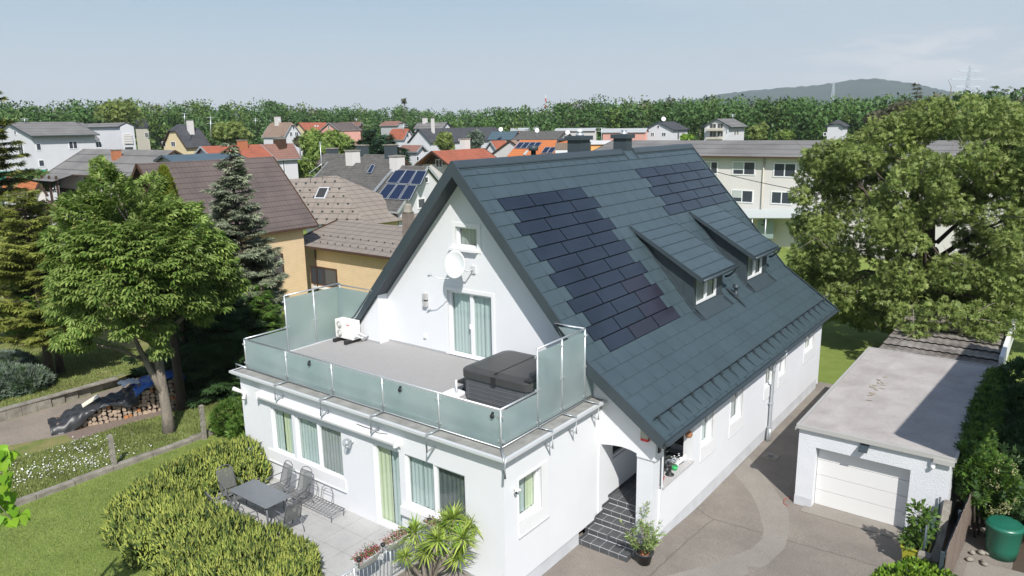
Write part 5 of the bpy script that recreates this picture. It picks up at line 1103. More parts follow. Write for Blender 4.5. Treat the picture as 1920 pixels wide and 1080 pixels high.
def gh(name, lab, A, ang, uB, E, rm='red', wm='white', ov=.5, hip=0, gw=(), sw=(), hwl=None, cat='house', chim=(), gmatl=None, parent=None, zb=0., length=None, verge=True, frame=M['pvc'], halfhip_front=0, loc=None, gable_ov=.4, blinds=(), sky=(), solar=(), apt=False):
    """gabled house. A: ridge end nearest (u,v,distance) or 3D point; ang: ridge direction (deg, 0=+Y, 90=+X); uB: column of far end;
    E: pixel of the eave corner at the A end on the visible side. gw/sw: windows on the gable / long side in pixels."""
    P0 = np.array(A) if len(A) == 3 and not isinstance(A[0], tuple) and apt else Dp(*A)
    d = np.array([math.sin(math.radians(ang)), math.cos(math.radians(ang)), 0.])
    if length is None:
        r = ray(uB, 300); r2 = r[:2]; M2 = np.array([[d[0], -r2[0]], [d[1], -r2[1]]]); k = np.linalg.solve(M2, (CO-P0)[:2])[0]; length = k
    P1 = P0+d*length
    e3 = Np(E[0], E[1], P0, d); pe = e3-P0; hv = np.array([pe[0], pe[1], 0]); hw = np.linalg.norm(hv); side = hv/hw; ze = e3[2]; zr = P0[2]
    hl = hwl if hwl else hw
    root = parent or thing(name, lab, cat, tuple((P0+P1)/2*np.array([1, 1, 0])+np.array([0, 0, zb])))
    slope = (zr-ze)/hw; zl = zr-slope*hl; ov = min(ov, hw*.25)
    def pt(l, s, z): p = P0+d*l+side*s; return (p[0], p[1], z)
    go = 0 if gable_ov == 0 else min(gable_ov, length*.1); a0, a1 = go, length-go
    m = MB(); wv = hw-ov; wl_ = hl-ov; zt = zr-slope*wv-.12; zt2 = zr-slope*wl_-.12; hz = hip*(zr-ze); hs = (zr-.12-(zr-hz)+.12)/slope if hip else 0
    m.add([pt(a0, wv, zb), pt(a1, wv, zb), pt(a1, wv, zt), pt(a0, wv, zt)], [(0, 1, 2, 3)]); m.add([pt(a0, -wl_, zb), pt(a1, -wl_, zb), pt(a1, -wl_, zt2), pt(a0, -wl_, zt2)], [(0, 1, 2, 3)])
    for l in (a0, a1):
        if hip: top = [pt(l, -hs, zr-hz-.12), pt(l, hs, zr-hz-.12)]
        else: top = [pt(l, 0, zr-.14)]
        m.add([pt(l, wv, zb), pt(l, wv, zt)]+top[::-1]+[pt(l, -wl_, zt2), pt(l, -wl_, zb)], [tuple(range(4+len(top)))])
    m.build('wall', WL[wm], root, recalc=False)
    if gmatl:
        m = MB(); l = a0-.03; m.add([pt(l, wv, zt-.1), pt(l, 0, zr-.16), pt(l, -wl_, zt2-.1)], [(0, 1, 2)]); m.build('gable_cladding', WL[gmatl], root, recalc=False)
    m = MB(); uvs = []; hr = hz*1.0/ max(slope, .3) if hip else 0
    r0, r1 = (hr, length-hr) if hip else (0, length)
    hsl = hz/slope if hip else 0
    for s, h, z in ((1, hw, ze), (-1, hl, zl)):
        if hip: q = [pt(0, s*h, z), pt(length, s*h, z), pt(length, s*hsl, zr-hz), pt(r1, 0, zr), pt(r0, 0, zr), pt(0, s*hsl, zr-hz)]
        else: q = [pt(0, s*h, z), pt(length, s*h, z), pt(length, 0, zr), pt(0, 0, zr)]
        roofplane(m, q, uvs)
    if hip:
        for l, r_ in ((0, r0), (length, r1)): roofplane(m, [pt(l, hsl, zr-hz), pt(l, -hsl, zr-hz), pt(r_, 0, zr)], uvs)
    rf = m.build('roof', T[rm], root, recalc=False); finish_roof(rf, uvs)
    m = MB(); t_ = .16
    for s, h, z in ((1, hw, ze), (-1, hl, zl)):
        m.bar(pt(0, s*h, z-.08), pt(length, s*h, z-.08), .08, .14)
        if verge:
            for l in (0, length):
                m.bar(pt(l, s*h, z-.07), pt(l, s*hsl if hip else 0, (zr-hz if hip else zr)-.07), .06, .2)
    m.build('eaves_trim', WL['timber'] if (wm in ('siding', 'cream', 'pale') or gmatl) else M['dmetal'] if rm in ('grey', 'blue', 'dark') else M['galv'], root)
    un = (P0+d*a0, ); gp = P0+d*a0; sp = P0+side*wv
    if gw: farwin(root, (lambda u, v: Np(u, v, gp, d), -d, (side*(1 if True else 1), gp*np.array([1, 1, 0]))), gw, frame, blinds=blinds)
    if sw: farwin(root, (lambda u, v: Np(u, v, sp, side), side, (d, sp*np.array([1, 1, 0]))), sw, frame, blinds=blinds)
    nr = np.array([side[0]*(zr-ze), side[1]*(zr-ze), hw]); nr /= np.linalg.norm(nr)
    for k, (u, v, w_, h_, cm) in enumerate(chim):
        p = Np(u, v, P0, nr); m = MB(); m.box(p[0]-w_/2, p[0]+w_/2, p[1]-w_/2, p[1]+w_/2, p[2]-.6, p[2]+h_); c_ = m.build('chimney', {'w': WL['pale'], 'r': M['terracotta'], 'd': M['dmetal'], 'b': WL['timber']}[cm], rf)
        m = MB(); m.box(p[0]-w_/2-.06, p[0]+w_/2+.06, p[1]-w_/2-.06, p[1]+w_/2+.06, p[2]+h_, p[2]+h_+.1); m.build('chimney_cap', M['kerb'], c_)
    for k, (nm, q, mt) in enumerate(sky):
        pts = [Np(*uv, P0, nr)+nr*.09 for uv in q]; m = MB(); m.slab([tuple(p) for p in pts], .12); o = m.build(nm, mt, rf)
        if nm != 'seam': 
            m = MB(); ps = [Vector(tuple(p)) for p in pts]
            for a_, b_ in zip(ps, ps[1:]+ps[:1]): m.bar(a_, b_, .04, .04)
            m.build('frame', M['galv'], o)
    return root, dict(P0=P0, P1=P1, d=d, side=side, hw=hw, ze=ze, zr=zr, nr=nr, pt=pt, rf=rf, wv=wv, a0=a0)
SG = material('collector_glass', (.012, .02, .05), .14, spec=.8)
# --- near left neighbour: brown tiled gable, lean-to with yellow siding
def ghw(name, lab, P0, P1, side, hw, ze, rm, wm, zb=.2, ov=.5, hl=None, **k):
    """same builder from world coordinates"""
    P0 = np.array(P0, float); P1 = np.array(P1, float); d = (P1-P0); L = np.linalg.norm(d[:2]); ang = math.degrees(math.atan2(d[0], d[1])); side = np.array([side[0], side[1], 0.])
    e = P0+side*hw; e[2] = ze; return gh(name, lab, P0, ang, 0, to_px(e), rm, wm, ov, length=L, hwl=hl, zb=zb, apt=True, **k)
nb, I = ghw('brown_roofed_house', 'yellow sided house with a big dark brown tiled gable roof behind the silver spruce', (-34.21, 8.9, 9.85), (-34.21, 18.3, 9.85), (1, 0), 4.35, 5.40, 'brown', 'siding', ov=.45, gmatl='timber', gable_ov=.9)
farwin(nb, (lambda u, v: Xp(u, v, -30.31), np.array([1., 0, 0]), (np.array([0., 1, 0]), np.array([-30.31, 0, 0]))), [(506, 482, 531, 520)], WL['timber'])
# lean-to
t = nb; m = MB(); uvs = []; roofplane(m, [(-32.6, 17.72, 4.02), (-20.5, 17.72, 4.02), (-20.5, 21.6, 5.25), (-31.8, 21.6, 5.25)], uvs); roofplane(m, [(-32.6, 17.72, 4.02), (-31.8, 21.6, 5.25), (-32.6, 21.9, 4.4)], uvs); o = m.build('lean_to_roof', T['taupe'], nb, recalc=False); finish_roof(o, uvs)
m = MB(); 
for k in range(2):
    for i in range(16-k*4): x = -32+.75*i; y = 18.3+.9*k; m.box(x-.04, x+.04, y-.02, y+.02, 4.02+(y-17.72)*.317, 4.02+(y-17.72)*.317+.10)
m.build('snow_nose', M['dmetal'], o)
m = MB(); m.quad((-30.3, 18.2, .2), (-20.6, 18.2, .2), (-20.6, 18.2, 4.0), (-30.3, 18.2, 4.0)); m.quad((-32.0, 18.2, .2), (-32.0, 21.5, .2), (-32.0, 21.5, 4.6), (-32.0, 18.2, 4.0)); m.quad((-20.6, 18.2, .2), (-20.6, 21.5, .2), (-20.6, 21.5, 4.9), (-20.6, 18.2, 4.0)); m.build('lean_to_wall', WL['siding'], nb, recalc=False)
m = MB(); m.bar((-32.6, 17.68, 3.95), (-20.4, 17.68, 3.95), .14, .14); m.bar((-32.6, 17.7, 3.95), (-31.8, 21.5, 5.2), .1, .2); m.tube([(-30.15, 18.1, 3.9), (-30.2, 18.14, 3.5), (-30.2, 18.14, .2)], .05, 8); m.build('gutter', WL['timber'], nb)
farwin(nb, (lambda u, v: Yp(u, v, 18.2), np.array([0., -1, 0]), (np.array([1., 0, 0]), np.array([0, 18.2, 0]))), [(584, 500, 632, 537)], WL['timber'])
m = MB(); m.box(-30.7, -27.9, 18.02, 18.2, 1.08, 1.2); m.build('window_sill', M['pvc'], nb)
# taupe hipped roof behind the lean-to
t = thing('taupe_roofed_house', 'house with a taupe metal shingle hipped roof and one skylight behind the lean-to', 'house', (-30, 26, 0))
def rq(lst, z): return [tuple(Zp(u, v, zz)) for (u, v), zz in zip(lst, z)]
q = rq([(590, 420), (686, 422), (631, 329), (541, 336)], [4.6, 4.6, 7.7, 7.7]); nq_ = (Vector(q[1])-Vector(q[0])).cross(Vector(q[3])-Vector(q[0])).normalized(); q[2] = tuple(Np(631, 329, q[0], nq_)); m = MB(); uvs = []; roofplane(m, q, uvs)
r0 = Vector(q[2]); r1 = Vector(q[1]); back = Vector((r1.x+.6, r1.y+6.5, 4.6)); roofplane(m, [tuple(r1), tuple(back), tuple(r0)], uvs); l0 = Vector(q[0]); l1 = Vector(q[3]); roofplane(m, [tuple(back), (l0.x-1, back.y, 4.6), tuple(l1), tuple(r0)], uvs)
o = m.build('roof', T['taupe'], t, recalc=False); finish_roof(o, uvs)
n_ = (Vector(q[1])-Vector(q[0])).cross(Vector(q[3])-Vector(q[0])).normalized(); e_ = (Vector(q[1])-Vector(q[0])).normalized(); s_ = n_.cross(e_)
m = MB(); W_ = (Vector(q[1])-Vector(q[0])).length; H_ = (Vector(q[3])-Vector(q[0])).length
for k in range(6):
    f = .10+.155*k; a = Vector(q[0]).lerp(Vector(q[3]), f); b = Vector(q[1]).lerp(Vector(q[2]), f); c = max(5, int((b-a).length/1.3))
    for i in range(c): p = a.lerp(b, (i+.5)/c)+n_*.05; m.bar(p-e_*.07, p+e_*.07, .07, .12)
m.build('snow_nose', M['dmetal'], o)
m = MB(); p = Np(604, 363, q[0], n_); p = Vector(tuple(p)); m.slab([p-e_*.45-s_*.6+n_*.10, p+e_*.45-s_*.6+n_*.10, p+e_*.45+s_*.6+n_*.10, p-e_*.45+s_*.6+n_*.10], .14); sk = m.build('skylight', M['alu'], o); m = MB(); m.slab([p-e_*.36-s_*.5+n_*.12, p+e_*.36-s_*.5+n_*.12, p+e_*.36+s_*.5+n_*.12, p-e_*.36+s_*.5+n_*.12], .01); m.build('pane', M['dark'], sk)
m = MB(); vs = [(q[0][0]+.3, q[0][1]+.4), (q[1][0]-.4, q[1][1]+.4), (back.x-.4, back.y-.3), (l0.x, back.y-.3)]
for a, b in zip(vs, vs[1:]+vs[:1]): m.quad((*a, 0), (*b, 0), (*b, 4.55), (*a, 4.55))
m.build('wall', WL['cream'], t, recalc=False)
m = MB(); a = Np(582, 343, q[0], n_); m.tube([tuple(a), tuple(a+np.array([0, 0, .8])), tuple(a+np.array([1.2, .3, 1.5]))], .03, 6); a = Np(605, 337, q[0], n_); m.tube([tuple(a), tuple(a+np.array([0, 0, 3.0]))], .035, 6); m.build('roof_mast', M['galv'], o)
# --- white house with solar collectors
root, I = gh('collector_house', 'white house with mossy grey roof and six blue solar collectors', (803, 311, 60), -90, 742, (746, 397), 'moss', 'white', .3,
   sky=[('solar_collector', [(706+22*k+(30 if r == 0 else 0)*0+(20 if r == 0 else 0), (373 if r else 344)+1.2*k), (725+22*k+(20 if r == 0 else 0), (374 if r else 345)+1.2*k), (745+19*k+(14 if r == 0 else 0)*1.3, (347 if r else 320)+1.0*k), (727+20*k+(14 if r == 0 else 0)*1.2, (346 if r else 319)+1.0*k)], SG) for r in (0, 1) for k in (0, 1, 2)],
   gw=[(796, 333, 802, 341), (784, 374, 796, 388)], gable_ov=.25, chim=[(745, 312, .9, .8, 'w')])
gh('house', '', (744, 307, 62.5), -90, 615, (690, 371), 'moss', 'white', .3, parent=root, gable_ov=.2, chim=[(662, 303, .9, .9, 'w')], sky=[('skylight', [(689, 325), (697, 326), (704, 311), (698, 310)], SG)], sw=[(665, 373, 678, 387)])
gh('long_mossy_house', 'long house with lichen spotted grey roof and metal chimneys behind the collector house', (752, 290, 73), -90, 608, (768, 310), 'moss', 'cream', .3, chim=[(680, 292, .9, 1.0, 'd'), (733, 290, .9, .9, 'd'), (624, 297, .9, 1.0, 'd')])
t = thing('chimney_stack', 'brown chimney stack with metal cowl beside the white collector house', 'chimney', (-18, 30, 3)); p = Dp(766, 420, 47); m = MB(); m.box(p[0]-.28, p[0]+.28, p[1]-.28, p[1]+.28, 0, p[2]+.75); m.build('stack', material('brown_stack', (.21, .175, .15), .9, var=.2, vscale=2), t); m = MB(); m.lathe((p[0], p[1], p[2]+.75), [(.33, 0), (.33, .06), (.27, .08), (.27, .42), (.22, .52), (.05, .56)], 16); m.tube([(p[0]-.12, p[1], p[2]+1.28), (p[0]-.12, p[1], p[2]+1.6), (p[0]+.12, p[1], p[2]+1.6), (p[0]+.12, p[1], p[2]+1.28)], .02, 6); m.build('cowl', M['kerb'], t)
# --- left group
root, I = gh('white_apartment_house', 'long white two storey house with grey sheet roof at the far left', (12, 229, 135), 0, 150, (57, 254.5), 'grey', 'white', .8, gw=[(26, 245, 31, 252), (34, 270, 45, 289)], sw=[(68, 270, 77, 281), (129, 266, 145, 278), (73, 301, 83, 311)])
gh('house', '', (137, 230, 151), 0, 166, (167, 262.5), 'grey', 'white', .8, parent=root, gw=[(155, 266, 161, 276)], sw=[(180, 266, 190, 276)])
root, I = gh('white_block', 'tall white block with concrete lattice window beside the long white house', (237, 229.5, 150), -90, 158, (222, 237), 'grey', 'white', .3, gw=(), gable_ov=0)
gp = I['P0']+I['d']*I['a0']; farwin(root, (lambda u, v: Np(u, v, gp, I['d']), -I['d'], (I['side'], gp*np.array([1, 1, 0]))), [(231, 252, 247, 270), (234, 276, 250, 283)], WL['pale'], split=False)
m = MB()
for a in range(7):
    for b in range(4): p = Np(232.5+2.2*a+.6*b, 254+4.4*b, gp, I['d'])-I['d']*.1; m.box(p[0]-.1, p[0]+.1, p[1]-.1, p[1]+.1, p[2]-.2, p[2]+.16)
m.build('lattice', WL['pale'], root)
root, I = gh('grey_sheet_house', 'low house with wide grey corrugated roof and a brown timber loggia at the left', (158, 279, 106), 90, 330, (88, 324), 'grey', 'pale', .9, gable_ov=.5, chim=[(219, 297, .8, .9, 'r')], sw=[(157, 331, 168, 342), (182, 334, 189, 342)])
g3 = I['pt']; ov_ = I['hw']; m = MB(); m.box(*[c for i in (0, 1) for c in sorted((g3(1, ov_-.6, 0)[i], g3(6.5, ov_+1.6, 0)[i]))], 2.7, 2.95); m.build('balcony_slab', WL['white'], root)
m = MB(); a = g3(.8, ov_+1.6, 0); b = g3(6.5, ov_+1.6, 0)
for k in range(5): m.bar((a[0], a[1], 3.1+.22*k), (b[0], b[1], 3.1+.22*k), .05, .15)
for k in range(4): p = np.array(a)+(np.array(b)-np.array(a))*k/3; m.bar((p[0], p[1], 2.9), (p[0], p[1], I['ze']-.1), .2)
m.build('balustrade', WL['timber'], root)
m = MB(); uvs = []; roofplane(m, [g3(-.2, ov_+2.2, I['ze']-.65), g3(7, ov_+2.2, I['ze']-.65), g3(7, ov_-.1, I['ze']+.02), g3(-.2, ov_-.1, I['ze']+.02)], uvs); o = m.build('porch_roof', T['grey'], root, recalc=False); finish_roof(o, uvs)
m = MB(); m.quad(g3(.6, ov_-.85, 2.9), g3(7.2, ov_-.85, 2.9), g3(7.2, ov_-.85, 5.2), g3(.6, ov_-.85, 5.2)); m.build('timber_wall', WL['timber'], root, recalc=False)
t = thing('satellite_dish', 'white satellite dish on the wide grey corrugated roof', 'satellite dish', tuple(Dp(240, 290, 104)))
p = Dp(240, 289, 103); MB().lathe(tuple(p), [(.01, .05), (.3, .1), (.45, .18), (.3, .08), (.01, 0)], 18, Matrix.Rotation(math.radians(75), 4, 'X')).build('dish', M['trim'], t); MB().tube([tuple(p), tuple(p-np.array([0, -.3, 1.2]))], .04, 6).build('mast', M['galv'], t)
gh('cream_house', 'cream gabled house with dark half-hipped roof and two small windows', (320, 233, 170), 0, 376, (349, 277), 'dark', 'cream', .4, hip=.28, gw=[(304, 266, 311, 274), (321, 266, 329, 274)], chim=[(358, 248, 1.0, 2.4, 'w')])
gh('hipped_house', 'pale house with grey hipped roof between the white block and the cream gable', (252, 224, 225), 90, 285, (252, 240), 'dark', 'beige', .7, hip=.9, sw=[(272, 249, 278, 257)])
gh('blue_sheet_house', 'low building with blue grey sheet roof behind the brown tiled roof', (303, 291, 78), 12, 445, (322, 304), 'blue', 'grey', .4)
gh('red_roofed_house', 'long house with red tiled roof behind the blue grey sheet roof', (488, 270.5, 100), 184, 378, (519, 299), 'red', 'white', .4, chim=[(455, 276, .9, .8, 'r')])
gh('brown_roofed_block', 'white walled house with plain grey brown roof beside the red tiled one', (549, 268.5, 105), 188, 489, (565, 297), 'tan' if False else 'rust', 'white', .4, chim=[(525, 271, 1.2, .7, 'b')], sw=[(530, 300, 534, 325)])
gh('dormer_house', 'white gabled house with brown half-hipped roof and white dormer', (549, 229, 205), -90, 512, (533, 257), 'tan', 'white', .3, hip=.22, gw=[(543, 248, 548, 255), (553, 248, 559, 255), (549, 238, 552, 242)], chim=[(521, 232, 1.2, 1.8, 'w')])
gh('yellow_gable_house', 'house with yellow gable and red roof left of the pink gable', (559, 230, 265), 0, 616, (573, 246), 'red', 'cream', .3, sky=[('skylight', [(589, 238), (592, 238), (592, 235), (590, 235)], blind), ('skylight', [(594, 238), (597, 238), (597, 235), (595, 235)], blind)])
gh('pink_gable_house', 'house with pink gable and dark brown roof', (616, 230, 250), 0, 664, (635, 244), 'brown', 'pink', .3, gw=[(615, 236, 618, 241)])
gh('brown_house_row', 'far house with brown roof right of the pink gable', (678, 228, 300), -90, 640, (682, 236), 'rust', 'timber', .4)
gh('far_red_brown_house', 'far house with red brown hipped roof above the dark conifers', (752, 226.5, 270), -90, 722, (760, 235), 'rust', 'grey', .4, hip=.5)
gh('red_half_hip_house', 'house with red tiled roof and white gable beside the dark conifers', (767, 241, 185), -90, 737, (757, 262), 'red', 'white', .3, hip=.2, gw=[(763, 252, 766, 257)])
gh('small_red_house', 'low red brown roofed house in front of the white gable', (792, 272, 110), -90, 756, (803, 283), 'rust', 'white', .3, gw=[(781, 294, 785, 301)])
gh('long_dark_house', 'long house with dark tiled roof and plain white gable', (784, 241, 175), 0, 930, (808, 268), 'dark', 'white', .3, sw=[(822, 262, 825, 266), (860, 262, 862, 266)], chim=[(812, 248, .6, 3.2, 'w')])
gh('grey_roof_house', 'far house with grey roof above the long dark tiled roof', (839, 229, 240), -90, 786, (848, 240), 'grey', 'white', .3, chim=[(797, 231, 1.2, 1.6, 'w')])
root, I = gh('chalet_house', 'house with orange red roof and dark timber gable just behind the ridge', (809, 283, 86), 0, 908, (844, 311), 'red', 'pale', .5, gmatl='timber', gable_ov=1.2, gw=[(818, 300, 829, 313)], chim=[(872, 275, .9, .9, 'w')])
gh('small_white_gable', 'small white gable with red roof left of the orange tiled roof', (919, 264, 125), 0, 948, (932, 283), 'red', 'white', .3)
gh('brown_verge_house', 'white gable with brown verge boards left of the orange tiled roof', (956, 263, 105), 4, 968, (970, 273), 'tan', 'pale', .4, hwl=5)
gh('orange_roofed_house', 'house with bright orange tiled roof and solar panels', (976, 262.5, 92), 90, 1072, (926, 322), 'orange', 'white', .4,
   sky=[('solar_panel', [(965+11*k, 279), (975+11*k, 279), (984.5+10.7*k, 268), (974.5+10.7*k, 268)], SG) for k in range(4)]+[('solar_panel', [(1015+11*k, 288), (1025+11*k, 288), (1033+11*k, 277), (1023+11*k, 277)], SG) for k in range(2)]+[('skylight', [(981, 291), (985, 291), (992, 283), (988, 283)], blind)])
gh('grey_mossy_house', 'wide low house with lichen grey roof behind the orange roof', (978, 246, 160), 90, 1062, (960, 262), 'moss', 'pale', .3)
gh('dark_blue_house', 'dark blue grey house with flat dormer left of the lichen roof', (922, 247, 165), 90, 972, (913, 262), 'blue', 'grey', .3)
t, I = gh('flat_pink_house', 'long flat roofed pink house before the wood', (1130, 241, 190), 90, 1213, (1133, 248), 'light', 'pink', .3, sw=[(1146, 251, 1150, 256)], verge=False)
gh('flat_light_house', 'far flat building with pale sheet roof, left one before the wood', (958, 240, 230), 90, 1014, (960, 245), 'light', 'pink', .3, verge=False)
gh('flat_light_house', 'far flat building with pale sheet roof, nearer the pink house', (1042, 240.5, 210), 90, 1118, (1045, 246), 'light', 'pale', .3, verge=False)
root, I = gh('pink_white_house', 'white gabled house with magenta side wall and dark roof before the wood', (1234, 228, 185), 0, 1262, (1264, 243.5), 'dark', 'white', .4, gw=[(1221, 249, 1226, 255), (1241.5, 249, 1248, 255), (1232.5, 236, 1236, 240)], sw=[(1270, 248, 1273, 261)], hwl=6.0)
gp = I['P0']+I['d']*(I['a0']); 
m = MB(); q0 = Np(1209, 243, gp-I['d']*-.2, I['d']); q1 = Np(1219, 237, gp-I['d']*-.2, I['d']); m.box(q0[0], q1[0], q0[1]+.5, q0[1]+6, 0, q0[2]+.2); m.build('side_annex', WL['hot'], root)
root, I = gh('balcony_house', 'white house with grey roof and two balconies before the wood', (1343, 222.5, 175), 0, 1372, (1371, 238), 'grey', 'white', .7, gw=[(1331.5, 232.5, 1342, 240), (1346, 232.5, 1355, 240), (1331.5, 246.5, 1342, 256), (1346, 246.5, 1355, 256)], sw=[(1377, 246, 1379, 252), (1382, 245, 1384, 251)], frame=WL['beige'])
gp = I['P0']+I['d']*(I['a0']); m = MB()
for v in (241, 257): q0 = Np(1327, v, gp, I['d']); q1 = Np(1355, v+4, gp, I['d']); m.box(q0[0], q1[0], q0[1]-1.3, q0[1], q1[2], q0[2])
m.build('balcony', WL['beige'], root)
gh('white_tower_house', 'small white house with steep grey hipped roof beside the walnut crown', (1566, 225, 150), 0, 1571, (1583, 237), 'dark', 'white', .3, hip=.6, gw=[(1545, 249, 1549, 254)])
# --- long institution building behind, right
root, I = gh('institution_building', 'long beige two storey building with grey corrugated roof behind the house', (1150, 263, 84), 91, 2060, (1100, 289), 'grey', 'pale', .7, gable_ov=.3,
   sw=[(1322, 304, 1344, 325), (1376, 304, 1414, 327), (1453, 307, 1490, 331), (1373, 357, 1410, 379), (1448, 360, 1483, 382), (1532, 311, 1570, 336), (1868, 330, 1895, 350)], frame=M['pvc'], blinds=(0, 1, 3), cat='building')
g3 = I['pt']; wv = I['wv']; 
def on(u, v): return Np(u, v, I['P0']+I['side']*wv, I['side'])
m = MB(); a = on(1434, 292); m.tube([tuple(a+I['side']*.1), tuple(np.array([a[0], a[1], 0])+I['side']*.1)], .07, 8); m.build('downpipe', WL['beige'], root)
a = on(1385, 404); b = on(1560, 404); m = MB(); m.slab([tuple(a+I['side']*2.0), tuple(b+I['side']*2.0), tuple(b+np.array([0, 0, .6])), tuple(a+np.array([0, 0, .6]))], .06); m.build('canopy', blind, root)
for u in (1400, 1425, 1450): c_ = on(u, 404)+I['side']*1.9; MB().tube([(c_[0], c_[1], 0), (c_[0], c_[1], c_[2])], .06, 8).build('canopy_post', M['galv'], root)
a = on(1428, 410); b = on(1456, 445); n_ = I['side']*.9; m = MB(); m.add([(a[0]+n_[0], a[1]+n_[1], a[2]), (b[0]+n_[0], b[1]+n_[1], a[2]), (b[0]+n_[0], b[1]+n_[1], b[2]), (a[0]+n_[0], a[1]+n_[1], b[2])], [(0, 1, 2, 3)]); m.build('entrance_glass', material('pale_green_glass', (.28, .36, .36), .3), root, recalc=False)
cu = bpy.data.curves.new('numeral', 'FONT'); cu.body = '3'; cu.size = 1.1; cu.extrude = .01; to = bpy.data.objects.new('numeral', cu); dg = bpy.context.evaluated_depsgraph_get(); C.objects.link(to); bpy.context.view_layer.update(); me = bpy.data.meshes.new_from_object(to.evaluated_get(bpy.context.evaluated_depsgraph_get())); bpy.data.objects.remove(to)
no = bpy.data.objects.new('numeral', me); C.objects.link(no); me.materials.append(M['dmetal']); no.parent = root; p = on(1433, 420)+I['side']*1.0; ang_ = math.atan2(I['side'][1], I['side'][0]); no.location = tuple(p-ORG[root.name]); no.rotation_euler = (math.radians(90), 0, ang_+math.radians(90)); ORG[no.name] = ORG[root.name]
# terrace with brown slats between the chimneys
t = thing('roof_terrace', 'white and brown slatted parapet of a roof terrace left of the first chimney', 'terrace', tuple(Dp(1053, 300, 84)*np.array([1, 1, 0])))
a = Dp(1041, 268, 84); b = Dp(1066.5, 268, 84); z_ = [Dp(1041, v, 84)[2] for v in (268, 281, 292)]; dd = (b-a)/np.linalg.norm(b-a); nn = np.array([-dd[1], dd[0], 0])
def wbox(a, b, z0, z1, th): return MB().add([(p[0]+nn[0]*o, p[1]+nn[1]*o, z) for z in (z0, z1) for o in (0, th) for p in (a, b)], [(0, 1, 5, 4), (2, 3, 7, 6), (0, 1, 3, 2), (4, 5, 7, 6), (0, 2, 6, 4), (1, 3, 7, 5)])
wbox(a, b, 0, z_[1], 4).build('wall', WL['white'], t); wbox(a-nn*.05, b-nn*.05, z_[1], z_[0], .1).build('slat_screen', M['wood'], t)
a = Dp(1046, 262, 88); b = Dp(1100, 262, 88); m = wbox(a, b, a[2]-.1, a[2]+.15, 4); 
for f in (0, .35, 1): p = a+(b-a)*f; m.bar((p[0], p[1], 5), (p[0], p[1], a[2]), .15)
m.build('pergola', M['dmetal'], t)
t = thing('apricot_house', 'apricot walled flat building between the two dark chimneys', 'house', tuple(Dp(1130, 300, 95)*np.array([1, 1, 0]))); a = Dp(1108, 271, 95); b = Dp(1150, 271, 95); wbox(a, b, 0, a[2], 6).build('wall', WL['orange'], t); wbox(a-nn*.2, b-nn*.2, a[2], a[2]+.35, 6.4).build('roof', WL['white'], t)
for i, (u, v, d_) in enumerate(((1064, 249, 90), (1087, 247, 92), (939, 243, 160), (1007, 245, 150), (1244, 223.5, 186))):
    t = thing('satellite_dish', ('white satellite dish on the dark pergola, left one of the pair', 'white satellite dish on the dark pergola, right one of the pair', 'small white dish above the dark blue house', 'small white dish above the lichen grey roof', 'round white dish on the roof of the magenta and white house')[i], 'satellite dish', tuple(Dp(u, v, d_))); p = Dp(u, v, d_); s = d_/90*.27
    MB().lathe(tuple(p), [(.01, .05), (s*.7, .1), (s, .18), (s*.7, .08), (.01, 0)], 18, Matrix.Rotation(math.radians(35), 4, 'Z') @ Matrix.Rotation(math.radians(75), 4, 'X')).build('dish', M['trim'], t); MB().tube([tuple(p), tuple(p+np.array([0, .2, -1.6]))], .05, 6).build('mast', M['galv'], t)
# green privacy netting, orange shed roof and red car-port at the left
t = thing('green_netting_fence', 'green netting fence in front of the white apartment house', 'fence', tuple(Dp(45, 330, 118)*np.array([1, 1, 0]))); a = Dp(-20, 322, 118); b = Dp(88, 319, 118); z0_ = Dp(45, 336, 118)[2]
wbox(a, b, z0_, a[2], .1).build('netting', material('green_net', (.02, .22, .15), .7), t)
m = MB()
for k in range(8): p = a+(b-a)*k/7; m.bar((p[0], p[1], 0), (p[0], p[1], a[2]+.1), .12)
m.build('post', M['dmetal'], t)
gh('orange_shed', 'small shed with orange tiled roof below the green netting', (72, 343, 92), -80, 8, (90, 366), 'orange', 'pale', .2, cat='shed')
gh('red_shed', 'small shed with dark red roof behind the chestnut crown', (118, 386, 74), -80, 78, (130, 399), 'rust', 'pale', .2, cat='shed')
# masts and pylon
def lattice(name, lab, cat, u, vt, vb, dist, w, mats, arms=()):
    t = thing(name, lab, cat, tuple(Dp(u, vb, dist)*np.array([1, 1, 0]))); zt_ = Dp(u, vt, dist)[2]; c = Dp(u, vb, dist); n = 12; m = MB(); 
    for k in range(n):
        z0_, z1_ = zt_*k/n, zt_*(k+1)/n; wa, wb_ = w*(1-.85*k/n), w*(1-.85*(k+1)/n); m.cur = k % len(mats)
        for sx_ in (-1, 1):
            for sy_ in (-1, 1): m.bar((c[0]+sx_*wa/2, c[1]+sy_*wa/2, z0_), (c[0]+sx_*wb_/2, c[1]+sy_*wb_/2, z1_), w*.07)
        m.bar((c[0]-wa/2, c[1]-wa/2, z0_), (c[0]+wb_/2, c[1]-wb_/2, z1_), w*.05); m.bar((c[0]+wa/2, c[1]-wa/2, z0_), (c[0]-wb_/2, c[1]-wb_/2, z1_), w*.05)
    m.build('lattice_mast', mats, t)
    if arms:
        m = MB()
        for v, wd in arms: z = Dp(u, v, dist)[2]; r = RT*wd; m.bar(tuple(np.array([c[0], c[1], z])-r), tuple(np.array([c[0], c[1], z])+r), w*.12, w*.12); m.bar(tuple(np.array([c[0], c[1], z])-r), (c[0], c[1], z+w*.35), w*.06); m.bar(tuple(np.array([c[0], c[1], z])+r), (c[0], c[1], z+w*.35), w*.06)
        m.build('cross_arm', mats[0], t)
pg = material('pylon_steel', (.42, .48, .52), .6)
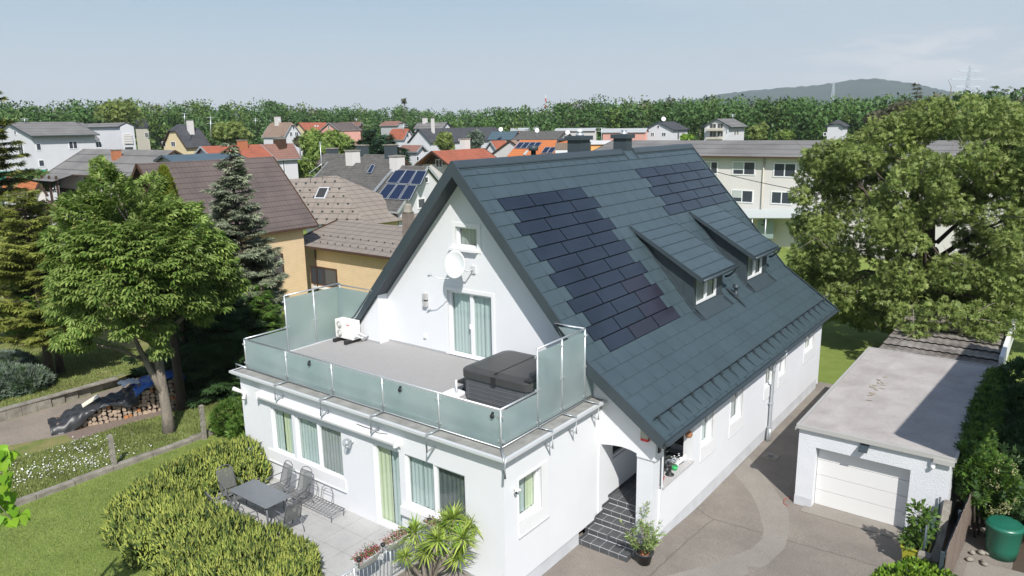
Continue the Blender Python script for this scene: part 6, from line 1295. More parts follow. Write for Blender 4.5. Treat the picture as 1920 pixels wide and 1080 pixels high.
lattice('power_pylon', 'grey lattice power pylon above the trees at the right', 'pylon', 1808, 124, 215, 700, 6.5, [pg], ((134, 8), (149, 13.5), (163, 10)))
lattice('radio_mast', 'red and white striped radio mast beyond the wood', 'mast', 1023.5, 178, 215, 900, 4, [material('mast_red', (.55, .04, .05), .6), M['trim']])
lattice('radio_mast', 'thin grey mast in front of the wooded hill', 'mast', 1560, 153, 200, 1500, 9, [pg])
# wooded hill far behind
pts = [(1290, 190), (1348, 176), (1390, 172), (1426, 168), (1470, 165), (1527, 160), (1560, 155), (1608, 148), (1640, 148.5), (1698, 156), (1747, 166), (1800, 177), (1980, 192)]
HD = 3600; n_ = 120; rows = 16; m = MB(); m.smooth = True; us = [p[0] for p in pts]; vs_ = [p[1] for p in pts]; r_ = random.Random(9)
for j in range(rows+1):
    f = j/rows
    for i in range(n_+1):
        u = 1230+(2060-1230)*i/n_; v = float(np.interp(u, us, vs_, left=192, right=195)); dist = HD-1100*(1-f)**1.3; zt_ = Dp(u, v, HD)[2]; z = zt_*f**.8+r_.uniform(-1.5, 2.5)*(.3+f); p = Dp(u, 220, dist); m.v.append((p[0], p[1], z if j else -5))
for i in range(n_+1): u = 1230+(2060-1230)*i/n_; p = Dp(u, 220, HD+1300); m.v.append((p[0], p[1], -5))
m.f = [[j*(n_+1)+i, j*(n_+1)+i+1, (j+1)*(n_+1)+i+1, (j+1)*(n_+1)+i] for j in range(rows+1) for i in range(n_)]; m.mi = [0]*len(m.f); m.sm = [True]*len(m.f)
setp(m.build('hill', material('wooded_hill', (.022, .048, .042), .95, col2=(.035, .065, .048), vscale=.012, detail=8, bump=1, bscale=.03), recalc=False), kind='structure')
# ---------------------------------------------------------------- vegetation
RS = np.random.RandomState(12)
def unit(a): return a/np.maximum(1e-9, np.linalg.norm(a, axis=-1, keepdims=True))
def frames(X, Z):
    """X: leaf axis, Z: rough normal -> orthonormal frames"""
    X = unit(X); Yv = unit(np.cross(Z, X)); Zv = np.cross(X, Yv); return X, Yv, Zv
def stamp(tv, tf, P, X, Z, size):
    X, Yv, Zv = frames(X, Z); v = P[:, None, :]+size[:, None, None]*(tv[None, :, 0:1]*X[:, None]+tv[None, :, 1:2]*Yv[:, None]+tv[None, :, 2:3]*Zv[:, None])
    n = len(P); k = len(tv); f = (tf[None]+(np.arange(n)*k)[:, None, None]).reshape(-1, tf.shape[1]); return v.reshape(-1, 3), f
def join(lst):
    vs, fs, o = [], [], 0
    for v, f in lst: vs.append(v); fs.append(f+o); o += len(v)
    return np.vstack(vs), np.vstack(fs)
QUAD = (np.array([[0, 0, 0], [.5, .30, .06], [1, 0, -.08], [.5, -.30, .06]]), np.array([[0, 1, 2, 3]]))
def fan(n, spread, wd=.14, droop=-.25, tipw=.62):
    v, f = [], []
    for i in range(n):
        a = math.radians(-spread+2*spread*i/(n-1)); L = 1-.28*abs(a)/math.radians(spread); c, s = math.cos(a), math.sin(a)
        for (x, y, z) in ((0.04, 0, 0), (tipw*L, wd*L, droop*.25), (L, 0, droop), (tipw*L, -wd*L, droop*.25)): v.append((x*c-y*s, x*s+y*c, z))
        f.append([4*i, 4*i+1, 4*i+2, 4*i+3])
    return np.array(v), np.array(f)
PALM = fan(7, 125, .15, -.38); PINN = fan(5, 75, .16, -.2, .55)
def blob_pts(blobs, n, shell=.55, flat=1.):
    """points in the outer shell of many overlapping ellipsoids (cx,cy,cz,rx,ry,rz)"""
    B = np.array(blobs, float); w = (B[:, 3]*B[:, 4]*B[:, 5])**(2/3); idx = RS.choice(len(B), n, p=w/w.sum()); d = unit(RS.randn(n, 3)); r = shell+(1-shell)*RS.rand(n)**.6
    P = B[idx, :3]+d*r[:, None]*B[idx, 3:]; return P, d
def trunk(parent, mat, pts, rad, limbs=(), name='trunk'):
    m = MB(); m.tube(pts, rad, 12); 
    for lp_, lr in limbs: m.tube(lp_, lr, 7)
    return m.build(name, mat, parent)
def limbs_to(base, targets, r0, rs):
    out = []
    for t_ in targets:
        b = Vector(base(rs)); e = Vector(t_); mid = b.lerp(e, .5)+Vector((rs.uniform(-.2, .2), rs.uniform(-.2, .2), rs.uniform(.1, .5))); out.append(([b, b.lerp(mid, .5), mid, mid.lerp(e, .6), e], [r0, r0*.8, r0*.6, r0*.35, r0*.12]))
    return out
# --- chestnut
LM = dict(chest=leafmat('chestnut_leaves', (.10, .19, .032), (.20, .32, .055), (.33, .42, .12), trans=.4), walnut=leafmat('walnut_leaves', (.125, .195, .04), (.21, .29, .065), (.32, .38, .12), trans=.4), spruce=leafmat('silver_spruce_needles', (.07, .105, .065), (.17, .215, .14), (.36, .39, .26), trans=.1),
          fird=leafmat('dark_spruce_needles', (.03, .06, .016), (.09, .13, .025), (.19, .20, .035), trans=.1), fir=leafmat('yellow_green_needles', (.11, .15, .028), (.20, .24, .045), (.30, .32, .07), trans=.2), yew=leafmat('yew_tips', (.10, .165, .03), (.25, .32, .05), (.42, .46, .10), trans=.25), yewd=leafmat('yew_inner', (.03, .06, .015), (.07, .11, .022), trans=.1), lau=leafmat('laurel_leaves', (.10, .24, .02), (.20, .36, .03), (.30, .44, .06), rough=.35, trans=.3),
          cyp=leafmat('golden_cypress', (.14, .18, .018), (.26, .29, .035), trans=.15), jun=leafmat('blue_juniper', (.09, .13, .095), (.17, .215, .16), trans=.1), bush=leafmat('bush_leaves', (.05, .13, .02), (.11, .21, .035), (.16, .26, .05)), wood1=leafmat('wood_leaves', (.05, .115, .028), (.065, .14, .032), (.085, .165, .04), trans=.2, ns=.11), wood2=leafmat('wood_leaves_light', (.075, .14, .03), (.10, .17, .035), (.125, .19, .045), trans=.2, ns=.09), wood3=leafmat('wood_leaves_dull', (.075, .09, .04), (.13, .14, .06), (.16, .15, .09), trans=.2, ns=.12), yuc=leafmat('yucca_leaves', (.16, .29, .035), (.31, .45, .075), (.45, .54, .12), rough=.4, trans=.2), pine=leafmat('dark_conifer_needles', (.018, .05, .024), (.04, .085, .038), trans=.05), far=leafmat('conifer_leaves', (.03, .07, .022), (.065, .12, .038), trans=.1), hyd=leafmat('cream_blossom', (.45, .44, .20), (.60, .58, .34), trans=.2), pur=leafmat('purple_leaves', (.06, .015, .025), (.12, .03, .045)), cat=leafmat('catalpa_leaves', (.16, .34, .02), (.28, .46, .04), rough=.4, trans=.4), ole=leafmat('oleander_leaves', (.10, .19, .04), (.24, .34, .09), (.34, .42, .16), trans=.2))
rs = random.Random(21)
t = thing('chestnut_tree', 'bushy green chestnut tree with pale forked trunk beside the firewood', 'tree', (-16.25, .13, GL))
bx, by = -16.25, .13
trunk(t, M['bark'], [(bx, by, GL-.1), (bx-.05, by+.02, GL+.7), (bx-.22, by+.05, GL+2.2), (bx-.42, by+.12, GL+3.4), (bx-.45, by+.2, GL+5.2), (bx-.5, by+.3, GL+7.2)], [.27, .20, .17, .14, .10, .04],
      [([(bx-.1, by+.02, GL+1.5), (bx-.32, by-.18, GL+2.3), (bx-.7, by-.4, GL+3.4), (bx-1.3, by-.5, GL+4.6)], [.14, .12, .09, .04])])
blobs = []
def pxblob(u, v, dist, r, k=1.): p = Dp(u, v, dist); return (p[0], p[1], p[2], r*k, r*k, r*.8)
# crown silhouette clusters from the picture, at their own distances
DC = math.hypot(bx-CO[0], by-CO[1])
for (u, v, dd, r) in ((205, 365, 0, 1.2), (250, 395, 1, 1.5), (160, 400, 0, 1.2), (300, 405, 0, 1.3), (345, 430, -.5, 1.2), (385, 455, 0, 1.0), (130, 450, .3, 1.1), (190, 460, -1, 1.5), (260, 470, -1.4, 1.7), (330, 490, -1.2, 1.5), (400, 500, -.3, 1.1), (430, 525, .2, .8), (125, 495, 0, .9), (118, 530, .5, .6), (150, 530, -1, 1.3), (220, 540, -1.6, 1.5), (290, 550, -1.2, 1.3), (360, 560, -.6, 1.1), (405, 560, .3, .8), (120, 575, .2, .9), (110, 590, .6, .45), (170, 600, -.8, .9), (230, 610, -1.2, .8), (300, 620, -.6, .7), (150, 640, 0, .6), (110, 625, .8, .4), (300, 655, -.4, .45), (270, 590, 1.5, 1.3), (330, 530, 1.8, 1.5), (200, 500, 1.8, 1.8), (250, 430, 2, 1.6), (380, 590, .4, .6), (200, 325, .2, .5), (285, 345, .5, .6), (355, 395, .2, .6), (420, 470, 0, .6), (450, 540, .3, .5), (140, 380, .2, .6), (125, 640, 0, .6)):
    blobs.append(pxblob(u, v, DC+dd, r*.74))
P, d = blob_pts(blobs, 8200, .6); k = np.sin(P[:, 0]*2.3+P[:, 2]*1.9)*np.sin(P[:, 1]*2.1-P[:, 2]*2.4+2) < .62; P, d = P[k], d[k]
out = unit(np.stack([P[:, 0]-bx+.5, P[:, 1]-by, (P[:, 2]-GL-4)*.5], 1)); Xd = unit(out+.5*unit(RS.randn(len(P), 3))*np.array([1, 1, .4])+np.array([0, 0, -.35])); Zd = unit(out*.4+np.array([0, 0, 1.])+.35*RS.randn(len(P), 3))
v, f = stamp(*PALM, P, Xd, Zd, .19+.14*RS.rand(len(P))); crown = mesh_np('crown', v, f, LM['chest'], t)
br = MB()
for b in blobs[::2]: 
    e = Vector(b[:3]); z0_ = min(GL+6.5, max(GL+2.4, e.z-1.6)); s = Vector((bx-.42, by+.15, z0_)); br.tube([s, s.lerp(e, .5)+Vector((0, 0, .25)), e], [.06, .04, .012], 6)
br.build('branch', M['bark'], t)
# blossoms
P, d = blob_pts(blobs, 70, .98); P[:, 2] += .05; m = MB(); 
PP = np.repeat(P, 14, 0)+RS.randn(len(P)*14, 3)*np.array([.05, .05, .10]); LEAF(t, 'blossom', PP, .05, leafmat('faded_chestnut_blossom', (.30, .22, .08), (.45, .20, .12), (.36, .34, .12)))
# --- walnut on the right
wx, wy = [float(c) for c in Dp(1730, 500, 44)[:2]]
t = thing('walnut_tree', 'very large walnut tree filling the right side behind the garage and shed', 'tree', (wx, wy, -.2))
rs = random.Random(5); blobs = []
DW = 43.5
outline = ((1560, 300, 1.6), (1610, 290, 1.7), (1660, 260, 1.7), (1700, 245, 1.6), (1740, 225, 1.5), (1800, 220, 1.6), (1860, 235, 1.8), (1930, 250, 2.0), (1530, 330, 1.3), (1540, 385, 1.5), (1525, 430, 1.4), (1520, 480, 1.4), (1540, 530, 1.5), (1575, 570, 1.4), (1620, 590, 1.2), (1670, 600, 1.0), (1720, 590, 1.1), (1780, 575, 1.2), (1840, 570, 1.3), (1900, 560, 1.5), (1500, 420, .8), (1495, 500, .7), (1515, 295, .7), (1700, 625, .7), (1830, 620, .7), (1500, 365, .7), (1505, 540, .8), (1545, 590, .7))
for (u, v, r) in outline: blobs.append(pxblob(u, v, DW+rs.uniform(-1.5, .5), r*.9))
for (u, v, dd, r) in ((1640, 585, -3, 1.0), (1700, 596, -5.5, .9), (1765, 588, -6, 1.0), (1830, 598, -5.5, 1.0), (1880, 600, -5, 1.1), (1718, 622, -7, .5), (1850, 628, -6.5, .5), (1600, 560, -2, 1.1)): blobs.append(pxblob(u, v, DW+dd, r))
for k in range(110):
    u = rs.uniform(1545, 2010); v = rs.uniform(280, 580); blobs.append(pxblob(u, v, DW-1.0+rs.uniform(-3.8, 2.8)+abs(u-1740)/160, rs.uniform(.6, 1.35)))
P, d = blob_pts(blobs, 54000, .6); hole = (np.sin(P[:, 0]*1.7+P[:, 2]*1.2)*np.sin(P[:, 1]*1.3-P[:, 2]*1.9+1) > .80); P = P[~hole]; d = d[~hole]
Xd = unit(d*.25+unit(RS.randn(len(P), 3))+np.array([0, 0, -.35])); Zd = unit(d*.45+np.array([0, 0, .4])+.75*RS.randn(len(P), 3))
v, f = stamp(*PINN, P, Xd, Zd, .15+.13*RS.rand(len(P))); mesh_np('crown', v, f, LM['walnut'], t)
c0 = Vector((wx, wy, -.2)); lm = []
for b in blobs[::4]:
    e = Vector(b[:3]); s = c0+Vector((rs.uniform(-.5, .5), rs.uniform(-.5, .5), rs.uniform(2.6, 6))); mid = s.lerp(e, .55)+Vector((rs.uniform(-.5, .5), rs.uniform(-.5, .5), .7)); lm.append(([s, s.lerp(mid, .5)+Vector((0, 0, .2)), mid, mid.lerp(e, .6)+Vector((rs.uniform(-.3, .3), 0, .1)), e], [.12, .09, .065, .035, .012]))
trunk(t, M['barkdark'], [c0, c0+Vector((0, 0, 1.5)), c0+Vector((.2, .1, 4)), c0+Vector((.1, 0, 8.5))], [.5, .42, .36, .12], lm)
tw = MB()
for k in range(170):
    b = blobs[rs.randrange(len(blobs))]; c = Vector(b[:3]); a = c+Vector((rs.gauss(0, 1), rs.gauss(0, 1), rs.gauss(0, .8)))*b[3]*.5; e = a+Vector((rs.gauss(0, 1), rs.gauss(0, 1), rs.gauss(.2, .8)))*.8; tw.tube([a, a.lerp(e, .5)+Vector((.08, .05, .1)), e], [.025, .018, .006], 4)
tw.build('twig', M['bark'], t)['kind'] = 'stuff'
# --- conifers
SPRAY = fan(5, 62, .10, -.10, .5)
def conifer(name, lab, base, H, R, mat, bark, n=40, seed=1, droop=.25, up=.0, leafs=.22, dens=1., top=.15, bot=.06, cat='tree', tipup=.12, cones=False, power=.85):
    r = random.Random(seed); t = thing(name, lab, cat, base); bx, by, bz = base; trunk(t, bark, [(bx, by, bz-.1), (bx, by, bz+H*.5), (bx, by, bz+H*.98)], [H*.022, H*.013, .01])
    PP, XX = [], []; br = MB(); k = 0; z = bot
    while z < .985:
        rr = R*(1-z)**power*r.uniform(.78, 1.12)+.05; nb_ = max(4, int(7*(1-z)+4))
        for j in range(nb_):
            a = r.random()*6.28; L = rr*r.uniform(.75, 1.08); s = Vector((bx, by, bz+H*z)); e = s+Vector((math.cos(a)*L, math.sin(a)*L, -L*droop*(1-z*1.6)+L*up)); mid = s.lerp(e, .55)+Vector((0, 0, L*.06)); e2 = e+Vector((0, 0, L*tipup))
            br.tube([s, mid, e2], [.025+.01*L, .018, .006], 4)
            m_ = int(max(4, L*13*dens)); 
            for q in range(m_):
                f = .18+.82*(q+r.random())/m_; p = s.lerp(mid, f/.55) if f < .55 else mid.lerp(e2, (f-.55)/.45); side = Vector((-math.sin(a), math.cos(a), 0)); w_ = (1-f)*.42*L+.05
                o_ = r.uniform(-1, 1)*w_; PP.append(p+side*o_+Vector((0, 0, -abs(o_)*.18+r.uniform(-.05, .05)))); dv_ = Vector((math.cos(a), math.sin(a), -.1))+side*(o_/w_*.8); XX.append(dv_+Vector((0, 0, r.uniform(-.3, .25))))
        z += 1/n*r.uniform(.7, 1.2)
    br.build('branch', bark, t); P = np.array([tuple(p) for p in PP]); X = np.array([tuple(p) for p in XX]); Z = unit(np.array([0, 0, 1.])+.4*RS.randn(len(P), 3))
    v, f = stamp(*SPRAY, P, X, Z, leafs*(.7+.6*RS.rand(len(P)))); mesh_np('foliage', v, f, mat, t)
    return t
b = Dp(452, 500, 35.5); conifer('silver_spruce', 'tall narrow silver spruce with pale new tips in front of the brown tiled roof', (b[0], b[1], GL), Dp(443, 262, 35.5)[2]-GL, 2.75, LM['spruce'], M['barkdark'], 46, 3, .20, .02, .29, 3.2, tipup=.14, power=.72)
b = Dp(-10, 400, 46); conifer('spruce_tree', 'dark spruce with yellow green tips at the left picture edge', (b[0], b[1], GL+.4), 15.6, 3.9, LM['fird'], M['barkdark'], 40, 8, .12, .0, .34, 2.6, tipup=.10, bot=.12)
b = Dp(62, 500, 37.5); conifer('spruce_tree', 'smaller yellow green spruce between the left edge and the chestnut', (b[0], b[1], GL+.4), Dp(62, 350, 37.5)[2]-.9, 2.7, LM['fir'], M['barkdark'], 34, 18, .05, .1, .30, 3.0, tipup=.12, power=.45, bot=.22)
b = Dp(492, 560, 33.5); conifer('thuja_bush', 'dense green conifer bush behind the left glass screen', (b[0], b[1], GL), 4.6, 1.9, LM['bush'], M['barkdark'], 26, 28, .0, .35, .24, 1.7, cat='shrub')
b = Dp(392, 590, 35.5); conifer('dark_conifer', 'dark shaded conifer behind the chestnut crown', (b[0], b[1], GL), 7.4, 3.4, LM['far'], M['barkdark'], 30, 33, .1, .0, .34, 2.4, power=.6)
b = Dp(425, 600, 33.0); conifer('dark_conifer', 'low dark conifer between the chestnut trunk and the left glass screen', (b[0], b[1], GL), 4.6, 2.4, LM['far'], M['barkdark'], 26, 37, .1, .0, .32, 2.4, power=.55)
# golden cypress behind the chestnut
b = Dp(322, 450, 34); t = thing('golden_cypress', 'yellow green cypress whose pointed top rises behind the chestnut', 'tree', (b[0], b[1], GL)); Hc = Dp(312, 318, 34)[2]-GL; trunk(t, M['barkdark'], [(b[0], b[1], GL), (b[0], b[1], GL+Hc*.9)], [.16, .03])
n = 3600; zz = .42+.58*RS.rand(n); a = RS.rand(n)*6.28; rr = 1.75*(1-zz)**.72*(.75+.3*RS.rand(n)); rr *= 1+.12*np.sin(a*5+zz*9); P = np.stack([b[0]+rr*np.cos(a), b[1]+rr*np.sin(a), GL+.4+(Hc-.4)*zz], 1); X = unit(np.stack([np.cos(a)*.5, np.sin(a)*.5, np.ones(n)], 1)+.3*RS.randn(n, 3)); v, f = stamp(*SPRAY, P, X, np.stack([np.cos(a), np.sin(a), np.zeros(n)], 1), .22+.1*RS.rand(n)); mesh_np('foliage', v, f, LM['cyp'], t)
# second trunk behind the firewood
t = thing('pine_tree', 'dark straight trunk standing just behind the forked chestnut trunk', 'tree', (-18.12, 1.7, GL)); trunk(t, M['barkdark'], [(-18.12, 1.7, GL-.1), (-18.3, 1.75, GL+3), (-18.4, 1.8, GL+6.5)], [.21, .16, .08]); P, d = blob_pts([(-18.5, 2.2, GL+5.2, 1.8, 1.8, 1.4), (-18.2, 1.6, GL+6.4, 1.3, 1.3, 1.2)], 900, .4); v, f = stamp(*PINN, P, d, unit(d+RS.randn(len(P), 3)*.4), np.full(len(P), .3)); mesh_np('crown', v, f, LM['far'], t)
t = thing('fruit_tree', 'small tree with dark trunk on the grass behind the retaining wall', 'tree', (-26.1, .3, GL+.4)); trunk(t, M['barkdark'], [(-26.12, .31, GL+.2), (-26.2, .35, GL+1.3), (-26.35, .4, GL+3.0)], [.20, .15, .07]); P, d = blob_pts([(-26.4, .4, GL+4.0, 1.7, 1.7, 1.1), (-25.5, -.4, GL+3.4, 1.0, 1.0, .7), (-27.3, 1.1, GL+3.6, 1.1, 1.1, .8), (-26.6, -.8, GL+3.2, .9, .9, .6)], 1500, .4); v, f = stamp(*PINN, P, unit(d+np.array([0, 0, -.3])), unit(np.array([0, 0, 1.])+RS.randn(len(P), 3)*.5), np.full(len(P), .30)); mesh_np('crown', v, f, LM['bush'], t)
# --- shrubs
SPIKE = (np.array([[0, .16, 0], [0, -.08, .14], [0, -.08, -.14], [1, 0, 0]]), np.array([[0, 1, 3], [1, 2, 3], [2, 0, 3]]))
def shrub(name, lab, blobs, n, mat, tmpl, size, updir=.6, inner=None, stem=True, cat='shrub', ground=None, shell=.8):
    g = ground if ground is not None else GL; c = np.mean(np.array(blobs)[:, :2], 0); t = thing(name, lab, cat, (c[0], c[1], g)); P, d = blob_pts(blobs, n, shell); k = P[:, 2] > g+.03; P, d = P[k], d[k]
    X = unit(d*(1-updir)+np.array([0, 0, updir*1.3])+.28*RS.randn(len(P), 3)); v, f = stamp(*tmpl, P, X, unit(RS.randn(len(P), 3)), size*(.6+.8*RS.rand(len(P)))); mesh_np('foliage', v, f, mat, t)
    if inner is not None:
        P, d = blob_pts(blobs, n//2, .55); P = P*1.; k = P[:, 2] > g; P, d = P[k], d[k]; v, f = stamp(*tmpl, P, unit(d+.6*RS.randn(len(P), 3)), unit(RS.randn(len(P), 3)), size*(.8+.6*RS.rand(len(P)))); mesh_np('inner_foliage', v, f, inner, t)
    if stem:
        m = MB()
        for b in blobs: m.tube([(c[0]*.5+b[0]*.5, c[1]*.5+b[1]*.5, g-.02), (b[0], b[1], b[2])], [.04, .015], 6)
        m.build('stem', M['barkdark'], t)
    return t
def zb_(u, v, z, r, rz=None): p = Zp(u, v, z); return (p[0], p[1], z-.0-(rz or r)*.25, r, r, rz or r*.85)
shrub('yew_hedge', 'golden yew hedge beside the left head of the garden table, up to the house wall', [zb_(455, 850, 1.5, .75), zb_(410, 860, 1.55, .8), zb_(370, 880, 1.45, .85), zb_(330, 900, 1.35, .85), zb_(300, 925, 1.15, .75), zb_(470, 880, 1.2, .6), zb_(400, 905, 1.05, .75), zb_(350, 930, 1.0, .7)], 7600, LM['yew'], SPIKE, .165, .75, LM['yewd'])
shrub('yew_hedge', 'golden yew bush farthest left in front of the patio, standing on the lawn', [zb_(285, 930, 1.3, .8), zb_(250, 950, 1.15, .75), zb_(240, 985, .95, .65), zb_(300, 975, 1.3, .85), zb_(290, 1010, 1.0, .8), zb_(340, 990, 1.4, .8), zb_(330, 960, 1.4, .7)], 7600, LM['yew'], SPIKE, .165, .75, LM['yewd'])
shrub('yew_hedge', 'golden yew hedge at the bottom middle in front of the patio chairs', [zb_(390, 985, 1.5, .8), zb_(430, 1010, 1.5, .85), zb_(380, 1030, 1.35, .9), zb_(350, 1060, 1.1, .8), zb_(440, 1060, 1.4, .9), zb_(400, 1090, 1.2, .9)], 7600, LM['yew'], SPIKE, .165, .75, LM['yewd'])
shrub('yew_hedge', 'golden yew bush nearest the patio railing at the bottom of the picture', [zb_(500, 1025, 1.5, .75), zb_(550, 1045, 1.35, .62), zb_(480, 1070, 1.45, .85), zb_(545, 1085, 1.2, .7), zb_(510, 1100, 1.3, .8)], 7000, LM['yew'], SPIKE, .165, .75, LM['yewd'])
shrub('juniper', 'low spreading silver blue juniper at the left edge above the retaining wall', [(-26.2, -2.2, GL+.8, 1.7, 1.4, .55), (-25.2, -1.6, GL+.75, 1.2, 1.1, .5), (-27.5, -1.6, GL+.9, 1.5, 1.3, .6), (-25.4, -3.2, GL+.7, 1.2, 1.2, .5)], 6000, LM['jun'], SPRAY, .24, .15, LM['far'], stem=False, ground=GL+.3)
shrub('garden_shrub', 'leafy green bush behind the concrete post at the house corner', [(-14.2, 1.6, GL+.6, .8, .8, .65), (-13.6, 2.3, GL+.75, .8, .8, .7), (-13.3, 1.5, GL+.45, .7, .6, .5), (-14.0, 2.6, GL+.5, .7, .7, .6)], 3000, LM['bush'], PINN, .17, .4)
shrub('climbing_shrub', 'green climber hanging over the right edge of the garage roof', [(8.55, y, 2.25-.02*abs(y-14), .45, .55, .45) for y in (10.6, 11.4, 12.2, 13, 13.8, 14.6, 15.4, 16.2, 17, 17.8, 18.5)]+[(8.75, y, 1.5, .4, .6, .6) for y in (10.8, 12, 13.4, 15, 16.6, 18)], 8000, LM['bush'], PINN, .16, .2, LM['far'], ground=-.2)
shrub('flowering_shrub', 'cream flowering climbing hydrangea at the front right garage corner', [(8.85, 10.9, 2.1, .42, .5, .40), (9.2, 10.9, 1.85, .45, .5, .5), (9.4, 11.2, 1.3, .45, .45, .5), (9.2, 11.2, .8, .4, .4, .5), (8.7, 10.5, 1.95, .25, .3, .3), (9.45, 10.9, 1.6, .35, .4, .4)], 5200, LM['bush'], QUAD, .12, .3, LM['far'], ground=-.2)
P, d = blob_pts([(8.9, 10.85, 2.1, .45, .5, .4), (9.25, 10.8, 1.9, .45, .5, .45), (9.45, 11.05, 1.35, .45, .5, .5), (9.25, 11.0, .95, .4, .4, .45)], 60, .98); LEAF(bpy.data.objects['flowering_shrub'], 'blossom', np.repeat(P, 30, 0)+RS.randn(1800, 3)*.045, .035, LM['hyd'])
shrub('dark_garden_shrub', 'dark shaded shrub standing behind the compost bin', [(9.4, 12.2, 1.1, .9, 1.0, 1.1), (9.9, 13.5, 1.3, 1.0, 1.2, 1.3), (9.2, 14.5, 1.2, .9, 1.2, 1.2), (10.2, 11.6, .8, .8, .8, .9), (9.6, 16.5, 1.4, 1.2, 1.5, 1.4), (9.5, 19, 1.5, 1.2, 1.6, 1.5)], 7000, LM['far'], PINN, .2, .2, ground=-.2)
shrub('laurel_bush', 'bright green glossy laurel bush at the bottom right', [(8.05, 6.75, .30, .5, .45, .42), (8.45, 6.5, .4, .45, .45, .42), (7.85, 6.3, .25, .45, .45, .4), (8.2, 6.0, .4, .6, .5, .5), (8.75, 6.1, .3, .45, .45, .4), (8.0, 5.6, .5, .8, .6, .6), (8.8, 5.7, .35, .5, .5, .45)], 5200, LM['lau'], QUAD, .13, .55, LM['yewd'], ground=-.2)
shrub('purple_shrub', 'small dark purple leaved shrub beside the laurel bush', [(8.95, 6.5, .2, .35, .35, .3), (9.15, 6.2, .2, .35, .35, .3)], 900, LM['pur'], QUAD, .09, .4, ground=-.2)
P, d = blob_pts([(7.75, 8.2, .75, .30, .30, .40), (7.72, 8.2, 1.25, .24, .24, .45), (7.95, 8.3, 1.1, .2, .2, .5), (7.6, 8.1, .6, .25, .25, .25)], 700, .3); v, f = stamp(*QUAD, P, unit(d+np.array([0, 0, -.2])), unit(np.array([0, 0, 1.])+.5*RS.randn(len(P), 3)), .11+.06*RS.rand(len(P))); mesh_np('shrub_foliage', v, f, LM['bush'], bpy.data.objects['planter']); MB().tube([(7.75, 8.2, .35), (7.74, 8.2, 1.0), (7.75, 8.22, 1.6)], [.02, .015, .006], 6).build('stem', M['bark'], bpy.data.objects['planter'])
# oleander in the black pot
m = MB(); PP, XX = [], []; rs = random.Random(31)
for k in range(24):
    a = rs.random()*6.28; L = rs.uniform(.5, 1.25); le = rs.uniform(.15, .55); s = Vector((1.88+.1*math.cos(a), 3.72+.1*math.sin(a), .3)); e = s+Vector((math.cos(a)*L*le, math.sin(a)*L*le, L*.85)); m.tube([s, s.lerp(e, .5)+Vector((0, 0, .08)), e], [.010, .008, .004], 5)
    for q in range(26): f_ = rs.uniform(.3, 1.02) if k % 3 else rs.uniform(.75, 1.02); PP.append(tuple(s.lerp(e, f_)+Vector((rs.gauss(0, .02), rs.gauss(0, .02), rs.gauss(0, .02))))); XX.append((rs.gauss(math.cos(a)*.4, .6), rs.gauss(math.sin(a)*.4, .6), rs.gauss(.35, .4)))
m.build('stem', M['bark'], POT); P = np.array(PP); v, f = stamp(np.array([[0, 0, 0], [.5, .11, .03], [1, 0, -.05], [.5, -.11, .03]]), np.array([[0, 1, 2, 3]]), P, np.array(XX), unit(RS.randn(len(P), 3)), .13+.06*RS.rand(len(P))); mesh_np('foliage', v, f, LM['ole'], POT)
# yucca
t = thing('yucca', 'yucca with bright green sword leaves and bare pale stems against the white wall', 'yucca', (-1.6, -.9, .5)); SW = (np.array([[0, .05, 0], [.5, .055, .05], [1, 0, -.06], [.5, -.055, .05], [0, -.05, 0]]), np.array([[0, 1, 2, 3]])); SW = (np.array([[0, .035, 0], [.45, .05, .04], [1, 0, -.10], [.45, -.05, .04]]), np.array([[0, 1, 2, 3]]))
heads = [(778, 1000, 1.75), (835, 985, 2.1), (868, 1010, 2.0), (800, 1035, 1.5), (850, 975, 2.25), (885, 985, 1.9), (760, 1045, 1.25), (860, 1045, 1.3), (820, 1015, 1.9)]; m = MB(); PP, XX, SZ = [], [], []
for i, (u, v_, z) in enumerate(heads):
    h = Zp(u, v_, z); h = (h[0], h[1]-.0, z); s = Vector((-1.65+.08*rs.gauss(0, 1), -1.0+.08*rs.gauss(0, 1), .5)); e = Vector(h); m.tube([s, s.lerp(e, .4)+Vector((rs.gauss(0, .05), rs.gauss(0, .05), .1)), e], [.055, .045, .035], 9)
    for q in range(95): a = rs.random()*6.28; el = rs.uniform(-.5, 1.35); PP.append((e.x, e.y, e.z+rs.uniform(-.08, .05))); XX.append((math.cos(a)*math.cos(el), math.sin(a)*math.cos(el), math.sin(el))); SZ.append(rs.uniform(.32, .56)*(1 if i != 6 else .8))
m.build('stem', M['bark'], t); P = np.array(PP); v, f = stamp(*SW, P, np.array(XX), np.tile(np.array([[0, 0, 1.]]), (len(P), 1))+.05*RS.randn(len(P), 3), np.array(SZ)); mesh_np('leaves', v, f, LM['yuc'], t)
# catalpa branch at the left edge, bottom
t = thing('catalpa_tree', 'large leaved light green branch reaching in at the bottom left edge', 'tree', (-7.6, -9.0, GL)); m = MB(); tb = Dp(-60, 930, 16.5); m.tube([(tb[0], tb[1], GL), (tb[0]+.1, tb[1], 2.5), tuple(Dp(-40, 870, 16))], [.12, .09, .04], 8); 
PP, XX = [], []
for (u, v_) in ((8, 860), (20, 885), (8, 905), (25, 925), (5, 935), (30, 950), (10, 960), (38, 962), (22, 975), (-10, 900), (-15, 940), (-25, 870), (12, 845), (-5, 850), (-40, 910), (-30, 960)):
    p = Dp(u, v_, 15.5+rs.uniform(-.4, .4)); m.tube([tuple(Dp(-50, 890, 15.8)), tuple(p)], [.015, .006], 5)
    for q in range(5): PP.append(p+np.array([rs.gauss(0, .07), rs.gauss(0, .07), rs.gauss(0, .06)])); XX.append((rs.gauss(.3, .5), rs.gauss(-.3, .5), -.5))
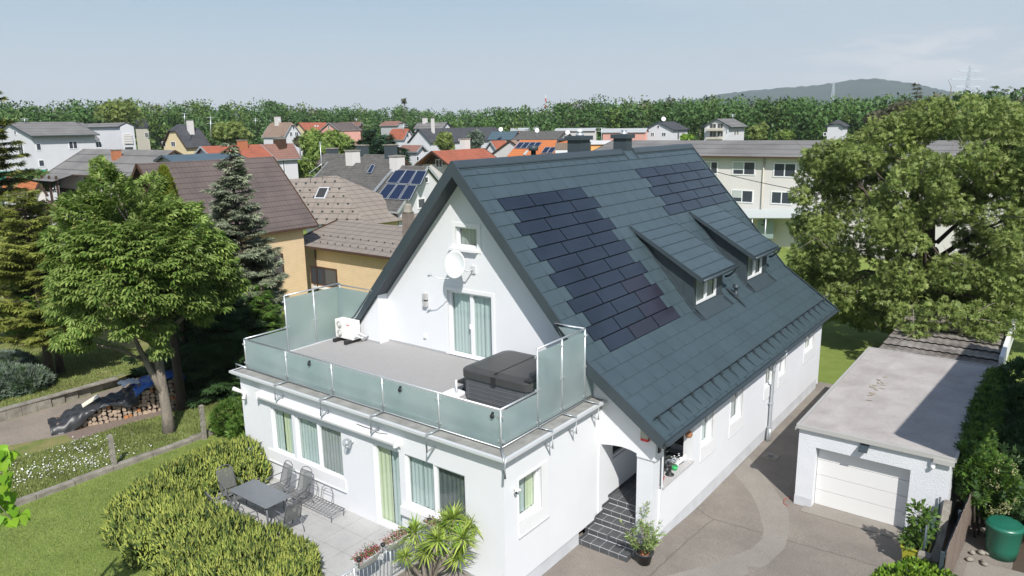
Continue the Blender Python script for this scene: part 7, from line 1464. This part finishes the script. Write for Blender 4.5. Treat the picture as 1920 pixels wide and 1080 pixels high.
m.build('branch', M['bark'], t); HEART = (np.array([[0, 0, 0], [.15, .42, .05], [.6, .36, .03], [1.1, 0, -.12], [.6, -.36, .03], [.15, -.42, .05]]), np.array([[0, 1, 2, 3, 4, 5]])); P = np.array(PP); v, f = stamp(*HEART, P, np.array(XX), unit(np.array([0, 0, 1.])+.4*RS.randn(len(P), 3)), .16+.07*RS.rand(len(P))); mesh_np('foliage', v, f, LM['cat'], t)
# tree outside the left edge that shades the lawn corner
# --- grass tufts and daisies
def scatter_grass(name, n, region, z, mat, h, dens_mask=None):
    x0, x1, y0, y1 = region; P = np.stack([x0+(x1-x0)*RS.rand(n), y0+(y1-y0)*RS.rand(n), np.full(n, z)], 1)
    if dens_mask is not None: P = P[dens_mask(P[:, 0], P[:, 1])]
    X = unit(np.array([0, 0, 1.])+.45*RS.randn(len(P), 3)); v, f = stamp(np.array([[0, .12, 0], [0, -.12, 0], [1, 0, .1]]), np.array([[0, 1, 2]]), P, X, unit(RS.randn(len(P), 3)), h*(.5+RS.rand(len(P)))); return setp(mesh_np(name, v, f, mat, None, (0, 0, z)), kind='stuff')
gm = leafmat('grass_blades', (.12, .19, .04), (.20, .27, .06), (.30, .32, .12), trans=.2)
bld = lambda x, y: ~((x > -10.9) & (y > 0)) & ~((x > -10.6) & (y > -3.1))
o = scatter_grass('lawn_blades', 90000, (-14.6, -4, -9, 4), GL, gm, .055, bld); setp(o, 'short mown grass of the front lawn', 'grass')
o = scatter_grass('meadow_grass', 70000, (-18.4, -14.95, -9, 3), GL, gm, .11, lambda x, y: (x > -18.6+.29*(y+1)*(y > -2.5))); setp(o, 'taller rough grass of the meadow behind the kerb wall', 'grass')
o = scatter_grass('bank_grass', 50000, (-32, -23.3, -7, 4), GL+.4, gm, .10); setp(o, 'rough grass behind the retaining wall', 'grass')
n = 420; cl = np.array([(-16.4, -3.6), (-16.0, -3.0), (-16.8, -4.4), (-15.8, -2.2), (-17.3, -3.2), (-16.3, -5.3), (-17.6, -2.2)]); k = RS.randint(0, len(cl), n); P = np.stack([cl[k, 0]+RS.randn(n)*.5, cl[k, 1]+RS.randn(n)*.5, GL+.10+.05*RS.rand(n)], 1); P = P[(P[:, 0] < -15.1)]
HEX = (np.array([[math.cos(a), math.sin(a), 0] for a in [math.pi*i/3 for i in range(6)]]), np.array([[0, 1, 2, 3, 4, 5]])); v, f = stamp(*HEX, P, unit(RS.randn(len(P), 3)*np.array([1, 1, .1])), unit(np.array([.3, -.4, 1.])+.3*RS.randn(len(P), 3)), .016+.010*RS.rand(len(P))); o = mesh_np('daisies', v, f, M['trim'], None, (0, 0, GL)); setp(o, 'patches of white daisies in the rough meadow', 'flowers', kind='stuff')
# --- garden trees of the neighbourhood
def bushy(name, lab, u, v0, v1, w, dist, mat, n=1400, seed=0, tmpl=PINN, size=.5, tall=1., group=None, squash=1.):
    """round-crowned tree given by its column, top and bottom rows and pixel width"""
    r = random.Random(seed); top = Dp(u, v0, dist)[2]; bot = max(0, Dp(u, v1, dist)[2]); R = w/2/FPX*dist*1.0; c = Dp(u, v1, dist); t = thing(name, lab, 'tree', (c[0], c[1], 0), group); trunk(t, M['barkdark'], [(c[0], c[1], -.1), (c[0], c[1], bot+(top-bot)*.6)], [R*.10+.08, R*.03+.03]); bl = []
    for k in range(16):
        a = r.random()*6.28; q = r.random()**.6*.68; z = r.random(); h = bot+(top-bot)*(.18+.66*z); s = math.sqrt(max(.1, 1-(2*z-1)**2*.75)); rr = R*r.uniform(.32, .5); bl.append((c[0]+R*q*s*math.cos(a), c[1]+R*q*s*math.sin(a), h, rr, rr, rr*.8))
    P, d = blob_pts(bl, int(n*1.5), .6); v, f = stamp(*tmpl, P, unit(.3*d+RS.randn(len(P), 3)), unit(d+np.array([0, 0, .3])+.5*RS.randn(len(P), 3)), .85*size*(.7+.6*RS.rand(len(P)))); mesh_np('crown', v, f, mat, t); return t
g_ = 'garden trees between the houses'
bushy('garden_tree', 'large bright green tree in the middle of the houses, left of the dark conifers', 612, 247, 330, 115, 112, LM['chest'], 3600, 1, size=.75, group=g_)
bushy('garden_tree', 'bright green tree crown above the collector house, beside the dark conifers', 575, 290, 340, 45, 108, LM['chest'], 1000, 2, size=.7, group=g_)
bushy('garden_tree', 'loose pale green tree left of the silver spruce tip', 440, 233, 270, 70, 165, LM['walnut'], 1800, 3, size=.9, group=g_)
bushy('garden_tree', 'round green tree before the long dark tiled roof', 833, 250, 288, 46, 140, LM['walnut'], 1400, 4, size=.7, group=g_)
bushy('weeping_tree', 'pale silvery drooping tree before the dark blue house', 893, 245, 280, 30, 135, LM['jun'], 1200, 5, size=.7)
bushy('garden_bush', 'round lime green bush right of the magenta and white house', 1287, 255, 263, 22, 150, LM['lau'], 500, 6, size=.6)
bushy('garden_tree', 'small grey green tree in front of the dormer house', 562, 255, 275, 20, 150, LM['wood3'], 500, 7, size=.6, group=g_)
bushy('garden_tree', 'small leafy treetop left of the brown tiled roof, above the chestnut', 193, 290, 350, 40, 62, LM['chest'], 700, 8, size=.35, group=g_)
bushy('birch_tree', 'pale thin drooping birch before the wood at the left', 228, 188, 235, 85, 205, LM['walnut'], 1100, 9, size=.8)
bushy('garden_tree', 'hedge like greenery below the green netting', 70, 334, 352, 90, 104, LM['wood2'], 1200, 10, size=.5, group=g_)
bushy('garden_tree', 'light green tree right of the balcony house', 1420, 232, 262, 34, 185, LM['walnut'], 800, 41, size=.9, group=g_)
bushy('garden_tree', 'lime green low tree left of the small white tower house', 1470, 246, 264, 34, 170, LM['chest'], 700, 42, size=.8, group=g_)
bushy('garden_tree', 'brownish green tree above the walnut crown', 1690, 190, 260, 70, 120, LM['wood3'], 1500, 43, size=.6, group=g_)
bushy('garden_tree', 'thin brown tree above the left side of the walnut crown', 1640, 205, 270, 60, 125, LM['wood3'], 1000, 44, size=.6, group=g_)
for i, (u, v0, w_, d_) in enumerate(((698, 240, 52, 104), (728, 250, 46, 100), (670, 258, 40, 98), (752, 276, 30, 96), (712, 262, 50, 97))):
    b = Dp(u, 300, d_); conifer('dark_conifer', ('tallest of the dark conifers in the middle of the houses', 'dark conifer right of the tallest one', 'leftmost dark conifer beside the bright green tree', 'low dark conifer at the right end of the group', 'broad dark conifer in front of the tallest one')[i], (b[0], b[1], 0), Dp(u, v0, d_)[2], w_/2/FPX*d_*1.35, LM['pine'], M['barkdark'], 22, 50+i, .1, .12, .95, 1.5, power=.55)
b = Dp(1713, 240, 150); conifer('bare_spruce', 'half bare brownish spruce rising above the walnut crown', (b[0], b[1], 0), Dp(1713, 150, 150)[2], 4.2, LM['wood3'], M['bark'], 22, 71, .0, .15, .8, .45)
b = Dp(1853, 240, 170); conifer('dark_pine', 'dark pine top at the far right above the walnut crown', (b[0], b[1], 0), Dp(1853, 157, 170)[2], 5, LM['wood1'], M['bark'], 20, 72, .0, .15, .9, .5)
b = Dp(757, 200, 330); bushy('lone_tree', 'single pale treetop sticking out above the wood in the middle', 757.5, 181, 196, 12, 330, LM['wood3'], 130, 73, size=.7)
# --- the wood: several rows of trees out to the horizon, one mass
def wood_tree(r, c, R, H, n):
    bl = []; 
    for k in range(9):
        a = r.random()*6.28; q = r.random()**.5*.62; z = r.random(); s = math.sqrt(max(.12, 1-(2*z-1)**2*.8)); rr = R*r.uniform(.36, .58); bl.append((c[0]+R*q*s*math.cos(a), c[1]+R*q*s*math.sin(a), H*(.22+.68*z), rr, rr, rr*.85))
    return bl
r = random.Random(77); trees = []
sky_u = [-40, 100, 200, 330, 420, 500, 560, 640, 700, 760, 800, 830, 880, 930, 1000, 1100, 1200, 1300, 1400, 1500, 1600, 1700, 1800, 1960]; sky_v = [182, 186, 184, 186, 192, 184, 193, 197, 196, 194, 204, 205, 204, 198, 192, 184, 180, 177, 176, 178, 182, 176, 172, 165]
base_d = [235, 235, 235, 240, 260, 265, 280, 300, 320, 330, 330, 330, 280, 240, 225, 215, 210, 205, 200, 195, 190, 185, 180, 175]
for row, (dk, vk) in enumerate(((0, 16), (14, 9), (30, 4), (48, 0), (75, 1), (110, 3))):
    u = -60.
    while u < 1990:
        bd = float(np.interp(u, sky_u, base_d)); d_ = bd+dk+r.uniform(-5, 5); v = float(np.interp(u, sky_u, sky_v))+vk+r.uniform(-6, 7); H = Dp(u, v, d_)[2]; R = r.uniform(4.2, 6.5); trees.append((u, d_, H, R)); u += R/d_*FPX*r.uniform(.9, 1.4)
parts_ = {0: [], 1: [], 2: []}
for i, (u, d_, H, R) in enumerate(trees):
    c = Dp(u, 250, d_); bl = wood_tree(r, c, R, max(6, H), 0); P, d = blob_pts(bl, int(900 if d_-float(np.interp(u, sky_u, base_d)) < 40 else 420), .75); k = 0 if r.random() < .62 else (1 if r.random() < .80 else 2); parts_[k].append((P, d))
for k, mt in enumerate(('wood1', 'wood2', 'wood3')):
    P = np.vstack([a for a, b in parts_[k]]); d = np.vstack([b for a, b in parts_[k]]); v, f = stamp(*QUAD, P, unit(.2*d+RS.randn(len(P), 3)), unit(d+np.array([0, 0, .2])+.3*RS.randn(len(P), 3)), .9*(.6+.8*RS.rand(len(P)))); o = mesh_np('wood', v, f, LM[mt], None, (-100, 200, 0)); setp(o, ('dark green part of the broadleaved wood behind the houses', 'fresh green part of the broadleaved wood behind the houses', 'dull brownish green part of the broadleaved wood behind the houses')[k], 'wood', kind='stuff')
m = MB()
for i, (u, d_, H, R) in enumerate(trees[::2]): c = Dp(u, 250, d_); m.tube([(c[0], c[1], 0), (c[0], c[1], max(5, H)*.6)], [.35, .2], 5)
setp(m.build('wood_trunks', M['barkdark']), 'trunks of the wood behind the houses', 'wood', kind='stuff')
# greenery on the ground between the houses, and hedge masses
P = []; 
for k in range(420):
    u = r.uniform(-20, 1250); d_ = r.uniform(85, 240); c = Dp(u, 260, d_); P.append((c[0], c[1], r.uniform(.3, 1.5), r.uniform(1, 2.4), r.uniform(1, 2.4), r.uniform(.8, 1.9)))
P, d = blob_pts(P, 26000, .7); v, f = stamp(*QUAD, P, unit(d+RS.randn(len(P), 3)), unit(d+.6*RS.randn(len(P), 3)), .6*(.6+.8*RS.rand(len(P)))); setp(mesh_np('hedges', v, f, LM['wood2'], None, (-60, 120, 0)), 'low hedges and bushes in the gardens between the far houses', 'hedges', kind='stuff')

# aerials on the far roofs
r = random.Random(3)
for i, (u, v0, v1, d_) in enumerate(((46, 222, 232, 135), (346, 212, 236, 165), (395, 218, 262, 120), (479, 222, 236, 190), (523, 222, 232, 200), (668, 222, 231, 250), (757, 232, 250, 105), (1005, 238, 247, 150), (1128, 239, 262, 100), (1374, 214, 226, 172))):
    a = Dp(u, v0, d_); b = Dp(u, v1, d_); t = thing('tv_aerial', ('thin roof aerial on the long white apartment house', 'roof aerial behind the cream half-hipped gable', 'tall roof aerial in front of the dark half-hipped roof', 'roof aerial left of the dormer house', 'roof aerial on the dormer house', 'roof aerial on the brown house beyond the bright tree', 'roof aerial beside the red half-hipped roof', 'roof aerial on the lichen grey roof', 'pole aerial beside the apricot building', 'roof aerial on the balcony house')[i], 'aerial', tuple(b), 'roof aerials in the neighbourhood'); m = MB(); w_ = .02+.0003*d_; m.tube([tuple(b), tuple(a)], w_, 5); s_ = (a-b)[2]
    for f in (.7, .95): p = b+(a-b)*f; m.bar(tuple(p-RT*.6), tuple(p+RT*.6), w_)
    m.build('mast', M['galv'], t)
for i, (p, q) in enumerate((((-20, 372, 60), (300, 366, 95)), ((0, 345, 70), (200, 352, 100)), ((735, 300, 80), (560, 296, 92)))):
    a, b = Dp(*p), Dp(*q); t = thing('overhead_cable', ('upper thin cable across the timber loggia house', 'thin cable before the orange shed roof', 'thin cable above the collector house')[i], 'cable', tuple(a)); MB().tube([tuple(a+(b-a)*k/12-np.array([0, 0, 2.4*(k/12)*(1-k/12)])) for k in range(13)], .03, 5).build('cable', M['black'], t)
# ---------------------------------------------------------------- haze: pale air over the whole place
hz = bpy.data.materials.new('haze_air'); hz.use_nodes = True; t = hz.node_tree; t.nodes.clear(); o = t.nodes.new('ShaderNodeOutputMaterial'); v = t.nodes.new('ShaderNodeVolumePrincipled')
v.inputs['Color'].default_value = (.86, .93, 1, 1); v.inputs['Density'].default_value = .00011; t.links.new(v.outputs[0], o.inputs['Volume'])
hb = MB().box(-6500, 6500, -400, 6500, -7, 420).build('haze', hz); hb['kind'] = 'stuff'; setp(hb, 'pale summer haze over the land', 'haze')
